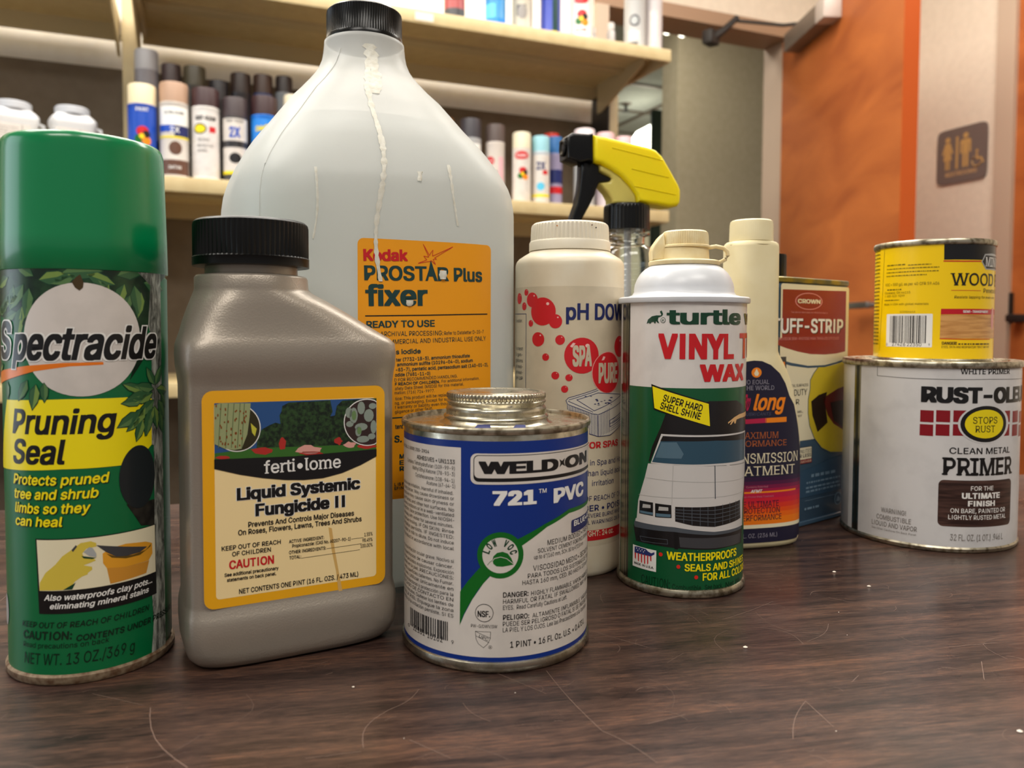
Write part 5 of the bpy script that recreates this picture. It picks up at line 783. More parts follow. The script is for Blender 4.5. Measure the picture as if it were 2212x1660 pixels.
LABELS['TURT']=(('circ',0.0331),[
('p','waxgreen',0,[(-51,3),(51,3),(51,107.09),(-51,107.09)]),
('p','labelwhite2',0,[(-51,107.09),(51,107.09),(51,150.5),(-51,150.5)]),
('p','canmetal',1,[(-48.51,3),(-38.76,3),(-38.76,150.5),(-48.51,150.5)]),
('p','gapdark',2,[(-40.36,3),(-39.06,3),(-39.06,150.5),(-40.36,150.5)]),
('p','gapdark',2,[(-42.36,3),(-41.76,3),(-41.76,150.5),(-42.36,150.5)]),
('p','dkgreen',3,[(-26.37,139.53),(-25.46,141.68),(-23.25,143.28),(-20.61,143.75),(-18.39,143.68),(-18.09,144.15),(-18.85,145.63),(-17.99,146.22),(-17.17,144.44),(-17.71,143.44),(-19.64,142.67),(-19.94,141.31),(-19.16,139.77),(-19.92,139.89),(-20.9,140.9),(-21.21,139.65),(-21.87,139.65),(-22.14,140.48),(-23.55,140.24),(-23.89,139.53),(-24.72,139.53),(-24.87,140.01)]),
('p','dkgreen',3,[(-15.85,141.31),(-15.91,141.74),(-16.09,142.14),(-16.38,142.45),(-16.74,142.66),(-17.14,142.72),(-17.53,142.66),(-17.89,142.45),(-18.18,142.14),(-18.36,141.74),(-18.43,141.31),(-18.36,140.87),(-18.18,140.47),(-17.89,140.16),(-17.53,139.96),(-17.14,139.89),(-16.74,139.96),(-16.38,140.16),(-16.09,140.47),(-15.91,140.87)]),
('p','labelwhite2',4,[(-16.09,141.31),(-16.14,141.67),(-16.29,142),(-16.52,142.26),(-16.81,142.43),(-17.13,142.49),(-17.46,142.43),(-17.75,142.26),(-17.98,142),(-18.12,141.67),(-18.18,141.31),(-18.12,140.94),(-17.98,140.61),(-17.75,140.35),(-17.46,140.18),(-17.13,140.12),(-16.81,140.18),(-16.52,140.35),(-16.29,140.61),(-16.14,140.94)]),
('t','R','dkgreen',5,-17.61,140.6,-16.57,140.6,1.3,0.01,0,None,'l',0,0),
('t','turtle wax','dkgreen',5,-15.28,139.21,27.47,139.21,7.62,0.04,0,'turtle','l',0,0),
('t','VINYL','red',5,-19.5,121.75,21.68,121.75,12.81,0.05,0,None,'l',0,0),
('t','TOP','red',5,26.8,121.73,38.39,121.73,13.1,0.05,0,'T','l',0,0),
('t','WAX','red',5,1.37,110.42,32.28,110.42,8.75,0.05,0,None,'l',0,0),
('p','black',3,[(-23.15,108.71),(6.6,99.78),(7.56,87.44),(-21.64,95.69)]),
('p','yellow',4,[(-22.46,107.6),(6.23,99.31),(7.1,87.98),(-21.19,96.44)]),
('t','SUPER HARD','black',6,-16.93,100.41,2.6,95.27,3.56,0.02,0,None,'l',0,0),
('t','SHELL SHINE','black',6,-18.31,96.46,1.76,91.26,3.56,0.02,0,None,'l',0,0),
('p','black2',2,[(6.59,100.66),(24.86,100.36),(31.98,97.6),(42.17,87.94),(40.6,83.04),(-17.33,83.29),(-23.65,68.36),(-24.22,68.78),(-22.39,76.36),(-17.69,86.97),(-15.03,94.3)]),
('p','carwhite',3,[(-17.34,83.53),(38.44,83.56),(40.04,66.23),(-1.29,68.07),(-22.96,67.96)]),
('p','carglass',4,[(-16.52,82.51),(36.52,82.79),(37.14,68.56),(11.2,68.86),(-1.3,68.67),(-22.16,68.65)]),
('p','black2',5,[(-16.52,82.51),(36.52,82.79),(36.85,79.16),(11,80.61),(-1.45,80.41),(-10.13,80.27),(-17.79,79.78)]),
('p','carglass2',5,[(-17.28,79.22),(-9.54,79.7),(-6,73.9),(-7.13,71.49),(-20.35,71.14)]),
('p','carwhite',3,[(-24.48,67.65),(-11.74,68.26),(2.27,68.08),(18.87,67.69),(42.17,66.82),(34.41,46.66),(34.52,33.57),(10.41,34.32),(-10.17,36.66),(-31.64,37.07),(-30.53,47.79),(-26.4,60.1)]),
('l','cargrey',5,0.48,[(10.19,67.84),(10.68,51.08)]),
('l','cargrey2',5,0.18,[(-25.67,60.2),(-1.18,59.75),(35.4,58.9)]),
('l','cargrey2',5,0.18,[(-11.14,67.7),(-11.49,47.95)]),
('l','cargrey2',5,0.18,[(-30.15,50.62),(-1.07,51.71),(33.41,51.8)]),
('p','black2',5,[(-29.54,47.66),(-21.36,47.74),(-21.28,40.9),(-29.77,40.84)]),
('p','black2',5,[(-20.18,47.6),(-11.77,47.5),(-11.58,40.92),(-20.09,40.46)]),
('p','cargrey2',6,[(-27.33,46.2),(-22.69,46.34),(-22.67,44.7),(-27.68,44.12)]),
('p','cargrey2',6,[(-18.12,46.17),(-13.24,46.23),(-13.22,44.49),(-18.41,44.08)]),
('p','carglass2',6,[(-29.23,42.48),(-21.43,42.57),(-21.42,41.36),(-29.21,41.26)]),
('p','carglass2',6,[(-19.67,42.52),(-12.01,42.8),(-11.99,41.3),(-19.65,40.89)]),
('p','black2',5,[(-9.83,46.87),(-1,46.94),(10.2,47.05),(30.26,48.04),(31.19,38.3),(10.38,36.6),(-0.88,37.57),(-9.74,39.39)]),
('l','cargrey',6,0.36,[(-9.81,45.37),(-0.98,45.27),(10.23,45.03),(30.34,46.13)]),
('l','cargrey',6,0.36,[(-9.8,43.86),(-0.96,43.6),(10.27,43.01),(30.43,44.21)]),
('l','cargrey',6,0.36,[(-9.78,42.35),(-0.94,41.93),(10.3,41),(30.51,42.3)]),
('l','cargrey',6,0.36,[(-9.76,40.84),(-0.91,40.26),(10.34,38.98),(30.59,40.38)]),
('l','cargrey',6,0.3,[(-5.66,46.82),(-5.56,39.05)]),
('l','cargrey',6,0.3,[(-1.59,46.76),(-1.47,37.98)]),
('l','cargrey',6,0.3,[(2.57,46.76),(2.7,37.68)]),
('l','cargrey',6,0.3,[(6.59,46.82),(6.74,37.25)]),
('l','cargrey',6,0.3,[(10.54,47.02),(10.72,36.69)]),
('l','cargrey',6,0.3,[(15.23,47.59),(15.42,37.45)]),
('l','cargrey',6,0.3,[(20.21,48.05),(20.44,38.01)]),
('l','cargrey',6,0.31,[(25.28,48.24),(25.58,38.42)]),
('p','cargrey',4,[(-33.4,35.15),(-32.09,37.91),(-10.19,37.86),(10.4,35.22),(33.71,35.3),(33.87,32.47),(10.45,32.39),(-10.14,33.96),(-32.91,33.08)]),
('p','carwhite',5,[(-32.09,37.91),(-10.19,37.86),(10.4,35.22),(33.71,35.3),(33.78,34.04),(10.42,34.02),(-10.17,36.36),(-32.51,36.27)]),
('p','black2',3,[(-34.04,34.08),(-32.91,33.08),(-10.14,33.96),(10.45,32.39),(33.87,32.47),(33,24.89),(19.83,25.35),(10.57,24.98),(-0.71,25.42),(-8.87,25.65),(-18.5,26.02),(-31.91,25.86)]),
('p','greydark',4,[(-7.78,31.44),(31.56,30.49),(30.9,25.68),(10.56,25.59),(-7.14,26.38)]),
('p','black',5,[(-10.26,33.95),(-8.1,33.81),(-8.16,25.11),(-9.92,25.26)]),
('l','cargrey',5,0.25,[(-29.04,28.97),(-13.63,29.7),(-13.31,27.33),(-28.06,26.71),(-29.04,28.97)]),
('p','skin',4,[(40.86,93.63),(27.52,93.01),(22.96,91.85),(17.97,89.48),(18.23,88.75),(21.04,90.18),(19.45,88.19),(20.35,88.13),(22.5,89.9),(23.05,88.53),(24.1,88.57),(24.93,90.5),(28.99,90.95),(42.17,91.12)]),
('p','white',4,[(-34.15,23.46),(-19.23,23.18),(-19.29,12.03),(-34.26,12.19)]),
('p','flagblue',5,[(-32.75,22.68),(-30.58,23.07),(-25.18,22.88),(-23.89,21.91),(-22.03,21.29),(-20.26,22.21),(-20.24,21),(-22.35,19.58),(-32.79,19.43)]),
('p','flagred',5,[(-32.79,19.43),(-31.64,19.53),(-31.67,15.98),(-32.57,16.69)]),
('p','flagred',5,[(-30.53,19.61),(-29.47,19.67),(-29.49,15.27),(-30.31,15.69)]),
('p','flagred',5,[(-28.43,19.72),(-27.43,19.76),(-27.44,15.14),(-28.22,15.27)]),
('p','flagred',5,[(-26.45,19.79),(-25.5,19.81),(-25.51,14.95),(-26.24,15.1)]),
('p','flagred',5,[(-24.57,19.82),(-23.65,19.82),(-23.67,15.65),(-24.36,14.89)]),
('p','flagred',5,[(-22.76,19.81),(-21.88,19.79),(-21.91,16.92),(-22.59,17.39)]),
('p','white',7,[(-30.91,22.11),(-31.08,22.37),(-31.42,22.37),(-31.59,22.11),(-31.42,21.84),(-31.08,21.84)]),
('p','white',7,[(-29.02,22.11),(-29.18,22.38),(-29.5,22.38),(-29.66,22.11),(-29.5,21.85),(-29.18,21.85)]),
('p','white',7,[(-27.23,22.08),(-27.39,22.35),(-27.69,22.35),(-27.84,22.08),(-27.69,21.81),(-27.39,21.81)]),
('p','white',7,[(-25.6,22),(-25.75,22.26),(-26.04,22.26),(-26.18,22),(-26.04,21.73),(-25.75,21.73)]),
('p','white',7,[(-30.06,21.13),(-30.23,21.4),(-30.56,21.4),(-30.72,21.13),(-30.56,20.86),(-30.23,20.86)]),
('p','white',7,[(-28.14,21.2),(-28.3,21.47),(-28.61,21.47),(-28.77,21.2),(-28.61,20.93),(-28.3,20.93)]),
('p','white',7,[(-26.32,21.11),(-26.47,21.37),(-26.77,21.37),(-26.92,21.11),(-26.77,20.84),(-26.47,20.84)]),
('t','MADE IN U.S.A.','black',5,-33.06,13.51,-20.47,13.28,1.23,0.03,0,None,'l',0,0),
('p','bulletred',4,[(-15.84,21.6),(-15.92,21.99),(-16.15,22.33),(-16.49,22.55),(-16.89,22.63),(-17.29,22.55),(-17.63,22.33),(-17.86,21.99),(-17.94,21.6),(-17.86,21.21),(-17.63,20.87),(-17.29,20.65),(-16.89,20.57),(-16.49,20.65),(-16.15,20.87),(-15.92,21.21)]),
('p','bulletred',4,[(-6.89,16.23),(-6.97,16.62),(-7.18,16.95),(-7.5,17.17),(-7.88,17.25),(-8.26,17.17),(-8.58,16.95),(-8.79,16.62),(-8.87,16.23),(-8.79,15.84),(-8.58,15.51),(-8.26,15.28),(-7.88,15.21),(-7.5,15.28),(-7.18,15.51),(-6.97,15.84)]),
('p','bulletred',4,[(2.05,11.14),(1.97,11.53),(1.75,11.87),(1.42,12.09),(1.03,12.16),(0.64,12.09),(0.31,11.87),(0.09,11.53),(0.01,11.14),(0.09,10.75),(0.31,10.42),(0.64,10.2),(1.03,10.12),(1.42,10.2),(1.75,10.42),(1.97,10.75)]),
('t','WEATHERPROOFS','yellow',5,-13.8,19.48,26.78,19.48,4.16,0.03,0,None,'l',0,0),
('t','SEALS AND SHINES','yellow',5,-4.83,14.2,34.08,14.2,3.7,0.03,0,'SEALS AND SHINE','l',0,0),
('t','FOR ALL COLORS','yellow',5,4.33,9.32,34.4,9.32,3.84,0.03,0,'FOR ALL COLO','l',0,0),
('t','CAUTION:','dkprint2',5,-27.91,4.41,-12.01,4.41,4.76,-0.01,0,None,'l',0,0),
('t','Combustible.','dkprint2',5,-10.83,4.23,4.22,4.23,2.89,-0.005,0,None,'l',0,0),
('t','See back.','dkprint2',5,5.65,4.61,16.23,4.61,2.55,-0.005,0,None,'l',0,0),
('t','Net Wt.','dkprint2',5,18.11,4.37,32.89,4.37,2.61,-0.005,0,None,'l',0,0),
])
LABELS['PROL']=(('se',0.035,0.0165,2.5),[
('p','plnavy',1,[(-22,107.88),(-12,114.88),(-11.55,116.88),(-6.41,117.54),(-1.1,117.17),(5.15,114.71),(11.72,109.45),(16.16,103.12),(19.56,95.35),(23.91,89.6),(26.58,82.09),(29.26,73.82),(31.9,64.1),(35.41,51.39),(35.41,40.46),(35.41,30.89),(35.41,13.75),(35.41,5.48),(31.29,5.82),(29.79,4.32),(-25,4.32)]),
('p','g0',2,[(-24,42.74),(35.41,42.74),(35.41,45.37),(-24,45.37)]),
('p','g1',2,[(-24,40.44),(35.41,40.44),(35.41,42.74),(-24,42.74)]),
('p','g2',2,[(-24,38.14),(35.41,38.14),(35.41,40.44),(-24,40.44)]),
('p','g3',2,[(-24,35.5),(35.41,35.5),(35.41,38.14),(-24,38.14)]),
('p','g4',2,[(-24,32.21),(35.41,32.21),(35.41,35.5),(-24,35.5)]),
('p','g5',2,[(-24,28.91),(35.41,28.91),(35.41,32.21),(-24,32.21)]),
('p','g6',2,[(-24,25.94),(35.41,25.94),(35.41,28.91),(-24,28.91)]),
('p','g7',2,[(-24,23.3),(35.41,23.3),(35.41,25.94),(-24,25.94)]),
('p','g8',2,[(-24,20.33),(35.41,20.33),(35.41,23.3),(-24,23.3)]),
('p','g9',2,[(-24,15.7),(35.41,15.7),(35.41,20.33),(-24,20.33)]),
('p','cream',2,[(-24,13.39),(35.41,13.39),(35.41,15.7),(-24,15.7)]),
('p','orangel',3,[(-1.34,110.13),(-1.51,111.08),(-1.99,111.95),(-2.74,112.63),(-3.69,113.07),(-4.74,113.22),(-5.79,113.07),(-6.73,112.63),(-7.48,111.95),(-7.97,111.08),(-8.13,110.13),(-7.97,109.18),(-7.48,108.32),(-6.73,107.63),(-5.79,107.2),(-4.74,107.04),(-3.69,107.2),(-2.74,107.63),(-1.99,108.32),(-1.51,109.18)]),
('p','cream',4,[(-4.81,112.53),(-3.09,109.64),(-3.82,108.13),(-5.63,108.15),(-6.41,109.67)]),
('t','NO EQUAL','greyl',5,-11.09,103,4.05,103,2.61,-0.01,0,'O EQUAL','r',1,0),
('t','IN THE WORLD','greyl',5,-11.02,99.39,7.61,99.39,2.62,-0.01,0,'HE WORLD','r',1,0),
('t','Pro','crimson',5,-11.44,86.71,-7.6,86.71,10.11,0.03,0.25,'o','r',0,0),
('t','long','orangel',5,-6.89,86.78,16.75,86.78,10.19,0.03,0.25,None,'l',0,0),
('t','LUBRICANTS','greyl2',5,-11.39,83.58,5.88,83.58,1.97,-0.01,0.25,'UBRICANTS','r',0,0),
('p','crimson',3,[(-13.06,81.31),(2.63,81.97),(2.69,79.01),(-13.02,78.51)]),
('p','orangel',3,[(1.89,81.92),(17.37,82.26),(17.45,79.14),(1.95,78.96)]),
('t','MAXIMUM','copper',5,-11.83,69.38,11.1,69.38,3.95,-0.012,0,'AXIMUM','r',1,0),
('t','PERFORMANCE','copper',5,-11.4,64.46,17.8,64.46,3.7,-0.012,0,'ORMANCE','r',1,0),
('t','TRANSMISSION','cream',5,-13.28,54.04,28.35,54.04,6.13,0,0,'NSMISSION','r',1,0),
('t','TREATMENT','cream',5,-11.78,46.41,25.45,46.41,5.72,0,0,'ATMENT','r',1,0),
('t','Contains Patented','pinkish',5,-10.47,38.75,4.38,38.75,1.19,0,0,None,'l',0,0),
('l','orangel',4,1.05,[(-13.65,35.8),(26.72,36.02)]),
('t','AFMT','white',6,-7.53,35.79,0.59,35.79,1.85,0.03,0.25,None,'l',0,0),
('t','Anti-Friction Metal Treatment','pinkish',5,-12.92,32.72,8.53,32.72,1.06,0,0,None,'l',0,0),
('t','THE ULTIMATE','plnavy',5,-12.27,26.75,12.51,26.75,3.58,-0.005,0,'E ULTIMATE','r',1,0),
('t','PROTECTION','plnavy',5,-11.37,22.72,13.33,22.72,3.45,-0.005,0,'ROTECTION','r',1,0),
('t','PERFORMANCE','plnavy',5,-12.33,18.32,14.82,18.32,3.46,-0.005,0,'ERFORMANCE','r',1,0),
('t','8 FL. OZ. (236 ML)','greyl',5,-11.94,7.62,11.65,7.62,2.53,-0.003,0,'L. OZ. (236 ML)','r',0,0),
])
LABELS['TUFF']=(('flat',-0.0301),[
('p','cream',0,[(-43,165.16),(-42.9,165.78),(-42.62,166.33),(-42.18,166.78),(-41.62,167.06),(-41,167.16),(39.39,167.16),(40.01,167.06),(40.56,166.78),(41.01,166.33),(41.29,165.78),(41.39,165.16),(41.39,62),(41.29,61.38),(41.01,60.82),(40.56,60.38),(40.01,60.1),(39.39,60),(-41,60),(-41.62,60.1),(-42.18,60.38),(-42.62,60.82),(-42.9,61.38),(-43,62)]),
('p','tuffred',1,[(-41,163.27),(37.41,164.33),(37.67,120.7),(25.34,119.38),(10.88,118.93),(-7.31,119.58),(-22.18,121.52),(-36.58,124.22),(-49.29,127.33),(-41,131.15)]),
('p','slate',1,[(40.9,115.77),(25.59,113.13),(11.16,111.44),(-9.76,111.54),(-29.81,114.12),(-49,117.91),(-48.94,115.7),(-29.74,112.08),(-9.7,109.99),(11.21,110.01),(40.98,113.97)]),
('p','slate',1,[(-44,20),(-44,37.34),(-15.01,38.81),(0.58,40.46),(19.43,43.8),(39.15,45.33),(41.13,49.82),(42.39,20)]),
('p','gloveyellow',2,[(2.72,110.18),(11.21,110.01),(25.65,111.53),(40.49,114.8),(40.53,46.75),(20.63,48.65),(9.52,52.73),(-0.13,60.33),(-6.38,69.74),(-8.65,78.75),(-8.72,88.32),(-6.63,95.58),(-6.67,101.54),(-2.7,106.06)]),
('l','slate',3,0.63,[(2.72,110.18),(-2.7,106.06),(-6.67,101.54),(-6.63,95.58),(-8.72,88.32),(-8.65,78.75),(-6.38,69.74),(-0.13,60.33),(9.52,52.73),(20.63,48.65),(40.53,46.75)]),
('p','darkred',3,[(9.56,88.09),(28.65,93.98),(39.99,95.79),(39.9,62.4),(24.02,69),(16.15,75.64)]),
('p','blackred',3,[(4.1,90.62),(14.84,92.34),(12.39,84.93),(16.36,70.32),(3.71,64.5),(-3.36,76.93),(-5.01,86.64)]),
('p','blackred',4,[(19.26,84.54),(38.95,85.77),(39.55,63.99),(23.93,71.3)]),
('p','pinkl',2,[(6.65,155.91),(6.4,156.92),(5.65,157.9),(4.43,158.81),(2.76,159.64),(0.71,160.36),(-1.66,160.94),(-4.29,161.37),(-7.09,161.63),(-9.97,161.72),(-12.86,161.63),(-15.66,161.37),(-18.29,160.94),(-20.66,160.36),(-22.71,159.64),(-24.37,158.81),(-25.6,157.9),(-26.35,156.92),(-26.6,155.91),(-26.35,154.9),(-25.6,153.92),(-24.37,153.01),(-22.71,152.18),(-20.66,151.46),(-18.29,150.88),(-15.66,150.45),(-12.86,150.19),(-9.97,150.1),(-7.09,150.19),(-4.29,150.45),(-1.66,150.88),(0.71,151.46),(2.76,152.18),(4.43,153.01),(5.65,153.92),(6.4,154.9)]),
('p','tuffred',3,[(5.53,155.91),(5.29,156.83),(4.59,157.71),(3.45,158.55),(1.89,159.3),(-0.02,159.95),(-2.24,160.48),(-4.7,160.87),(-7.31,161.1),(-10.01,161.18),(-12.71,161.1),(-15.33,160.87),(-17.78,160.48),(-20,159.95),(-21.92,159.3),(-23.47,158.55),(-24.62,157.71),(-25.32,156.83),(-25.55,155.91),(-25.32,154.99),(-24.62,154.11),(-23.47,153.27),(-21.92,152.52),(-20,151.87),(-17.78,151.34),(-15.33,150.96),(-12.71,150.72),(-10.01,150.64),(-7.31,150.72),(-4.7,150.96),(-2.24,151.34),(-0.02,151.87),(1.89,152.52),(3.45,153.27),(4.59,154.11),(5.29,154.99)]),
('t','CROWN','cream',5,-23.66,154.43,3.89,154.43,2.91,0.04,0,None,'l',0,0),
('t','THE BRAND PREFERRED BY PROFESSIONALS','pinkl',5,-31.27,147.63,13.35,147.63,1.07,-0.01,0,None,'l',0,0),
('t','TUFF-STRIP','black',3,-51.43,133.59,34.85,133.59,9.84,0.03,0,None,'l',0,0),
('t','TUFF-STRIP','white',5,-52.19,134.17,33.92,134.17,9.83,0.03,0,None,'l',0,0),
('t','REMOVEDOR SEMI-PASTOSO PARA TRABAJOS DIFICILES','pinkl',5,-47.84,129.47,28.61,129.47,1.84,-0.01,0,None,'l',0,0),
('t','METAL SURFACES','greydark',5,-29.27,97.56,-9.26,97.56,1.84,0,0,'TAL SURFACES','r',0,0),
('t','HEAVY DUTY','black',5,-25.8,91.51,-10.42,91.51,4.29,0,0,'DUTY','r',0,0),
('p','greydark',2,[(-42.75,118.37),(-35.76,118.38),(-35.51,110.52),(-38.7,110.24)]),
('p','orangel',3,[(-41.12,114.77),(-37.57,115.06),(-36.83,111.68),(-39.37,111.38)]),
('t','STRIPPER','black',5,-23.55,85.39,-19.64,85.39,3.63,0,0,'R','r',0,0),
('t','ENAMEL,','greydark',5,-21.47,79.62,-14.86,79.62,1.46,0,0,'MEL,','r',0,0),
('t','EPOXY','greydark',5,-20.11,76.66,-16.04,76.66,1.61,0,0,'XY','r',0,0),
('p','greydark',2,[(-17.62,54.62),(-17.58,54.87),(-17.47,55.09),(-17.29,55.27),(-17.07,55.38),(-16.82,55.42),(-3.37,55.42),(-3.12,55.38),(-2.9,55.27),(-2.72,55.09),(-2.61,54.87),(-2.57,54.62),(-2.57,44.43),(-2.61,44.18),(-2.72,43.96),(-2.9,43.78),(-3.12,43.66),(-3.37,43.63),(-16.82,43.63),(-17.07,43.66),(-17.29,43.78),(-17.47,43.96),(-17.58,44.18),(-17.62,44.43)]),
('p','cream',3,[(-17.67,54.42),(-17.64,54.6),(-17.55,54.77),(-17.42,54.9),(-17.25,54.99),(-17.07,55.02),(-4.01,55.02),(-3.82,54.99),(-3.65,54.9),(-3.52,54.77),(-3.44,54.6),(-3.41,54.42),(-3.41,47.38),(-3.44,47.2),(-3.52,47.03),(-3.65,46.9),(-3.82,46.81),(-4.01,46.78),(-17.07,46.78),(-17.25,46.81),(-17.42,46.9),(-17.55,47.03),(-17.64,47.2),(-17.67,47.38)]),
('p','tuffred',3,[(-16.84,46.33),(-16.82,46.43),(-16.78,46.51),(-16.71,46.58),(-16.63,46.62),(-16.54,46.63),(-3.25,46.63),(-3.15,46.62),(-3.07,46.58),(-3,46.51),(-2.96,46.43),(-2.95,46.33),(-2.95,44.22),(-2.96,44.13),(-3,44.05),(-3.07,43.98),(-3.15,43.94),(-3.25,43.92),(-16.54,43.92),(-16.63,43.94),(-16.71,43.98),(-16.78,44.05),(-16.82,44.13),(-16.84,44.22)]),
('t','MINUTES','greydark',5,-13.9,51.27,-3.76,51.27,2.52,0,0.2,'UTES','r',0,0),
('t','OR LESS','greydark',5,-13.8,48.21,-3.91,48.21,2.38,0.02,0,'LESS','r',0,0),
('t','REMOVER','cream',5,-12.64,44.43,-3.51,44.43,1.49,0,0,'OVER','r',0,0),
('b','slatel',4,-3.13,33.19,28.92,3.57,3),
('b','slatel',4,-8.91,29.13,34.05,2.19,4),
('b','slatel',4,-9.45,25.61,34.19,2.19,5),
('b','slatel',4,-9.34,22.87,34.3,2.35,6),
('b','slatel',4,-10.53,17.21,35.96,0.63,7),
('b','slatel',4,-10.86,10.88,8.35,2.59,8),
('p','slatel',3,[(36.98,13.82),(36.9,14.63),(36.69,15.42),(36.33,16.16),(35.84,16.83),(35.24,17.41),(34.55,17.88),(33.78,18.22),(32.96,18.43),(32.12,18.51),(31.27,18.43),(30.45,18.22),(29.68,17.88),(28.99,17.41),(28.39,16.83),(27.9,16.16),(27.55,15.42),(27.33,14.63),(27.25,13.82),(27.33,13),(27.55,12.21),(27.9,11.47),(28.39,10.8),(28.99,10.22),(29.68,9.75),(30.45,9.41),(31.27,9.2),(32.12,9.13),(32.96,9.2),(33.78,9.41),(34.55,9.75),(35.24,10.22),(35.84,10.8),(36.33,11.47),(36.69,12.21),(36.9,13)]),
('p','slate',4,[(35.97,13.82),(35.91,14.52),(35.74,15.21),(35.45,15.85),(35.06,16.43),(34.59,16.93),(34.04,17.34),(33.43,17.64),(32.78,17.82),(32.11,17.88),(31.44,17.82),(30.79,17.64),(30.18,17.34),(29.62,16.93),(29.15,16.43),(28.76,15.85),(28.48,15.21),(28.3,14.52),(28.25,13.82),(28.3,13.11),(28.48,12.43),(28.76,11.78),(29.15,11.2),(29.62,10.7),(30.18,10.3),(30.79,10),(31.44,9.81),(32.11,9.75),(32.78,9.81),(33.43,10),(34.04,10.3),(34.59,10.7),(35.06,11.2),(35.45,11.78),(35.74,12.43),(35.91,13.11)]),
('p','slatel',5,[(29.74,12.19),(31.73,15.81),(34.94,13.83),(34.03,11.62)]),
])
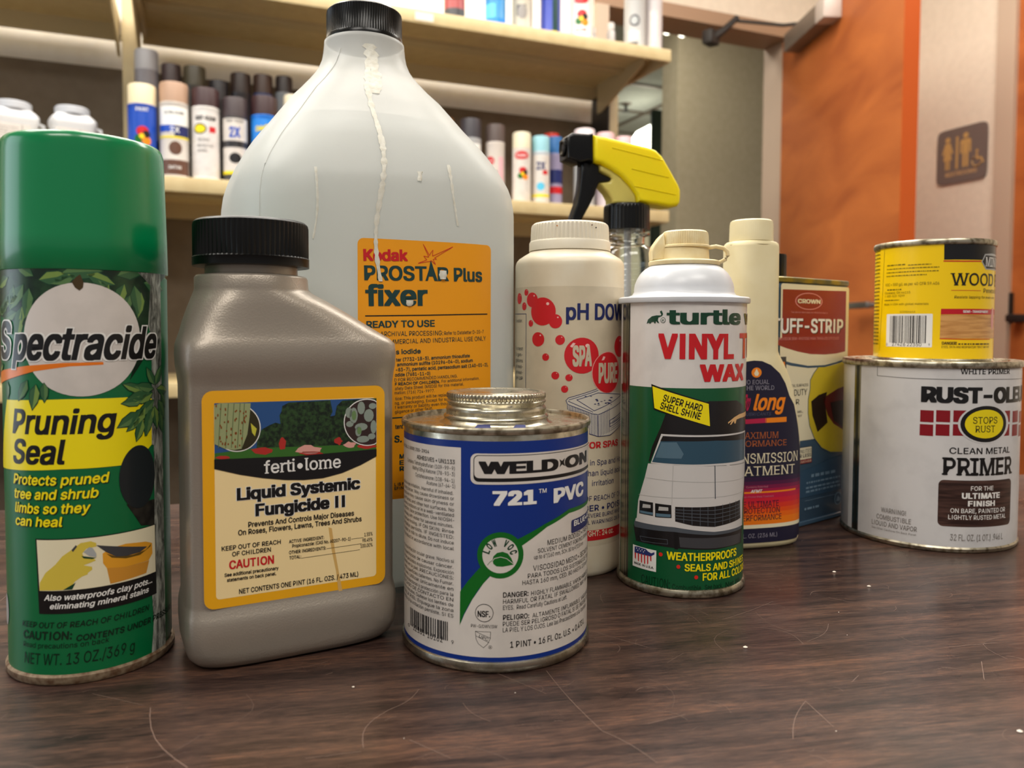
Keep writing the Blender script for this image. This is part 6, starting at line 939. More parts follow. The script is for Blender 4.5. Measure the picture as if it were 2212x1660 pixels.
LABELS['PRIM']=(('circ',0.0526),[
('p','primwhite',0,[(-82,3),(82,3),(82,114),(-82,114)]),
('p','canmetal2',1,[(-76.7,3),(-70.05,3),(-70.05,114),(-76.7,114)]),
('p','gapdark',2,[(-74.7,3),(-71.71,3),(-71.71,114),(-74.7,114)]),
('l','greydark',3,0.26,[(-56.72,117.72),(-56.73,112.88),(-56.66,107.27)]),
('l','greydark',3,0.26,[(-56.66,107.27),(-36.76,106.66),(-14.81,106.62),(9.09,106.92),(51.87,106.31)]),
('t','WHITE PRIMER','black',5,-8.68,110.06,25.19,110.06,3.07,0.01,0,None,'l',1,0),
('t','RUST-OLEUM','black',5,-29.82,92.27,46.59,92.27,9.74,0.06,0,'RUST-OLEU','l',0,0),
('p','maroon',2,[(-30.02,87.27),(-22.71,87.27),(-22.71,79.97),(-30.02,79.97)]),
('p','maroon',2,[(-30.12,78.58),(-22.85,78.58),(-22.85,71.52),(-30.12,71.52)]),
('p','maroon',2,[(-21.4,87.63),(-13.8,87.63),(-13.8,80.43),(-21.4,80.43)]),
('p','maroon',2,[(-21.48,79.06),(-13.94,79.06),(-13.94,72.05),(-21.48,72.05)]),
('p','maroon',2,[(-12.05,87.86),(-4.88,87.86),(-4.88,80.74),(-12.05,80.74)]),
('p','maroon',2,[(-12.14,79.38),(-5.02,79.38),(-5.02,72.41),(-12.14,72.41)]),
('p','maroon',2,[(21.53,87.32),(27.08,87.32),(27.08,80.27),(21.53,80.27)]),
('p','maroon',2,[(21.42,78.91),(26.84,78.91),(26.84,71.87),(21.42,71.87)]),
('p','maroon',2,[(30.23,86.76),(38.26,86.76),(38.26,79.63),(30.23,79.63)]),
('p','maroon',2,[(30.08,78.29),(37.85,78.29),(37.85,71.17),(30.08,71.17)]),
('p','maroon',2,[(40.85,85.86),(51.87,85.86),(51.87,78.64),(40.85,78.64)]),
('p','maroon',2,[(40.56,77.26),(51.87,77.26),(51.87,70),(40.56,70)]),
('p','primwhite',3,[(25.51,79.58),(25.24,81.66),(24.45,83.68),(23.16,85.57),(21.42,87.28),(19.26,88.76),(16.77,89.95),(14,90.84),(11.06,91.38),(8.02,91.56),(4.99,91.38),(2.05,90.84),(-0.72,89.95),(-3.21,88.76),(-5.37,87.28),(-7.11,85.57),(-8.4,83.68),(-9.19,81.66),(-9.46,79.58),(-9.19,77.5),(-8.4,75.48),(-7.11,73.59),(-5.37,71.88),(-3.21,70.4),(-0.72,69.2),(2.05,68.32),(4.99,67.78),(8.02,67.6),(11.06,67.78),(14,68.32),(16.77,69.2),(19.26,70.4),(21.42,71.88),(23.16,73.59),(24.45,75.48),(25.24,77.5)]),
('p','black',4,[(23.26,79.58),(23.02,81.51),(22.31,83.39),(21.16,85.15),(19.59,86.74),(17.66,88.11),(15.42,89.23),(12.95,90.05),(10.31,90.55),(7.59,90.72),(4.86,90.55),(2.23,90.05),(-0.25,89.23),(-2.49,88.11),(-4.42,86.74),(-5.99,85.15),(-7.14,83.39),(-7.85,81.51),(-8.09,79.58),(-7.85,77.65),(-7.14,75.77),(-5.99,74.01),(-4.42,72.42),(-2.49,71.05),(-0.25,69.94),(2.23,69.11),(4.86,68.61),(7.59,68.44),(10.31,68.61),(12.95,69.11),(15.42,69.94),(17.66,71.05),(19.59,72.42),(21.16,74.01),(22.31,75.77),(23.02,77.65)]),
('p','yellow2',5,[(20.49,79.65),(20.29,81.18),(19.7,82.66),(18.74,84.05),(17.44,85.31),(15.84,86.39),(13.98,87.27),(11.92,87.92),(9.73,88.32),(7.47,88.45),(5.21,88.32),(3.02,87.92),(0.96,87.27),(-0.9,86.39),(-2.5,85.31),(-3.8,84.05),(-4.76,82.66),(-5.35,81.18),(-5.55,79.65),(-5.35,78.12),(-4.76,76.64),(-3.8,75.25),(-2.5,73.99),(-0.9,72.9),(0.96,72.02),(3.02,71.37),(5.21,70.98),(7.47,70.84),(9.73,70.98),(11.92,71.37),(13.98,72.02),(15.84,72.9),(17.44,73.99),(18.74,75.25),(19.7,76.64),(20.29,78.12)]),
('t','STOPS','black',7,-0.88,79.92,15.41,79.92,4.02,0,0,None,'l',1,0),
('t','RUST','black',7,0.95,74.6,13.81,74.6,4.02,0,0,None,'l',1,0),
('t','CLEAN METAL','black',5,-13.7,61.28,27.85,61.28,3.8,0.01,0,None,'l',0,0),
('t','PRIMER','black',5,-16.8,48.02,30.42,48.02,10.87,0.02,0,None,'l',1,0),
('p','darkwood',2,[(-19.16,41.97),(-19.02,42.89),(-18.59,43.73),(-17.93,44.39),(-17.09,44.82),(-16.16,44.97),(27.72,44.97),(28.64,44.82),(29.48,44.39),(30.14,43.73),(30.57,42.89),(30.72,41.97),(30.72,19.37),(30.57,18.45),(30.14,17.61),(29.48,16.95),(28.64,16.52),(27.72,16.37),(-16.16,16.37),(-17.09,16.52),(-17.93,16.95),(-18.59,17.61),(-19.02,18.45),(-19.16,19.37)]),
('t','FOR THE','white',5,-0.93,38.8,14.01,38.8,2.74,0.01,0,None,'l',0,0),
('t','ULTIMATE','white',5,-6.1,33.81,19.27,33.81,3.6,0.05,0,None,'l',0,0),
('t','FINISH','white',5,-2.44,29.14,15.52,29.14,3.4,0.05,0,None,'l',0,0),
('t','ON BARE, PAINTED OR','white',5,-12.34,24.94,24.53,24.94,2.77,0.01,0,None,'l',0,0),
('t','LIGHTLY RUSTED METAL','white',5,-13.4,20.88,25.27,20.88,2.77,0.01,0,None,'l',0,0),
('t','WARNING!','greymid',5,-51.8,20.12,-36.54,20.12,3.1,0.012,0,None,'l',0,0),
('t','COMBUSTIBLE','greymid',5,-54.84,15.3,-33.59,15.3,3.11,0.012,0,None,'l',0,0),
('t','LIQUID AND VAPOR','greymid',5,-58.13,11.01,-30.24,11.01,3.11,0.012,0,None,'l',0,0),
('t','See Other Cautions On Back Panel','greymid',5,-58.08,8.5,-30.54,8.5,1.22,0,0,None,'l',0,0),
('t','32 FL. OZ. (1 QT.) .946 L','greymid',5,-12.02,7.83,23.14,7.83,3.96,0.01,0,None,'l',0,0),
])
LABELS['MINW']=(('circ',0.0358),[
('p','mwyellow',0,[(-56,118),(56,118),(56,191.5),(-56,191.5)]),
('l','olive',3,0.27,[(-51.42,190.16),(-52.34,162.33),(-54.96,122.34)]),
('b','olive',4,-71.85,189.63,-56.41,1.36,0),
('b','olive',4,-71.85,187.13,-56.41,1.36,1),
('b','olive',4,-71.85,184.63,-56.42,1.36,2),
('b','olive',4,-71.85,182.12,-56.42,1.36,3),
('b','olive',4,-71.85,179.61,-56.42,1.36,4),
('b','olive',4,-71.85,177.11,-56.43,1.36,5),
('b','olive',4,-71.85,174.6,-56.43,1.36,6),
('b','olive',4,-71.85,172.09,-56.44,1.36,7),
('b','olive',4,-71.85,169.58,-56.44,1.36,8),
('b','olive',4,-71.85,167.07,-56.45,1.36,9),
('b','olive',4,-71.85,164.55,-56.45,1.36,10),
('b','olive',4,-71.85,162.04,-56.45,1.36,11),
('b','olive',4,-71.85,159.53,-56.46,1.36,12),
('b','olive',4,-71.85,157.01,-56.46,1.36,13),
('b','olive',4,-71.85,154.49,-56.47,1.36,14),
('b','olive',4,-71.85,151.98,-56.47,1.36,15),
('b','olive',4,-71.85,149.46,-56.48,1.36,16),
('b','olive',4,-71.85,146.94,-56.48,1.36,17),
('b','olive',4,-71.85,144.42,-56.48,1.36,18),
('b','olive',4,-71.85,141.89,-56.49,1.36,19),
('b','olive',4,-71.85,139.37,-56.49,1.36,20),
('b','olive',4,-71.85,136.85,-56.5,1.36,21),
('b','olive',4,-71.85,134.32,-56.5,1.36,22),
('b','olive',4,-71.85,131.8,-56.5,1.36,23),
('b','olive',4,-71.85,129.27,-56.51,1.37,24),
('b','olive',4,-71.85,126.74,-56.51,1.37,25),
('b','olive',4,-48.23,178.87,-34.24,1.17,2),
('b','olive',4,-32.61,178.43,-18.7,0.89,5),
('b','olive',4,-48.35,176.43,-14.43,0.95,7),
('b','olive',4,-48.55,174.12,-14.37,0.95,8),
('b','olive',4,-48.67,171.84,-21.37,0.96,9),
('t','VOC < 550 g/L as per 40 CFR 59.406','olive',5,-49.55,165.57,-14.17,165.57,1.83,-0.01,0,None,'l',0,0),
('t','Cleveland, OH 44115','olive',5,-49.87,160.33,-30.77,160.33,1.45,-0.005,0,None,'l',0,0),
('t','1-800-523-9299','olive',5,-49.79,158.27,-34.32,158.27,1.33,-0.005,0,None,'l',0,0),
('t','Made in USA with global materials','olive',5,-50.11,152.86,-19.91,152.86,1.31,-0.005,0,None,'l',0,0),
('t','223504444','olive',5,-37.2,147.92,-27.42,147.92,1.04,-0.005,0,None,'l',0,0),
('b','olive',4,-47.66,162.72,-36.19,1.18,12),
('b','olive',4,-50.11,155.87,-37.9,0.99,13),
('p','white',2,[(-47.63,146.42),(-47.6,146.6),(-47.51,146.77),(-47.38,146.9),(-47.21,146.99),(-47.03,147.02),(-17.98,147.02),(-17.79,146.99),(-17.63,146.9),(-17.49,146.77),(-17.41,146.6),(-17.38,146.42),(-17.38,126.13),(-17.41,125.95),(-17.49,125.78),(-17.63,125.65),(-17.79,125.56),(-17.98,125.53),(-47.03,125.53),(-47.21,125.56),(-47.38,125.65),(-47.51,125.78),(-47.6,125.95),(-47.63,126.13)]),
('c','black',4,-44.43,128.13,-20.21,145.86,26,8),
('t','27426','black',5,-42.43,126.07,-33.12,126.07,2.24,0,0,None,'l',0,0),
('t','22350','black',5,-31.96,126.09,-23.37,126.09,2.21,0,0,None,'l',0,0),
('t','0','black',5,-47.37,126.09,-46.26,126.09,1.61,0,0,None,'l',0,0),
('t','9','black',5,-19.36,126.42,-18.57,126.42,1.54,0,0,None,'l',0,0),
('p','black',2,[(-11.97,191),(44,190.93),(44,181.06),(-11.85,181.19)]),
('l','redorange',3,0.76,[(-11.94,180.37),(0.12,180.12),(12,180.33)]),
('p','silver',4,[(12.27,180.09),(15.25,185.02),(23.05,185.67),(40,185.02),(40,175.27),(16.38,175.27)]),
('p','black',5,[(13.14,180.12),(15.97,184.29),(40,184.26),(40,175.91),(16.97,175.93)]),
('t','MINWAX','white',7,16.3,177.28,28.41,177.28,5.86,0,0,'MIN','l',1,0),
('t','WOOD FINISH','black',5,-7.33,164.9,26.37,164.9,7.78,0.01,0,'WOOD','l',1,0),
('l','redorange',3,0.32,[(-7.25,161.79),(12.47,161.68)]),
('t','Penetrating','brownstain',5,14.89,160.5,25.25,160.5,2.69,-0.01,0,'Penet','l',1,0),
('t','Resists lapping for even color','brownstain',5,-5.48,156.76,22.77,156.76,1.66,0,0.15,'Resists lapping for even','l',0,0),
('p','tuffred2',2,[(-12.8,150.13),(24.03,150.13),(44,150.13),(44,146.63),(-12.89,146.63)]),
('t','SEMI-TRANSPARENT','white',5,0.08,147.64,20.26,147.64,1.53,0.03,0,None,'l',0,0),
('p','oak',2,[(-12.94,146.43),(44,146.43),(44,131.36),(-13.09,131.36)]),
('l','redorange',3,0.51,[(-13.08,131.11),(1.53,130.82),(23.52,130.9)]),
('p','pinkl',4,[(29.57,144.09),(29.44,146.29),(29.08,148.27),(28.52,149.84),(27.81,150.85),(27.03,151.2),(26.24,150.85),(25.53,149.84),(24.97,148.27),(24.61,146.29),(24.48,144.09),(24.61,141.89),(24.97,139.91),(25.53,138.33),(26.24,137.32),(27.03,136.97),(27.81,137.32),(28.52,138.33),(29.08,139.91),(29.44,141.89)]),
('t','DANGER!','brownstain',5,-11.86,127.35,-3.28,127.35,1.91,0.03,0,None,'l',0,0),
('b','brownstain',4,-2.3,127.39,22.57,1.42,4),
('t','EYES, SKIN AND RESPIRATORY TRACT IRRITANT','brownstain',5,-11.98,125.2,22.71,125.2,1.41,-0.005,0,None,'l',0,0),
])
# ------------------------------------------------------------ shared materials
M_wall = noisy('wall_paint', (232, 216, 196), (226, 210, 190), 40, .8)
M_wall_lit = noisy('wall_paint_lit', (246, 241, 232), (242, 236, 226), 40, .8)  # wall paint whitened to stand in for lamplight behind the shelves
M_wall2 = noisy('corridor_paint', (204, 190, 160), (196, 182, 150), 30, .8)
M_ceil = noisy('ceiling_tile', (206, 208, 196), (196, 198, 186), 60, .9)
M_floor = noisy('floor_carpet', (92, 84, 76), (74, 66, 60), 80, .95)
M_frame = pbr('door_frame_paint', (196, 172, 150), .45)
M_frame_shade = pbr('door_frame_shade', (160, 126, 98), .5)  # frame paint darkened, shade of the head's underside put into the colour
M_door = noisy('maple_veneer', (196, 110, 50), (162, 82, 34), 3.0, .55, scale=(1, 1, 2.6), dist=.8, detail=5, lo=.3, hi=.72)
M_dooredge = pbr('maple_edge', (186, 78, 6), .5)
M_steel = pbr('brushed_steel', (150, 146, 142), .35, .9)
M_closer = pbr('closer_cover', (126, 112, 100), .45, .3)
M_dark = pbr('dark_metal', (34, 28, 26), .5)
M_shelf = noisy('shelf_enamel', (206, 186, 140), (198, 176, 130), 30, .45)
M_shelfu = pbr('shelf_enamel_post', (190, 172, 132), .5)
M_panel = noisy('shelf_back_panel', (112, 98, 80), (104, 90, 72), 20, .6)
M_tin = pbr('tinplate', (196, 188, 168), .26, 1.0); f_ = tex(M_tin, s=140, detail=5); ramp(M_tin, f_, [(.35, (150, 142, 122)), (.6, (206, 200, 182))]); ramp(M_tin, f_, [(.3, (.42, .42, .42, 1)), (.65, (.2, .2, .2, 1))], 'Roughness')
M_tindark = noisy('tarnished_rim', (128, 118, 98), (186, 178, 158), 260, .34, .95, lo=.38, hi=.55)
M_rust = noisy('rusted_rim', (98, 70, 48), (146, 128, 104), 320, .6, .3)
M_black = pbr('black_plastic', (4, 4, 5), .26, spec=.35)
M_blackr = pbr('black_plastic_dull', (5, 5, 5), .36, spec=.3)
# table top: dark walnut laminate, grain along its own long side
M_table = pbr('walnut_laminate', (86, 62, 52), .36)
g1 = tex(M_table, s=14, scale=(.55, 7, 1), detail=9, dist=.5, rough=.62); g2 = tex(M_table, s=620, scale=(.16, 1.5, 1), detail=4, rough=.75)
t_ = M_table.node_tree; mx = t_.nodes.new('ShaderNodeMath'); mx.operation = 'MULTIPLY_ADD'; t_.links.new(g2, mx.inputs[0]); mx.inputs[1].default_value = .95; mx.inputs[2].default_value = -.475
ad = t_.nodes.new('ShaderNodeMath'); ad.operation = 'ADD'; t_.links.new(g1, ad.inputs[0]); t_.links.new(mx.outputs[0], ad.inputs[1])
ramp(M_table, ad.outputs[0], [(.26, (24, 17, 16)), (.44, (54, 38, 34)), (.58, (75, 55, 47)), (.76, (106, 74, 58))])
g3 = tex(M_table, s=9, detail=6); ramp(M_table, g3, [(.35, (.24, .24, .24, 1)), (.7, (.42, .42, .42, 1))], 'Roughness'); bump(M_table, g2, .12, .0004)
# ------------------------------------------------------------ room shell (table top is z = 0, the floor lies .75 below)
FZ = -.75
rbox('floor', -4, 6.4, -3, 8.2, FZ - .05, FZ, M_floor, kind='structure')
rbox('ceiling', -4, 6.4, -3, 8.2, CEIL, CEIL + .05, M_ceil, kind='structure')
DJ0, DJ1, DH = 1.36, 2.17, 1.28      # doorway jambs and head
rbox('wall_back', -4, DJ0 - .05, 2.483, 2.60, FZ, CEIL, M_wall_lit, kind='structure')
rbox('wall_back_header', DJ0 - .05, DJ1 + .05, 2.483, 2.60, DH + .05, CEIL, M_wall, kind='structure')
rbox('wall_back_return', DJ1 + .05, 2.575, 2.483, 2.60, FZ, CEIL, M_wall, kind='structure')
rbox('wall_right', 2.575, 2.70, 1.895, 2.60, FZ, CEIL, M_wall, kind='structure')
rbox('wall_right_front', 2.575, 2.70, -3, 1.0, FZ, CEIL, M_wall, kind='structure')
rbox('wall_right_header', 2.575, 2.70, 1.0, 1.895, 1.30, CEIL, M_wall, kind='structure')
rbox('trim_1', DJ0 - .05, DJ1 + .05, 2.470, 2.615, DH - .005, DH + .045, M_frame_shade, kind='structure')
rbox('trim_2', DJ1, DJ1 + .05, 2.463, 2.62, FZ, DH - .005, M_frame, kind='structure')
rbox('trim_3', DJ0 - .05, DJ0, 2.463, 2.62, FZ, DH - .005, M_frame, kind='structure')
rbox('trim_4', 2.56, 2.72, 1.83, 1.895, FZ, 1.30, M_frame, kind='structure')
# corridor beyond the doorway
rbox('wall_corridor', 2.41, 4.3, 3.6, 3.75, FZ, CEIL, M_wall2, kind='structure')
rbox('wall_corridor_far', -4, 6.3, 7.4, 7.5, FZ, CEIL, M_wall2, kind='structure')
rbox('baseboard_back', -4, DJ0 - .05, 2.470, 2.483, FZ, FZ + .1, M_dark, kind='structure')
cg = thing('ceiling_grid', 'pale grey ceiling grid rails seen through the open doorway', 'ceiling grid', (0, 0, 0), TH)
for k in range(7): box('rail', 1.2, 6.2, 3.0 + k * .61, 3.03 + k * .61, CEIL - .012, CEIL - .001, M_closer, cg)
for k in range(8): box('rail', 1.5 + k * .61, 1.53 + k * .61, 3.0, 7.3, CEIL - .014, CEIL - .002, M_closer, cg)
spk = thing('ceiling_sprinkler', 'small dark sprinkler head hanging from the far ceiling beyond the doorway', 'sprinkler', RM(3.08, 5.3, CEIL))
lathe('sprinkler_plate', [(.04, -.006), (.045, 0)], M_closer, spk, 24); lathe('nozzle', [(.03, -.06), (.012, -.055), (.012, -.006)], M_dark, spk, 16)
gb = thing('green_board', 'dark green panel standing in the room beyond the doorway', 'panel', RM(2.86, 4.4, FZ), TH)
M_gb = pbr('green_panel', (38, 54, 48), .5); box('board', -.11, .14, -.02, .02, .3, 2.30, M_gb, gb, .01); box('foot', -.16, .16, -.15, .15, 0, .04, M_dark, gb); box('support', -.02, .02, -.015, .015, .04, .3, M_dark, gb)
M_glow = bpy.data.materials.new('lamp_glow'); M_glow.use_nodes = True; p_ = M_glow.node_tree.nodes['Principled BSDF']; p_.inputs['Emission Color'].default_value = (1, .97, .8, 1); p_.inputs['Emission Strength'].default_value = 6
wl = thing('wall_lamp', 'glowing pale lamp shade in the room beyond, left of the green panel', 'lamp', RM(3.17, 5.2, 1.36), TH)
prism('lamp_shade', [(-.09, .08), (-.13, .13), (-.02, .28), (.09, .34), (.09, -.02), (-.02, .02)], -.06, .06, M_glow, wl, .008); box('mount', .02, .06, .06, 2.2, .1, .14, M_dark, wl)
for i, (a, nm) in enumerate(((1.20, 'left'), (1.285, 'right'))):  # glowing beads put in for two bright reflections
    dl = thing('bright_spot', '%s one of two tiny glowing reflection spots under the door head' % nm, 'lamp', RM(a + .88, 3.2, 1.525)); lathe('glow_bead', [(.004, 0), (.018, .008), (.02, .02), (.012, .03)], M_glow, dl, 20); tube('stem', [(0, 0, .03), (0, 0, CEIL - 1.525)], .004, M_dark, dl)
# shelf of pale things seen low through the doorway
# ------------------------------------------------------------ table
tb = thing('table', 'dark walnut laminate table, scratched, holding the bottles and cans', 'table', (0, 0, 0), R(10.3))
box('tabletop', -1.0, 1.35, -.35, .632, -.03, 0, M_table, tb, .0015)
for x, y in ((-.9, -.25), (1.25, -.25), (-.9, .53), (1.25, .53)): box('leg', x - .03, x + .03, y - .03, y + .03, FZ, -.03, M_dark, tb)
rg = random.Random(7); V, F = [], []
def scr(x0, y0, x1, y1, w, bend=0):
    n = 6
    pts = [(x0 + (x1 - x0) * t / n + bend * math.sin(math.pi * t / n) * (y1 - y0), y0 + (y1 - y0) * t / n - bend * math.sin(math.pi * t / n) * (x1 - x0)) for t in range(n + 1)]
    for (a, b), (c, d) in zip(pts, pts[1:]):
        l = math.hypot(c - a, d - b) or 1; nx, ny = -(d - b) / l * w, (c - a) / l * w; k = len(V)
        V.extend([(a - nx, b - ny, .00012), (c - nx, d - ny, .00012), (c + nx, d + ny, .00012), (a + nx, b + ny, .00012)]); F.append((k, k + 1, k + 2, k + 3))
M_scr = pbr('scratch_mark', (128, 104, 92), .5)
for i in range(520):
    x = rg.uniform(-.3, .5); y = rg.uniform(.17, .6); a = rg.uniform(0, 6.28); l = rg.choice([.003, .005, .008, .014, .03]) ; w = .00006 if l > .01 else .00008
    scr(x, y, x + l * math.cos(a), y + l * math.sin(a) * .8, w * rg.uniform(.6, 1.2), rg.uniform(-.3, .3))
for s in [(0.15722, 0.25715, 0.15661, 0.23842, 0.00012, 0), (0.15722, 0.25715, 0.13855, 0.23363, 0.0001, 0.05), (-0.07855, 0.29313, -0.05662, 0.25055, 0.00014, 0.08), (0.06864, 0.29828, 0.07702, 0.24979, 0.0001, 0.02), (0.07702, 0.24979, 0.08856, 0.2278, 0.0001, -0.05), (0.01225, 0.25505, 0.02477, 0.24161, 0.0001, 0), (-0.00286, 0.25278, 0.00589, 0.27676, 0.00011, -0.15), (0.00589, 0.27676, 0.01749, 0.29101, 0.0001, 0.1), (0.24796, 0.27608, 0.23596, 0.26106, 0.0001, 0), (0.18345, 0.26814, 0.18984, 0.27314, 0.0001, 0), (0.16235, 0.33708, 0.19869, 0.35592, 9e-05, 0.02), (0.09821, 0.33398, 0.11678, 0.31277, 9e-05, 0), (0.03266, 0.27733, 0.04064, 0.26242, 9e-05, 0.1), (-0.18387, 0.45725, -0.18207, 0.42084, 0.0001, 0), (0.09422, 0.2515, 0.10947, 0.25538, 9e-05, 0), (-0.02092, 0.24958, -0.00358, 0.25066, 0.0001, 0), (0.04672, 0.30207, 0.06428, 0.27913, 0.0001, 0), (-0.10269, 0.30806, -0.08149, 0.29538, 9e-05, 0), (0.24293, 0.29106, 0.2686, 0.29163, 0.0001, 0), (0.15655, 0.35019, 0.1584, 0.34372, 0.0001, 0)]: scr(*s)
o = mesh('scratches', V, F, M_scr, tb); o['kind'] = 'stuff'
M_dust = pbr('pale_crumb', (226, 214, 200), .6)
V, F = [], []
for i in range(60):
    x = rg.uniform(-.25, .5); y = rg.uniform(.2, .6); r = rg.choice([.0002, .0003, .0003, .0006]); k = len(V)
    for q in range(6): V.append((x + r * math.cos(q * 1.047) * rg.uniform(.6, 1.5), y + r * math.sin(q * 1.047) * rg.uniform(.6, 1.2), .0003))
    V.append((x, y, .0006)); 
    for q in range(6): F.append((k + q, k + (q + 1) % 6, k + 6))
for (x, y) in [(0.25653, 0.39326), (0.2606, 0.36802), (0.21763, 0.22469), (0.15807, 0.30567)]:
    k = len(V)
    for q in range(6): V.append((x + .0011 * math.cos(q * 1.047), y + .0009 * math.sin(q * 1.047), .0003))
    V.append((x, y, .0009))
    for q in range(6): F.append((k + q, k + (q + 1) % 6, k + 6))
o = mesh('crumbs', V, F, M_dust, tb); o['kind'] = 'stuff'
# ------------------------------------------------------------ shelving
sh = thing('steel_shelving', 'beige steel shelving unit with spray cans behind the table', 'shelving', (0, 0, 0), TH)
def shelf(a0, a1, zt, dep0=2.027, dep1=2.447, lip=.036):
    s = box('shelf', a0, a1, dep0 + .004, dep1, zt - .004, zt, M_shelf, sh)
    box('front_lip', a0, a1, dep0, dep0 + .014, zt - lip, zt, M_shelf, s, .003)
    box('rear_flange', a0, a1, dep1 - .014, dep1, zt - lip - .012, zt - .004, M_shelfu, s)
    box('stiffener', a0 + .02, a1 - .02, (dep0 + dep1) / 2 - .02, (dep0 + dep1) / 2 + .02, zt - .016, zt - .004, M_shelfu, s)
    for a in (a0, a1 - .012): box('side_flange', a, a + .012, dep0 + .014, dep1 - .014, zt - lip, zt - .004, M_shelfu, s)
    return s
PA = (-1.70, -.160, 1.322)
for z in (.0, .492, .974):
    shelf(PA[0] + .02, PA[1] - .026, z); shelf(PA[1] + .026, 1.333, z)
for a in PA: box('post', a - .02, a + .02, 2.36, 2.412, FZ, 1.5 if a < 1 else .93, M_shelfu, sh, .003)
for z in (.492, .974):
    for a in (PA[1] - .03, PA[1] + .022, 1.285):
        o = prism('bracket', [(0, 0), (.0, -.1), (.03, -.1), (.30, -.02), (.30, 0)], -.003, .003, M_shelfu, sh)
        o.rotation_euler = (0, 0, R(-90)); o.location = (a, 2.40, z - .004)
for a0, a1 in ((PA[0] + .02, PA[1] - .02), (PA[1] + .02, 1.30)): box('back_panel', a0, a1, 2.448, 2.456, .0, .850, M_panel, sh)
box('back_panel', PA[0] + .02, 1.29, 2.448, 2.456, FZ, -.01, M_panel, sh)
box('end_panel', 1.286, 1.292, 2.33, 2.447, .50, .93, M_dark, sh)
box('label_holder', .66 - .12, .66 - .07, 2.0255, 2.0275, .945, .966, pbr('label_paper', (232, 222, 206), .6), sh)
# ------------------------------------------------------------ spray cans on the shelves
def spray_can(a, b, z0, zt, r, cap, body, lab, label, group, items=None, caph=.048, capr=None, name='spray_can'):
    p = RM(a, b, z0); fa = math.atan2(p.x, p.y)
    t = thing(name, label, 'spray can', p, -fa, group); h = zt - z0; cz = h - caph; capr = capr or r * .97
    lathe('can_body', [(r * .93, .001), (r, .003), (r, .006), (r * .98, .008), (r * .98, cz - .006), (r, cz - .004), (r, cz - .001), (r * .75, cz + .006)], pbr('can_' + label[:10], body, .35), t, 40)
    lathe('cap', [(capr, cz), (capr, h - .006), (capr * .96, h - .001), (capr * .9, h), (capr * .3, h)], pbr('cap_' + label[:10], cap, .45), t, 40)
    if items: artwork('label', ('circ', r * .98), [tuple(i) for i in items], t, base=.0002, lay=.00012)
    return t
def ell(c, u, v, ru, rv, L): return ('p', c, L, [(u + ru * math.cos(k * .3927), v + rv * math.sin(k * .3927)) for k in range(16)])
def rc(c, u0, v0, u1, v1, L=1): return ('p', c, L, [(u0, v0), (u1, v0), (u1, v1), (u0, v1)])
def tx(s, c, u0, u1, v, h, L=4, b=.02): return ('t', s, c, L, u0, v, u1, v, h, b, 0, None, 'l', 0, 0)
def burst(u, v, q, L): return [ell('red', u, v + q * .5, q * .8, q * .7, L), ell('orangel', u + q * .5, v - q * .8, q * .6, q * .6, L + 1), ell('weldgreen', u - q * .5, v - q * .6, q * .6, q * .6, L + 1), ell('black2', u + q * .5, v + q * .1, q * .5, q * .5, L + 2), ell('mwyellow', u - q * .1, v - q * .2, q * .35, q * .35, L + 3)]
gF = 'front row of spray cans on the left of the lower shelf'
Z1 = .492; B = 2.075
spray_can(-.117, B, Z1, .708, .0322, (232, 216, 180), (26, 70, 170), 0, 'blue spray can with cream cap, beside the left shelf post', gF, [rc('lblue', -46, 8, 46, 158, 0), tx('PAINT', 'white', -14, 14, 150, 9)] + burst(0, 95, 17, 2) + [tx('INTERIOR', 'white', -20, 20, 48, 10), tx('EXTERIOR', 'white', -20, 20, 32, 10)])
spray_can(-.047, B, Z1, .720, .0338, (176, 142, 118), (206, 198, 190), 0, 'white and brown spray can with tan cap, second in the front row', gF, [rc('white', -40, 118, 40, 168), tx('ULTRA COVER', 'greydark', -22, 22, 150, 7), rc('lblue', -40, 108, 0, 124, 2), rc('navy', 0, 98, 40, 124, 2), tx('2X', 'white', -10, 12, 106, 14), rc('yellow2', -40, 93, 40, 98, 2), ell('lbrown', 2, 70, 15, 16, 2), rc('lbrown', -40, 4, 40, 42, 2), tx('SATIN', 'white', -14, 14, 20, 8)])
spray_can(.024, B, Z1, .715, .0330, (58, 34, 36), (226, 222, 218), 0, 'white spray can with dark maroon cap and yellow oval', gF, [rc('labelwhite2', -40, 3, 40, 165), tx('RUST-OLEUM', 'black', -24, 24, 143, 10, b=.05), ell('black', -14, 122, 16, 13, 2), ell('yellow2', -14, 122, 13, 10, 3), rc('red', 8, 114, 24, 128, 2), tx('GLOSS', 'greymid', -18, 8, 92, 8), tx('PROTECTIVE', 'greymid', -20, 16, 78, 7), tx('ENAMEL', 'greymid', -20, 4, 66, 7)], caph=.046)
spray_can(.092, B, Z1, .700, .0305, (66, 54, 56), (56, 54, 56), 0, 'charcoal spray can with white 2X label, fourth in the front row', gF, [rc('labelwhite', -36, 100, 36, 155), tx('RUST-OLEUM', 'greydark', -20, 20, 146, 6), tx('2X', 'lblue', -14, 12, 108, 26, b=.04), rc('labelwhite', -36, 26, 36, 84), tx('SATIN', 'black', -16, 14, 88, 9), ell('black2', 0, 58, 15, 13, 2), rc('yellow2', -36, 18, 36, 26, 2)])
spray_can(.162, B, Z1, .711, .0330, (52, 26, 28), (34, 118, 216), 0, 'bright blue spray can with dark red cap next to the big jug', gF, [rc('lblue2', -46, 8, 46, 160, 0), ('t', 'ColorPlus', 'yellow2', 4, -22, 128, 22, 136, 13, .05, .2, None, 'l', 0, 0)] + burst(0, 92, 17, 2) + [rc('white', -12, 20, 20, 28)])
gB = 'taller cans in the back row behind the front row, left'
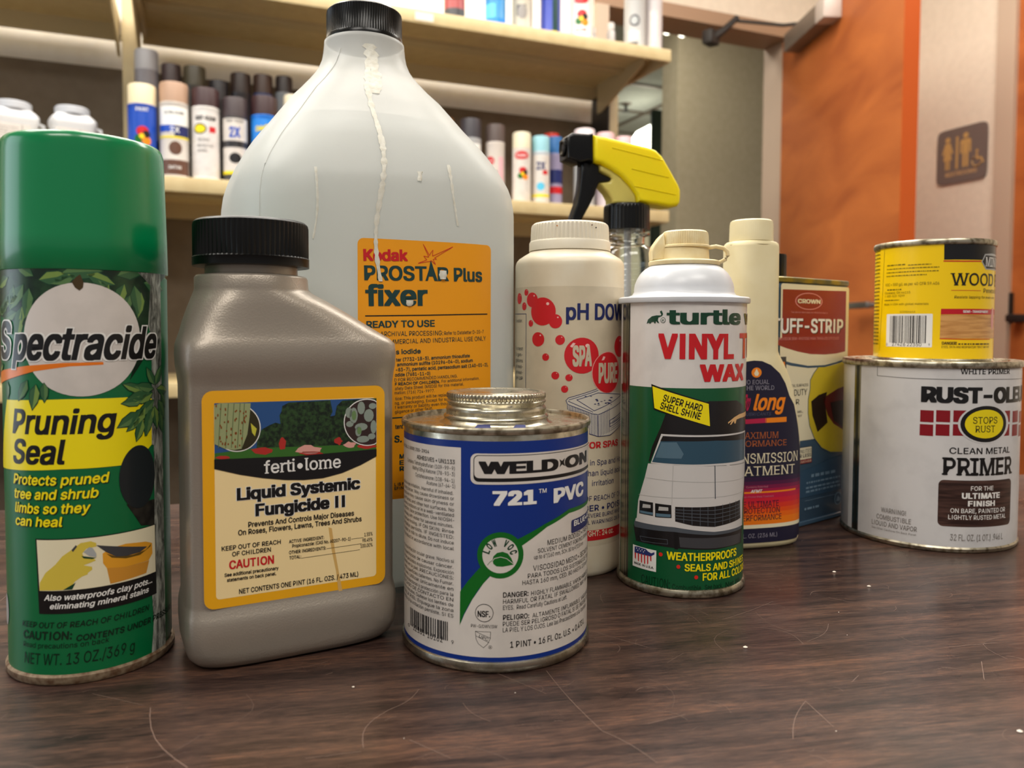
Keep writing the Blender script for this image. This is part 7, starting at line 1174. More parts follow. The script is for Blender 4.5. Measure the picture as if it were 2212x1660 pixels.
rs = thing('display_riser', 'dark step riser at the back of the lower shelf carrying the rear cans', 'riser', RM(0, 0, Z1), TH)
box('riser_top', -.15, .30, 2.12, 2.26, .094, .10, M_dark, rs)
for a in (-.15, .294): box('riser_side', a, a + .006, 2.12, 2.26, 0, .094, M_dark, rs)
box('riser_side', -.15, .30, 2.254, 2.26, 0, .094, M_dark, rs)
Zr = Z1 + .10; Bk = 2.19
for a, zt, r, cap, body, lb in [(-.112, .828, .0285, (150, 148, 150), (122, 118, 122), 'grey capped tall spray can in the back row by the left post'), (-.055, .80, .024, (54, 38, 36), (70, 58, 56), 'narrow dark brown capped can right behind the tan capped can'), (.0, .801, .0280, (66, 58, 40), (52, 48, 40), 'olive brown capped can in the back row'),
      (.058, .772, .0250, (36, 30, 32), (44, 38, 38), 'low black capped can behind the dark maroon cap'), (.112, .797, .0265, (46, 30, 22), (44, 40, 42), 'dark chocolate capped can in the back row, fourth of the dark caps'), (.168, .80, .0255, (62, 40, 28), (52, 66, 104), 'brown capped can with blue band in the back row')]:
    spray_can(a, Bk, Zr, zt, r, cap, body, 0, lb, gB, caph=.05)
t = spray_can(.222, Bk, Zr, .803, .0240, (40, 28, 24), (120, 122, 124), 0, 'black tapered cap can at the right end of the back row', gB, caph=.045, capr=.022)
t = spray_can(.232, 2.085, Z1, .726, .0225, (228, 216, 188), (206, 190, 170), 0, 'slim cream capped bottle behind the jug neck', 'slim bottles on the lower shelf', caph=.05, name='slim_bottle')
gR = 'spray cans at the right end of the lower shelf'
kr = [rc('labelwhite', -36, 4, 36, 150), ell('red', 0, 134, 22, 12, 2), tx('Krylon', 'white', -14, 14, 130, 8)] 
spray_can(.727, 2.12, Z1, .725, .0300, (60, 56, 62), (176, 176, 178), 0, 'dark grey capped can with a white name band, right of the jug', gR, [rc('white', -36, 128, 36, 162), tx('AUTOBODY', 'greydark', -24, 24, 138, 12), rc('navy', -36, 40, 36, 110)], caph=.055)
spray_can(.800, 2.115, Z1, .715, .0280, (86, 72, 68), (214, 204, 196), 0, 'grey brown capped white can with small red oval', gR, [ell('red', -16, 118, 14, 12, 2), tx('Krylon', 'white', -26, -6, 115, 6), rc('greymid', -10, 60, 6, 90, 2), rc('lpink', 10, 10, 28, 130, 1)], caph=.05)
spray_can(.870, 2.085, Z1, .693, .0272, (226, 216, 188), (214, 200, 190), 0, 'white can with cream cap and red oval over coloured spots', gR, kr + burst(4, 84, 14, 3), caph=.045)
spray_can(.930, 2.085, Z1, .688, .0262, (146, 196, 208), (196, 204, 210), 0, 'pale blue capped can beside the cream capped one', gR, [rc('labelwhite', -34, 6, 34, 140), tx('2X', 'navy', -12, 14, 98, 22, b=.04), rc('red', 6, 84, 22, 96, 2), ell('lsky', 0, 50, 12, 12, 2), rc('yellow2', -34, 20, 34, 28, 2)], caph=.045)
spray_can(.992, 2.12, Z1, .700, .0225, (40, 100, 160), (150, 140, 170), 0, 'small blue capped can at the right of the shelf', gR, [rc('navy', -30, 70, 30, 110), rc('red', -30, 40, 30, 60)], caph=.05)
spray_can(1.012, 2.19, Z1, .728, .0250, (210, 44, 20), (214, 160, 20), 0, 'red capped yellow can behind the blue capped one', gR, [rc('olive', -30, 60, 30, 120)], caph=.04)
spray_can(1.072, 2.085, Z1, .722, .0315, (236, 220, 222), (196, 196, 206), 0, 'silver can with a white cap above the spray trigger', gR, [rc('silver', -40, 4, 40, 160), rc('greymid', -10, 4, 4, 160, 2)], caph=.045)
spray_can(1.142, 2.085, Z1, .718, .0285, (232, 190, 192), (190, 176, 182), 0, 'pink capped can second from the shelf end', gR, caph=.05)
spray_can(1.205, 2.085, Z1, .712, .0265, (230, 192, 196), (196, 184, 188), 0, 'pink capped can at the very end of the lower shelf', gR, caph=.05)
spray_can(.668, 2.17, Z1, .735, .0250, (120, 78, 30), (110, 80, 60), 0, 'amber capped can half hidden behind the jug shoulder', gR, caph=.05)
gU = 'cans on the upper shelf'
Z2 = .974
spray_can(.672, 2.10, Z2, 1.19, .0300, (40, 40, 44), (150, 60, 60), 0, 'dull red can with a charcoal base on the upper shelf', gU, [rc('greydark', -40, 3, 40, 38)])
spray_can(.786, 2.08, Z2, 1.19, .0300, (60, 60, 70), (40, 130, 190), 0, 'light blue can on the upper shelf', gU, [rc('lsky', -40, 5, 0, 60, 1), rc('lblue2', -40, 3, 40, 22, 2)])
spray_can(.868, 2.08, Z2, 1.19, .0300, (60, 60, 60), (176, 168, 152), 0, 'tarnished silver can, middle of the upper shelf', gU, [rc('greydark', -16, 40, 10, 70, 1), ell('greymid', 0, 50, 14, 20, 2)])
spray_can(.956, 2.08, Z2, 1.19, .0300, (240, 240, 240), (40, 60, 160), 0, 'deep blue can with a teal stripe on the upper shelf', gU, [rc('teal', 6, 4, 24, 120, 1), rc('yellow2', -40, 3, 40, 10, 2)])
spray_can(1.056, 2.08, Z2, 1.19, .0330, (240, 240, 240), (226, 218, 212), 0, 'white can with a burst of coloured spots on the upper shelf', gU, burst(2, 62, 18, 2) + [ell('red', 0, 112, 22, 12, 2), tx('GLOSS', 'spared', -16, 16, 22, 8)])
spray_can(1.236, 2.08, Z2, 1.19, .0320, (120, 120, 124), (176, 174, 172), 0, 'silver grey can near the right end of the upper shelf', gU, [ell('greydark', 0, 80, 16, 18, 1), ell('silver', 0, 80, 11, 12, 2), rc('greydark', -18, 4, 10, 16, 1), rc('offwhite', -20, 20, 16, 50, 1)])
spray_can(1.302, 2.08, Z2, 1.19, .0270, (200, 196, 196), (196, 188, 188), 0, 'pale silver can at the very end of the upper shelf', gU, [rc('offwhite', -12, 10, 14, 120, 1)])
M_clear = pbr('clear_cap', (214, 210, 208), .15); 
for i, (a, b, h, nm) in enumerate([(1.125, 2.14, .075, 'front left'), (1.150, 2.22, .13, 'rear'), (1.172, 2.11, .085, 'front right')]):
    v = thing('small_vial', '%s of the small pale vials clustered on the upper shelf' % nm, 'vial', RM(a, b, Z2), 0, 'small vials on the upper shelf'); lathe('vial_body', [(.012, .001), (.0135, .003), (.0135, h - .03), (.009, h - .022)], pbr('vial_glass', (170, 164, 162), .2), v, 24); lathe('cap', [(.0105, h - .022), (.0105, h - .003), (.006, h)], M_clear, v, 24)
# white square jars on the left bay
M_jar = pbr('jar_white', (222, 222, 224), .4); M_jlid = pbr('jar_lid', (196, 198, 204), .35)
for i, (a, lb) in enumerate([(-.405, 'left white square handled jar with grey lid on the lower shelf'), (-.285, 'right white square handled jar with grey lid on the lower shelf, nearer the post')]):
    p = RM(a + .014, 2.13, Z1); j = thing('handled_jar', lb, 'jar', p, math.atan2(p.y, p.x) - R(90) + R(8), 'white handled jars')
    loft('jar_body', [(z, q, q * .8, 6, 0, 0) for z, q in ((.001, .042), (.006, .046), (.110, .046), (.118, .049), (.128, .049), (.136, .042), (.142, .036))], M_jar, j, 64)
    lathe('lid', [(.035, .142), (.037, .144), (.037, .158), (.034, .161)], M_jlid, j, 48)
    tube('handle', [(.044, 0, .118), (.058, 0, .116), (.060, 0, .09), (.056, 0, .05), (.044, 0, .04)], .006, M_jar, j)
    artwork('label', ('flat', -.0372), [rc('offwhite', -40, 20, 28, 106, 0)] + [('b', 'greymid', 2, -36, 96 - k * 6, 6, 3.6, k) for k in range(12)] + [rc('greymid', 10, 24, 12, 104, 1)], j, base=.0004)
# ------------------------------------------------------------ door, closer, restroom sign
d1 = bpy.data.objects.new('door_1', None); C.objects.link(d1); d1['kind'] = 'structure'
hx, hy = 1.075, 3.085; fx, fy = 1.112, 2.205; da = math.atan2(fy - hy, fx - hx); d1.location = (hx, hy, FZ + .01); d1.rotation_euler = (0, 0, da); DW = math.hypot(fx - hx, fy - hy)
box('door_leaf', 0, DW, -.0225, .0225, 0, 1.99, M_door, d1); box('edge_band', DW, DW + .002, -.0225, .0225, 0, 1.99, M_dooredge, d1)
cl = thing('door_closer', 'grey metal door closer mounted near the top of the open orange door', 'door closer', (hx, hy, 0), da)
box('closer_body', .16, .50, -.082, -.0235, 1.155, 1.22, M_closer, cl, .004); box('end_cap', .435, .502, -.084, -.0235, 1.153, 1.222, pbr('closer_end', (196, 182, 172), .4), cl, .003)
e_ = Matrix.Rotation(-da, 4, 'Z') @ (RM(1.775, 2.44, 1.205) - Vector((hx, hy, 0)))
j_ = Matrix.Rotation(-da, 4, 'Z') @ (RM(1.885, 2.43, 1.285) - Vector((hx, hy, 0)))
tube('arm', [(.24, -.05, 1.232), (.20, -.10, 1.24), tuple(j_)], .006, M_dark, cl); tube('arm_link', [tuple(j_ + Vector((0, 0, .012))), tuple((j_ + e_) / 2), tuple(e_)], [.011, .013, .02], M_dark, cl); o = box('arm_shoe', -.03, .03, -.02, .02, -.02, .03, M_dark, cl, .004); o.location = e_; o.rotation_euler = (0, 0, TH - da + R(25))
hd = box('door_handle', DW - .2, DW - .055, -.085, -.068, .935, .955, M_steel, d1, .005); tube('handle_stem', [(DW - .062, -.022, .945), (DW - .062, -.078, .945)], .009, M_steel, hd)
d2 = bpy.data.objects.new('door_2', None); C.objects.link(d2); d2['kind'] = 'structure'; d2.location = RM(2.60, 1.832, FZ + .01); d2.rotation_euler = (0, 0, TH - R(90))
box('door_leaf', .002, .86, -.0225, .0225, 0, 2.03, M_door, d2); box('hinge', -.006, .012, -.034, -.0225, .90, 1.0, M_dark, d2)
h2 = box('door_handle', .03, .13, -.09, -.072, .90, .925, M_dark, d2, .005); tube('handle_stem', [(.04, -.02, .912), (.04, -.08, .912)], .016, M_dark, h2)
sg = thing('restroom_sign', 'taupe plaque with gold restroom figures on the right wall', 'sign', RM(2.5745, 2.027, .767), TH - R(90))
M_sg = pbr('sign_taupe', (112, 98, 92), .5); M_sgf = pbr('sign_gold', (196, 156, 96), .5)
o = loft('plate', [(0, .1, .1, 10, 0, 0), (.005, .1, .1, 10, 0, 0)], M_sg, sg, 80); o.rotation_euler = (R(90), 0, 0)
def fig(name, pts): prism(name, [(x / 1000, z / 1000) for x, z in pts], -.0062, -.0052, M_sgf, sg)
def disc(name, x, z, r):
    prism(name, [((x + r * math.cos(k * .4189)) / 1000, (z + r * math.sin(k * .4189)) / 1000) for k in range(15)], -.0062, -.0052, M_sgf, sg)
disc('woman_figure', -55, 62, 10); fig('woman_figure', [(-65, 50), (-45, 50), (-32, 12), (-38, 9), (-46, 30), (-38, -12), (-46, -12), (-46, -46), (-53, -46), (-53, -12), (-57, -12), (-57, -46), (-64, -46), (-64, -12), (-72, -12), (-64, 30), (-72, 9), (-78, 12)])
fig('divider_bar', [(-21, 68), (-13, 68), (-13, -48), (-21, -48)])
disc('man_figure', 17, 66, 10); fig('man_figure', [(3, 53), (31, 53), (38, 47), (38, 4), (31, 4), (31, 36), (28, 36), (28, -46), (19, -46), (19, 2), (15, 2), (15, -46), (6, -46), (6, 36), (3, 36), (3, 4), (-4, 4), (-4, 47)])
disc('wheelchair_figure', 62, 2, 5); fig('wheelchair_figure', [(58, -5), (64, -5), (66, -22), (80, -22), (90, -42), (84, -44), (76, -28), (60, -28)]); tube('wheelchair_figure', [((62 + 18 * math.cos(a * .5)) / 1000, -.0062, (-34 + 18 * math.sin(a * .5)) / 1000) for a in range(4, 13)], .002, M_sgf, sg)
artwork('lettering', ('flat', -.0052), [('t', 'RESTROOMS', 'skin', 1, -62, -72, 62, -72, 14, .01, 0, None, 'l', 0, 0)], sg)
# ------------------------------------------------------------ 1 pruning sealer can
P = {'spec': (-0.1752, 0.3213), 'weld': (-0.0069, 0.3435), 'turt': (0.0927, 0.4221), 'prim': (0.2809, 0.5229), 'pH': (0.033, 0.45), 'mw': (0.2852, 0.5287), 'fert': (-0.098, 0.3378), 'jug': (-0.0877, 0.4658), 'prol': (0.1507, 0.4935), 'tuff': (0.1936, 0.5656), 'spray': (0.0903, 0.62)}
def base(k, z=0): return (P[k][0], P[k][1], z)
def L(k): return LABELS[k]
t = thing('aerosol_can', 'green pruning seal aerosol can with a plain green cap, far left', 'aerosol can', base('spec'))
lathe('can_body', [(.0285, .0005), (.0296, .0032), (.0293, .0048), (.0301, .0065), (.0301, .157), (.0290, .1585)], pmat('green'), t, 128)
lathe('bottom_rim', [(.0290, .0), (.0306, .0004), (.0312, .0015), (.0312, .0034), (.0304, .0042), (.0295, .0042)], M_rust, t, 128, label='rusty bottom rim')
M_gcap = pbr('green_cap', (0, 128, 74), .24, coat=.2)
lathe('cap', [(.0300, .1585), (.0306, .159), (.0304, .172), (.0299, .193), (.0296, .205), (.0294, .2078), (.0289, .2097), (.0280, .2107), (.0262, .2110), (.0235, .2106), (.010, .2102)], M_gcap, t, 128, autos=60, label='smooth green cap')
artwork('printed_label', *L('SPEC'), t, rough=.28)
# ------------------------------------------------------------ 2 fungicide bottle
t = thing('plastic_bottle', 'silver grey rectangular fungicide bottle with ribbed black cap', 'bottle', base('fert'), R(27.9))
M_sil = pbr('silver_plastic', (158, 148, 136), .36, .45); f_ = tex(M_sil, s=1500, detail=2); bump(M_sil, f_, .22, .0004)
fs = [(.0003, .0385, .0208, 4), (.0015, .0405, .0230, 4.5), (.004, .0425, .0246, 5), (.008, .0437, .0255, 5.5), (.014, .0440, .0259, 6), (.0195, .0440, .0258, 6), (.0220, .0438, .0250, 6), (.0245, .0434, .0236, 6), (.0262, .0430, .0232, 6.5), (.113, .0430, .0232, 6.5), (.1150, .0432, .0236, 6.5), (.118, .0436, .0247, 6), (.1205, .0440, .0257, 6), (.126, .0442, .0262, 6), (.130, .0440, .0259, 5.6)]
secs = [(z, a, b, n, 0, 0) for z, a, b, n in fs]
for z, a, b, n, cx in [(.1322, .0428, .0252, 5, -.0006), (.1350, .0402, .0246, 4.2, -.0024), (.1400, .0356, .0240, 3.5, -.0058), (.1450, .0308, .0237, 2.9, -.0090), (.1490, .0268, .0234, 2.4, -.0116), (.1515, .0241, .0229, 2.05, -.0134), (.1530, .0231, .0227, 2, -.0140), (.1575, .0229, .0227, 2, -.0142), (.1585, .0222, .0220, 2, -.0142), (.1590, .0188, .0188, 2, -.0142), (.1640, .0186, .0186, 2, -.0142)]: secs.append((z, a, b, n, cx, 0))
loft('bottle_body', secs, M_sil, t, 160, autos=50)
lathe('cap', [(.0215, .1622), (.0236, .1624), (.0236, .1656), (.0237, .1658), (.0234, .1664), (.0234, .1790), (.0231, .1803), (.0222, .1812), (.0205, .1815), (.005, .1815)], M_blackr, t, 288, off=(-.0142, 0), ridge=(.1662, .1795, 72, .0006))
artwork('front_label', *L('FERT'), t, rough=.34)
# ------------------------------------------------------------ 3 jug
JS = [(.0004, .068, 3.0), (.002, .0725, 3.2), (.005, .0765, 3.3), (.011, .0788, 3.4), (.02, .0794, 3.4), (.10, .0794, 3.4), (.185, .0794, 3.4), (.200, .0793, 3.4), (.2045, .0790, 3.4), (.2112, .0781, 3.35), (.2155, .0769, 3.3), (.2198, .0753, 3.2), (.2245, .0732, 3.1), (.229, .0707, 3.0), (.2338, .0680, 2.9), (.2384, .0650, 2.8), (.244, .0608, 2.7), (.2498, .0562, 2.6), (.258, .0500, 2.5), (.2664, .0437, 2.35), (.2725, .0380, 2.2), (.2787, .0326, 2.1), (.283, .0291, 2.05), (.287, .0266, 2.0), (.292, .0245, 2.0), (.2964, .0237, 2.0), (.301, .0232, 2.0), (.3030, .0231, 2.0), (.3038, .0215, 2.0), (.3045, .0200, 2.0)]
def spl(zq, col):
    for p, q in zip(JS, JS[1:]):
        if p[0] <= zq <= q[0]: f = (zq - p[0]) / (q[0] - p[0]); return p[col] + (q[col] - p[col]) * f
    return JS[-1][col]
t = thing('plastic_jug', 'large translucent white jug of photo fixer with black cap and orange label', 'jug', base('jug'), R(25))
M_jug = bpy.data.materials.new('milky_polyethylene'); M_jug.use_nodes = True; nt = M_jug.node_tree; pb = nt.nodes['Principled BSDF']
pb.inputs['Base Color'].default_value = sr(248, 247, 244); pb.inputs['Roughness'].default_value = .36; pb.inputs['Subsurface Weight'].default_value = .0
fj = tex(M_jug, s=420, detail=2); bump(M_jug, fj, .10, .0005)
trn = nt.nodes.new('ShaderNodeBsdfTranslucent'); trn.inputs[0].default_value = sr(222, 224, 222); tp = nt.nodes.new('ShaderNodeBsdfTransparent'); tp.inputs[0].default_value = sr(240, 240, 238)
m1_ = nt.nodes.new('ShaderNodeMixShader'); m1_.inputs[0].default_value = .48; m2_ = nt.nodes.new('ShaderNodeMixShader'); m2_.inputs[0].default_value = .30
nt.links.new(pb.outputs[0], m1_.inputs[1]); nt.links.new(trn.outputs[0], m1_.inputs[2]); nt.links.new(m1_.outputs[0], m2_.inputs[1]); nt.links.new(tp.outputs[0], m2_.inputs[2]); nt.links.new(m2_.outputs[0], nt.nodes['Material Output'].inputs[0])
loft('jug_body', [(z, h, h, n, 0, 0) for z, h, n in JS], M_jug, t, 192, autos=70)
M_liq = pbr('clear_fixer', (222, 226, 226), .5); nl = M_liq.node_tree; tl_ = nl.nodes.new('ShaderNodeBsdfTranslucent'); tl_.inputs[0].default_value = sr(232, 235, 233); ml_ = nl.nodes.new('ShaderNodeMixShader'); ml_.inputs[0].default_value = .6
nl.links.new(nl.nodes['Principled BSDF'].outputs[0], ml_.inputs[1]); nl.links.new(tl_.outputs[0], ml_.inputs[2]); nl.links.new(ml_.outputs[0], nl.nodes['Material Output'].inputs[0])
loft('liquid', [(z, h - .003, h - .003, n, 0, 0) for z, h, n in [(max(a, .004), b, c) for a, b, c in JS if .004 < a < .2505] + [(.2505, .0555, 2.7)]] , M_liq, t, 96, autos=60, label='grey blue liquid filling the jug to its shoulder')
lathe('cap', [(.0205, .3032), (.0222, .3034), (.0222, .3055), (.0219, .3060), (.0219, .3190), (.0217, .3202), (.0208, .3211), (.019, .3214), (.004, .3214)], M_black, t, 384, ridge=(.3062, .3195, 96, .0005))
def jp(ang, z, off=0):
    h, n = spl(z, 1), spl(z, 2); c, s = math.cos(ang), math.sin(ang); k = (abs(c) ** n + abs(s) ** n) ** (-1 / n)
    return Vector((c * k * (h + off), s * k * (h + off), z))
tube('seam', [jp(R(-138) , .1377 + .004 * k, .0001) for k in range(12, 40)], .00035, M_jug, t, 6)
M_crust = noisy('dried_crust', (224, 222, 212), (212, 208, 194), 300, .8, bs=.4)
rg = random.Random(11)
def drip(name, ang, z0, z1, w0, w1, th=.0006, wob=.004):
    V, F = [], []; n = max(4, int((z1 - z0) / .0016)); ph = rg.uniform(0, 6)
    for i in range(n + 1):
        z = z1 + (z0 - z1) * i / n; q = i / n; w = (w0 + (w1 - w0) * q) * rg.uniform(.55, 1.35); h = max(spl(z, 1), .02); a = ang + wob * math.sin(ph + i * .12) / h * .6
        for s, o in ((-1, .00008), (-.4, th * rg.uniform(.4, 1.2)), (.4, th * rg.uniform(.4, 1.2)), (1, .00008)): V.append(tuple(jp(a + s * w / h / 2, z, o + .0003)))
    for i in range(n):
        for k in range(3): F.append((i * 4 + k, i * 4 + 4 + k, i * 4 + 5 + k, i * 4 + 1 + k))
    return mesh(name, V, F, M_crust, t, True, 60, label='pale dried drip running down the jug')
DA = -99
drip('dried_drip', R(DA), .160, .292, .0036, .0018, .0003); drip('dried_drip', R(DA), .262, .296, .007, .005, .0003); drip('dried_drip', R(DA - 22), .18, .215, .001, .0008, .0003); drip('dried_drip', R(DA + 14), .2115, .2165, .003, .003, .001); drip('dried_drip', R(DA + 29), .19, .222, .0016, .001, .0004)
drip('dried_drip', R(DA + 25), .1620, .1665, .004, .003, .001); drip('dried_drip', R(DA + 9), .1480, .1510, .003, .003, .001)
artwork('front_label', *L('JUG'), t, rough=.42)
# ------------------------------------------------------------ 4 solvent cement can
t = thing('cement_can', 'blue and white pint can of solvent cement with screw top, front centre', 'can', base('weld'))
lathe('can_body', [(.0385, .001), (.0402, .003), (.0405, .005), (.0405, .0945), (.0400, .0960)], M_tin, t, 160)
lathe('bottom_rim', [(.0392, .0), (.0406, .0003), (.0414, .0012), (.0416, .0028), (.0413, .0042), (.0404, .0048)], M_tin, t, 160)
lathe('top_rim', [(.0405, .0949), (.0414, .0953), (.0417, .0961), (.0416, .0973), (.0411, .0979), (.0403, .0979), (.0399, .0972), (.0397, .0945)], M_tindark, t, 160, close=False)
lathe('lid', [(.0400, .0935), (.0395, .0942), (.033, .0945), (.030, .0952), (.026, .0955), (.0235, .0968), (.0225, .0985), (.012, .0990)], M_tin, t, 128)
for x0, x1 in ((-.0082, -.0020), (.0076, .0125)): mesh('blue_mark', [(x0 - .001, -.0275, .0955), (x1 + .0005, -.0275, .0955), (x1, -.0236, .0972), (x0 + .001, -.0236, .0972)], [(0, 1, 2, 3)], pmat('navy'), t)
lathe('screw_cap', [(.0228, .0978), (.0233, .0985), (.0231, .0992), (.0222, .0998), (.0221, .1012), (.0223, .1020), (.0218, .1028), (.0211, .1035), (.0212, .1040), (.0219, .1048), (.0220, .1054), (.0213, .1060), (.0216, .1064), (.0220, .1068), (.0220, .1083), (.0216, .1089), (.0208, .1092), (.0190, .1092), (.0185, .1088), (.0150, .1087), (.0146, .1090), (.004, .1090)], M_tin, t, 400, ridge=(.1063, .1084, 80, .0005), autos=50, label='knurled metal screw cap')
artwork('wrap_label', *L('WELD'), t, rough=.36)
# ------------------------------------------------------------ 5 spa powder bottle
t = thing('powder_bottle', 'cream plastic bottle with ribbed white cap and red bubbles on its label', 'bottle', base('pH'))
M_crm = noisy('cream_plastic', (226, 216, 194), (220, 206, 180), 60, .38); M_crmcap = noisy('ivory_cap', (232, 224, 206), (226, 216, 194), 50, .42)
lathe('bottle_body', [(.0285, .0), (.0300, .0012), (.0308, .0035), (.0312, .008), (.0312, .1710), (.0311, .1728), (.0306, .1744), (.0292, .1762), (.0262, .1782), (.0240, .1795), (.0228, .1805), (.0205, .181), (.0205, .185)], M_crm, t, 128, autos=60)
lathe('cap', [(.0215, .1806), (.0234, .1808), (.0233, .1855), (.0229, .1862), (.0226, .1866), (.0222, .1945), (.0218, .1956), (.0208, .1965), (.019, .1967), (.004, .1967)], M_crmcap, t, 360, ridge=(.1864, .1950, 60, .0005))
for a, z, c in ((-112, .1932, (196, 120, 40)), (-62, .1938, (110, 80, 60)), (-55, .1925, (20, 16, 14))): 
    x, y = .0226 * math.cos(R(a)), .0226 * math.sin(R(a)); o = lathe('speck', [(.0004, 0), (.0004, .0004), (.0001, .0005)], pbr('speck', c, .6), t, 8); o.location = (x, y, z); o.rotation_euler = (R(90), 0, R(a) + R(90))
artwork('wrap_label', *L('PH'), t, rough=.45)
# ------------------------------------------------------------ 6 trigger spray bottle
t = thing('trigger_sprayer', 'clear spray bottle with yellow trigger head behind the cream bottle', 'spray bottle', base('spray'), R(18))
M_glass = bpy.data.materials.new('clear_plastic'); M_glass.use_nodes = True; p_ = M_glass.node_tree.nodes['Principled BSDF']; p_.inputs['Transmission Weight'].default_value = 1; p_.inputs['Roughness'].default_value = .03; p_.inputs['IOR'].default_value = 1.35; p_.inputs['Base Color'].default_value = (.95, .97, .97, 1)
pr = [(.020, .001), (.0235, .004), (.0245, .010), (.0245, .150)]
for k in range(9): z = .152 + k * .0042; pr += [(.0243, z), (.0236, z + .0010), (.0236, z + .0021), (.0243, z + .0032)]
pr += [(.0238, .1915), (.0222, .1965), (.0195, .2000), (.0160, .2020), (.0143, .2030), (.0143, .2085), (.0146, .209), (.0182, .2100), (.0182, .2112), (.0146, .2118), (.0143, .216)]
inn = [(r - .0009, z) for r, z in pr[::-1]]; inn[-1] = (.019, .003)
lathe('bottle_body', pr + inn, M_glass, t, 96, autos=60)
tube('dip_tube', [(.001, 0, .215), (.002, 0, .12), (.004, 0, .012)], .0028, pbr('dip_tube', (206, 204, 204), .3), t)
lathe('collar', [(.0160, .2138), (.0183, .2140), (.0182, .2300), (.0179, .2328), (.0170, .2340), (.008, .2342)], M_black, t, 256, ridge=(.2142, .2325, 40, .0005))
K = 1 / 12.85 / 1000 / .95
def sx(x): return (x - 919) * K
def szz(y): return .1377 + (707 - (290 + y / 4.744)) * .62 / 1679
def pr2(L_): return [(sx(x), szz(y)) for x, y in L_]
M_yel = pbr('yellow_plastic', (255, 228, 0), .35); M_yel.node_tree.nodes['Principled BSDF'].inputs['Subsurface Weight'].default_value = .35; M_yel.node_tree.nodes['Principled BSDF'].inputs['Subsurface Radius'].default_value = (1, .8, .1); M_yel.node_tree.nodes['Principled BSDF'].inputs['Subsurface Scale'].default_value = .006
M_ytr = bpy.data.materials.new('frosted_yellow'); M_ytr.use_nodes = True; p_ = M_ytr.node_tree.nodes['Principled BSDF']; p_.inputs['Base Color'].default_value = sr(236, 222, 120); p_.inputs['Roughness'].default_value = .3; p_.inputs['Transmission Weight'].default_value = .35
prism('trigger_head', pr2([(512, 88), (640, 100), (860, 132), (1090, 165), (1172, 190), (1240, 246), (1330, 380), (1420, 520), (1442, 570), (1444, 640), (1440, 700), (1412, 738), (1320, 752), (1160, 735), (980, 722), (968, 650), (900, 560), (800, 468), (700, 412), (600, 362), (530, 346), (514, 300)]), -.0105, .0105, M_yel, t, .0035, 4)
for q in ([(905, 398), (1300, 458)], [(930, 566), (1380, 628)], [(700, 205), (1235, 290)]): tube('moulded_rib', [(sx(q[0][0]), -.0107, szz(q[0][1])), (sx(q[1][0]), -.0107, szz(q[1][1]))], .0004, M_yel, t, 6)
prism('pump_housing', pr2([(595, 370), (605, 425), (700, 470), (724, 500), (700, 530), (600, 548), (690, 640), (725, 700), (728, 735), (985, 735), (972, 640), (905, 555), (805, 462), (700, 400)]), -.0070, .0070, M_ytr, t, .0025, 3, label='frosted pale yellow pump housing')
prism('nozzle', pr2([(300, 88), (470, 84), (512, 72), (516, 360), (470, 345), (380, 372), (262, 330), (255, 130)]), -.0100, .0100, M_black, t, .0018, 3)
o = lathe('nozzle_tip', [(.0065, 0), (.0065, .0015), (.005, .002), (.0035, .0012), (.0012, .0012)], M_black, t, 32); o.location = (sx(262), 0, szz(215)); o.rotation_euler = (0, R(-90), 0)
prism('trigger', pr2([(422, 345), (500, 340), (592, 372), (600, 440), (650, 462), (722, 490), (722, 520), (600, 545), (575, 600), (548, 680), (500, 780), (440, 890), (390, 985), (325, 960), (332, 890), (378, 760), (404, 640), (418, 500)]), -.0058, .0058, M_black, t, .002, 3)
# ------------------------------------------------------------ 7 vinyl top wax can
t = thing('wax_can', 'green and white wax can with domed top and yellowed flip cap', 'can', base('turt'))
lathe('can_body', [(.0315, .001), (.0328, .003), (.0331, .0045), (.0331, .1505)], pmat('labelwhite2'), t, 128)
lathe('bottom_rim', [(.0320, .0), (.0336, .0003), (.0343, .0012), (.0344, .0030), (.0338, .0042), (.0330, .0046)], M_tindark, t, 128)
M_wht = noisy('white_enamel', (216, 218, 224), (206, 208, 212), 40, .30)
lathe('top_flange', [(.0331, .1502), (.0346, .1505), (.0349, .1512), (.0348, .1530), (.0340, .1537), (.0300, .1540)], M_wht, t, 128, close=False)
lathe('dome', [(.0335, .1535), (.0300, .1541), (.0275, .1550), (.0265, .1566), (.0264, .1590), (.0260, .1610), (.0249, .1638), (.0231, .1667), (.0208, .1690), (.0180, .1707), (.0145, .1712)], M_wht, t, 128, autos=70, label='white painted dome')
M_ivo = noisy('yellowed_ivory', (236, 220, 176), (226, 202, 148), 120, .42, lo=.4, hi=.7)
lathe('spout_base', [(.0185, .1708), (.0189, .1714), (.0189, .1728), (.0182, .1734), (.0142, .1738), (.0134, .1742), (.0130, .1795), (.0130, .1800)], M_ivo, t, 96)
lathe('flip_cap', [(.0125, .1800), (.0137, .1803), (.0136, .1812), (.0126, .1818), (.0124, .1870), (.0120, .1885), (.0110, .1893), (.003, .1895)], M_ivo, t, 320, off=(.0005, 0), ridge=(.1816, .1874, 64, .0003))
prism('spout_tab', [(-.0180, .1736), (-.0182, .1785), (-.0172, .1815), (-.0142, .1858), (-.0120, .1880), (-.0100, .1736)], -.0060, .0060, M_ivo, t, .001)
tube('cap_strap', [(.0125, -.002, .1806), (.0165, -.003, .1812), (.0205, -.003, .1803), (.0226, -.003, .1783), (.0229, -.003, .1762), (.0218, -.003, .1743), (.0195, -.002, .1730), (.0170, -.001, .1724)], .0011, M_ivo, t, 10)
artwork('printed_label', *L('TURT'), t, rough=.26)
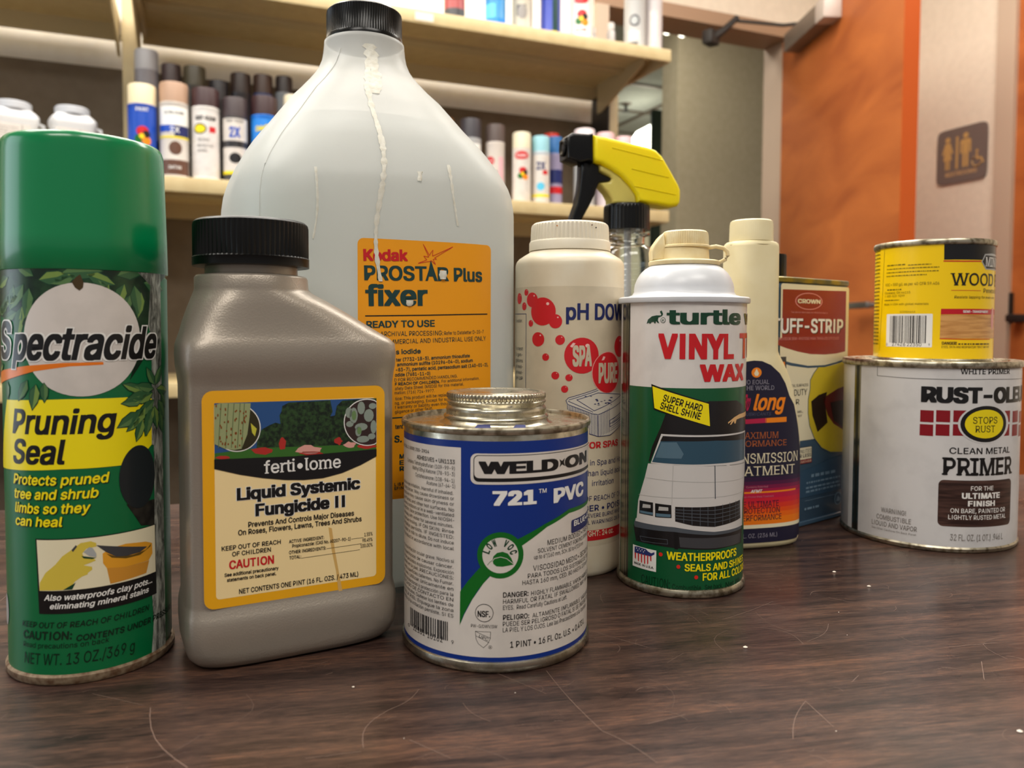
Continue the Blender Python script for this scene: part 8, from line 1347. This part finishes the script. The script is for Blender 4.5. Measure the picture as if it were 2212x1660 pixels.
# ------------------------------------------------------------ 8 transmission treatment bottle
t = thing('additive_bottle', 'long necked ivory bottle with dark label, behind the wax can', 'bottle', base('prol'), R(14))
M_iv2 = noisy('ivory_plastic', (236, 224, 184), (228, 214, 170), 50, .42)
loft('bottle_body', [(z, a * (1.045 if z < .1 else 1 + .045 * max(0, (.12 - z) / .02)), b, n, 0, 0) for z, a, b, n in [(.0003, .0300, .0140, 2.6), (.0015, .0320, .0155, 2.6), (.004, .0332, .0163, 2.5), (.008, .0335, .0165, 2.5), (.050, .0335, .0165, 2.5), (.0651, .0331, .0165, 2.5), (.078, .0318, .0165, 2.5), (.0886, .0299, .0165, 2.5), (.0998, .0272, .0163, 2.5), (.107, .0248, .0160, 2.5), (.1113, .0231, .0157, 2.5), (.115, .0210, .0154, 2.6), (.1183, .0190, .0150, 2.7), (.1205, .0175, .0146, 2.8), (.123, .0165, .0143, 2.9), (.127, .0162, .0142, 3.0), (.150, .0160, .0141, 3.0), (.1880, .0158, .0140, 3.0), (.1900, .0156, .0138, 2.8), (.1912, .0148, .0132, 2.4), (.1918, .0128, .0125, 2)]], M_iv2, t, 128, autos=50)
lathe('cap', [(.0125, .1915), (.0134, .1918), (.0134, .1930), (.0132, .2025), (.0128, .2042), (.0118, .2050), (.004, .2052)], M_iv2, t, 256, ridge=(.1935, .2028, 70, .00015))
tube('neck_line', [( .0160 * math.cos(R(a)), .0142 * math.sin(R(a)), .1893) for a in range(-170, -9, 10)], .0003, M_iv2, t, 6)
artwork('front_label', *L('PROL'), t, rough=.42)
# ------------------------------------------------------------ 9 stripper tin
t = thing('stripper_tin', 'slate blue rectangular paint stripper tin with red label', 'tin', base('tuff'), R(37.3))
M_sl = pbr('slate_enamel', (62, 88, 110), .35); M_brass = noisy('brassy_rim', (150, 132, 48), (84, 88, 80), 90, .35, .6)
loft('tin_body', [(z, a, b, 9, 0, 0) for z, a, b in ((.001, .0455, .0290), (.003, .0462, .0300), (.168, .0462, .0300), (.169, .0455, .0295))], M_sl, t, 160)
loft('bottom_rim', [(0, .046, .0296, 9, 0, 0), (.0008, .0472, .0308, 9, 0, 0), (.0030, .0472, .0308, 9, 0, 0), (.0036, .0464, .0300, 9, 0, 0)], M_sl, t, 160)
loft('top_rim', [(.1678, .0462, .0300, 9, 0, 0), (.1684, .0472, .0309, 9, 0, 0), (.1712, .0473, .0310, 9, 0, 0), (.1718, .0464, .0302, 9, 0, 0), (.1700, .0458, .0296, 9, 0, 0), (.1695, .044, .028, 9, 0, 0)], M_brass, t, 160)
lathe('screw_cap', [(.0130, .1695), (.0132, .1700), (.0132, .1738), (.0112, .1742), (.0112, .1885), (.0108, .1898), (.003, .19)], M_blackr, t, 160, off=(-.0115, 0), ridge=(.1745, .1888, 30, .0004))
artwork('front_label', *L('TUFF'), t, rough=.34, base=.00015)
# ------------------------------------------------------------ 10 quart of primer
t = thing('primer_can', 'white quart paint can of metal primer at the right edge', 'paint can', base('prim'))
lathe('can_body', [(.0505, .001), (.0520, .0028), (.0526, .0040), (.0526, .1135), (.0520, .1140)], pmat('primwhite'), t, 160)
lathe('bottom_rim', [(.0512, .0), (.0527, .0003), (.0533, .0012), (.0534, .0026), (.0528, .0036), (.0522, .0038)], M_tindark, t, 160)
lathe('top_rim', [(.0526, .1130), (.0537, .1136), (.0540, .1148), (.0539, .1166), (.0533, .1174), (.0520, .1175), (.0500, .1168), (.0490, .1155), (.0488, .1135)], M_tindark, t, 160, close=False)
lathe('lid', [(.0489, .1130), (.0486, .1160), (.0478, .1172), (.0465, .1172), (.0455, .1162), (.0440, .1156), (.01, .1156)], M_tin, t, 160)
artwork('printed_label', *L('PRIM'), t, rough=.28)
# ------------------------------------------------------------ 11 half pint of wood stain standing on it
Z = .1157
t = thing('stain_can', 'small yellow wood stain can standing on top of the primer can', 'paint can', base('mw', Z))
lathe('can_body', [(.0345, .0006), (.0355, .0018), (.0358, .0028), (.0358, .0755), (.0352, .076)], pmat('mwyellow'), t, 128)
lathe('bottom_rim', [(.0352, .0), (.0360, .0003), (.0364, .0010), (.0364, .0018), (.0358, .0026)], M_tin, t, 128)
lathe('top_rim', [(.0357, .0750), (.0366, .0755), (.0370, .0764), (.0369, .0782), (.0363, .0790), (.0350, .0790), (.0335, .0782), (.0330, .0765)], M_tindark, t, 128, close=False)
lathe('lid', [(.0330, .0760), (.0327, .0778), (.0318, .0786), (.0308, .0784), (.0300, .0776), (.01, .0774)], M_tin, t, 128)
artwork('wrap_label', *L('MINW'), t, zoff=Z, rough=.30)
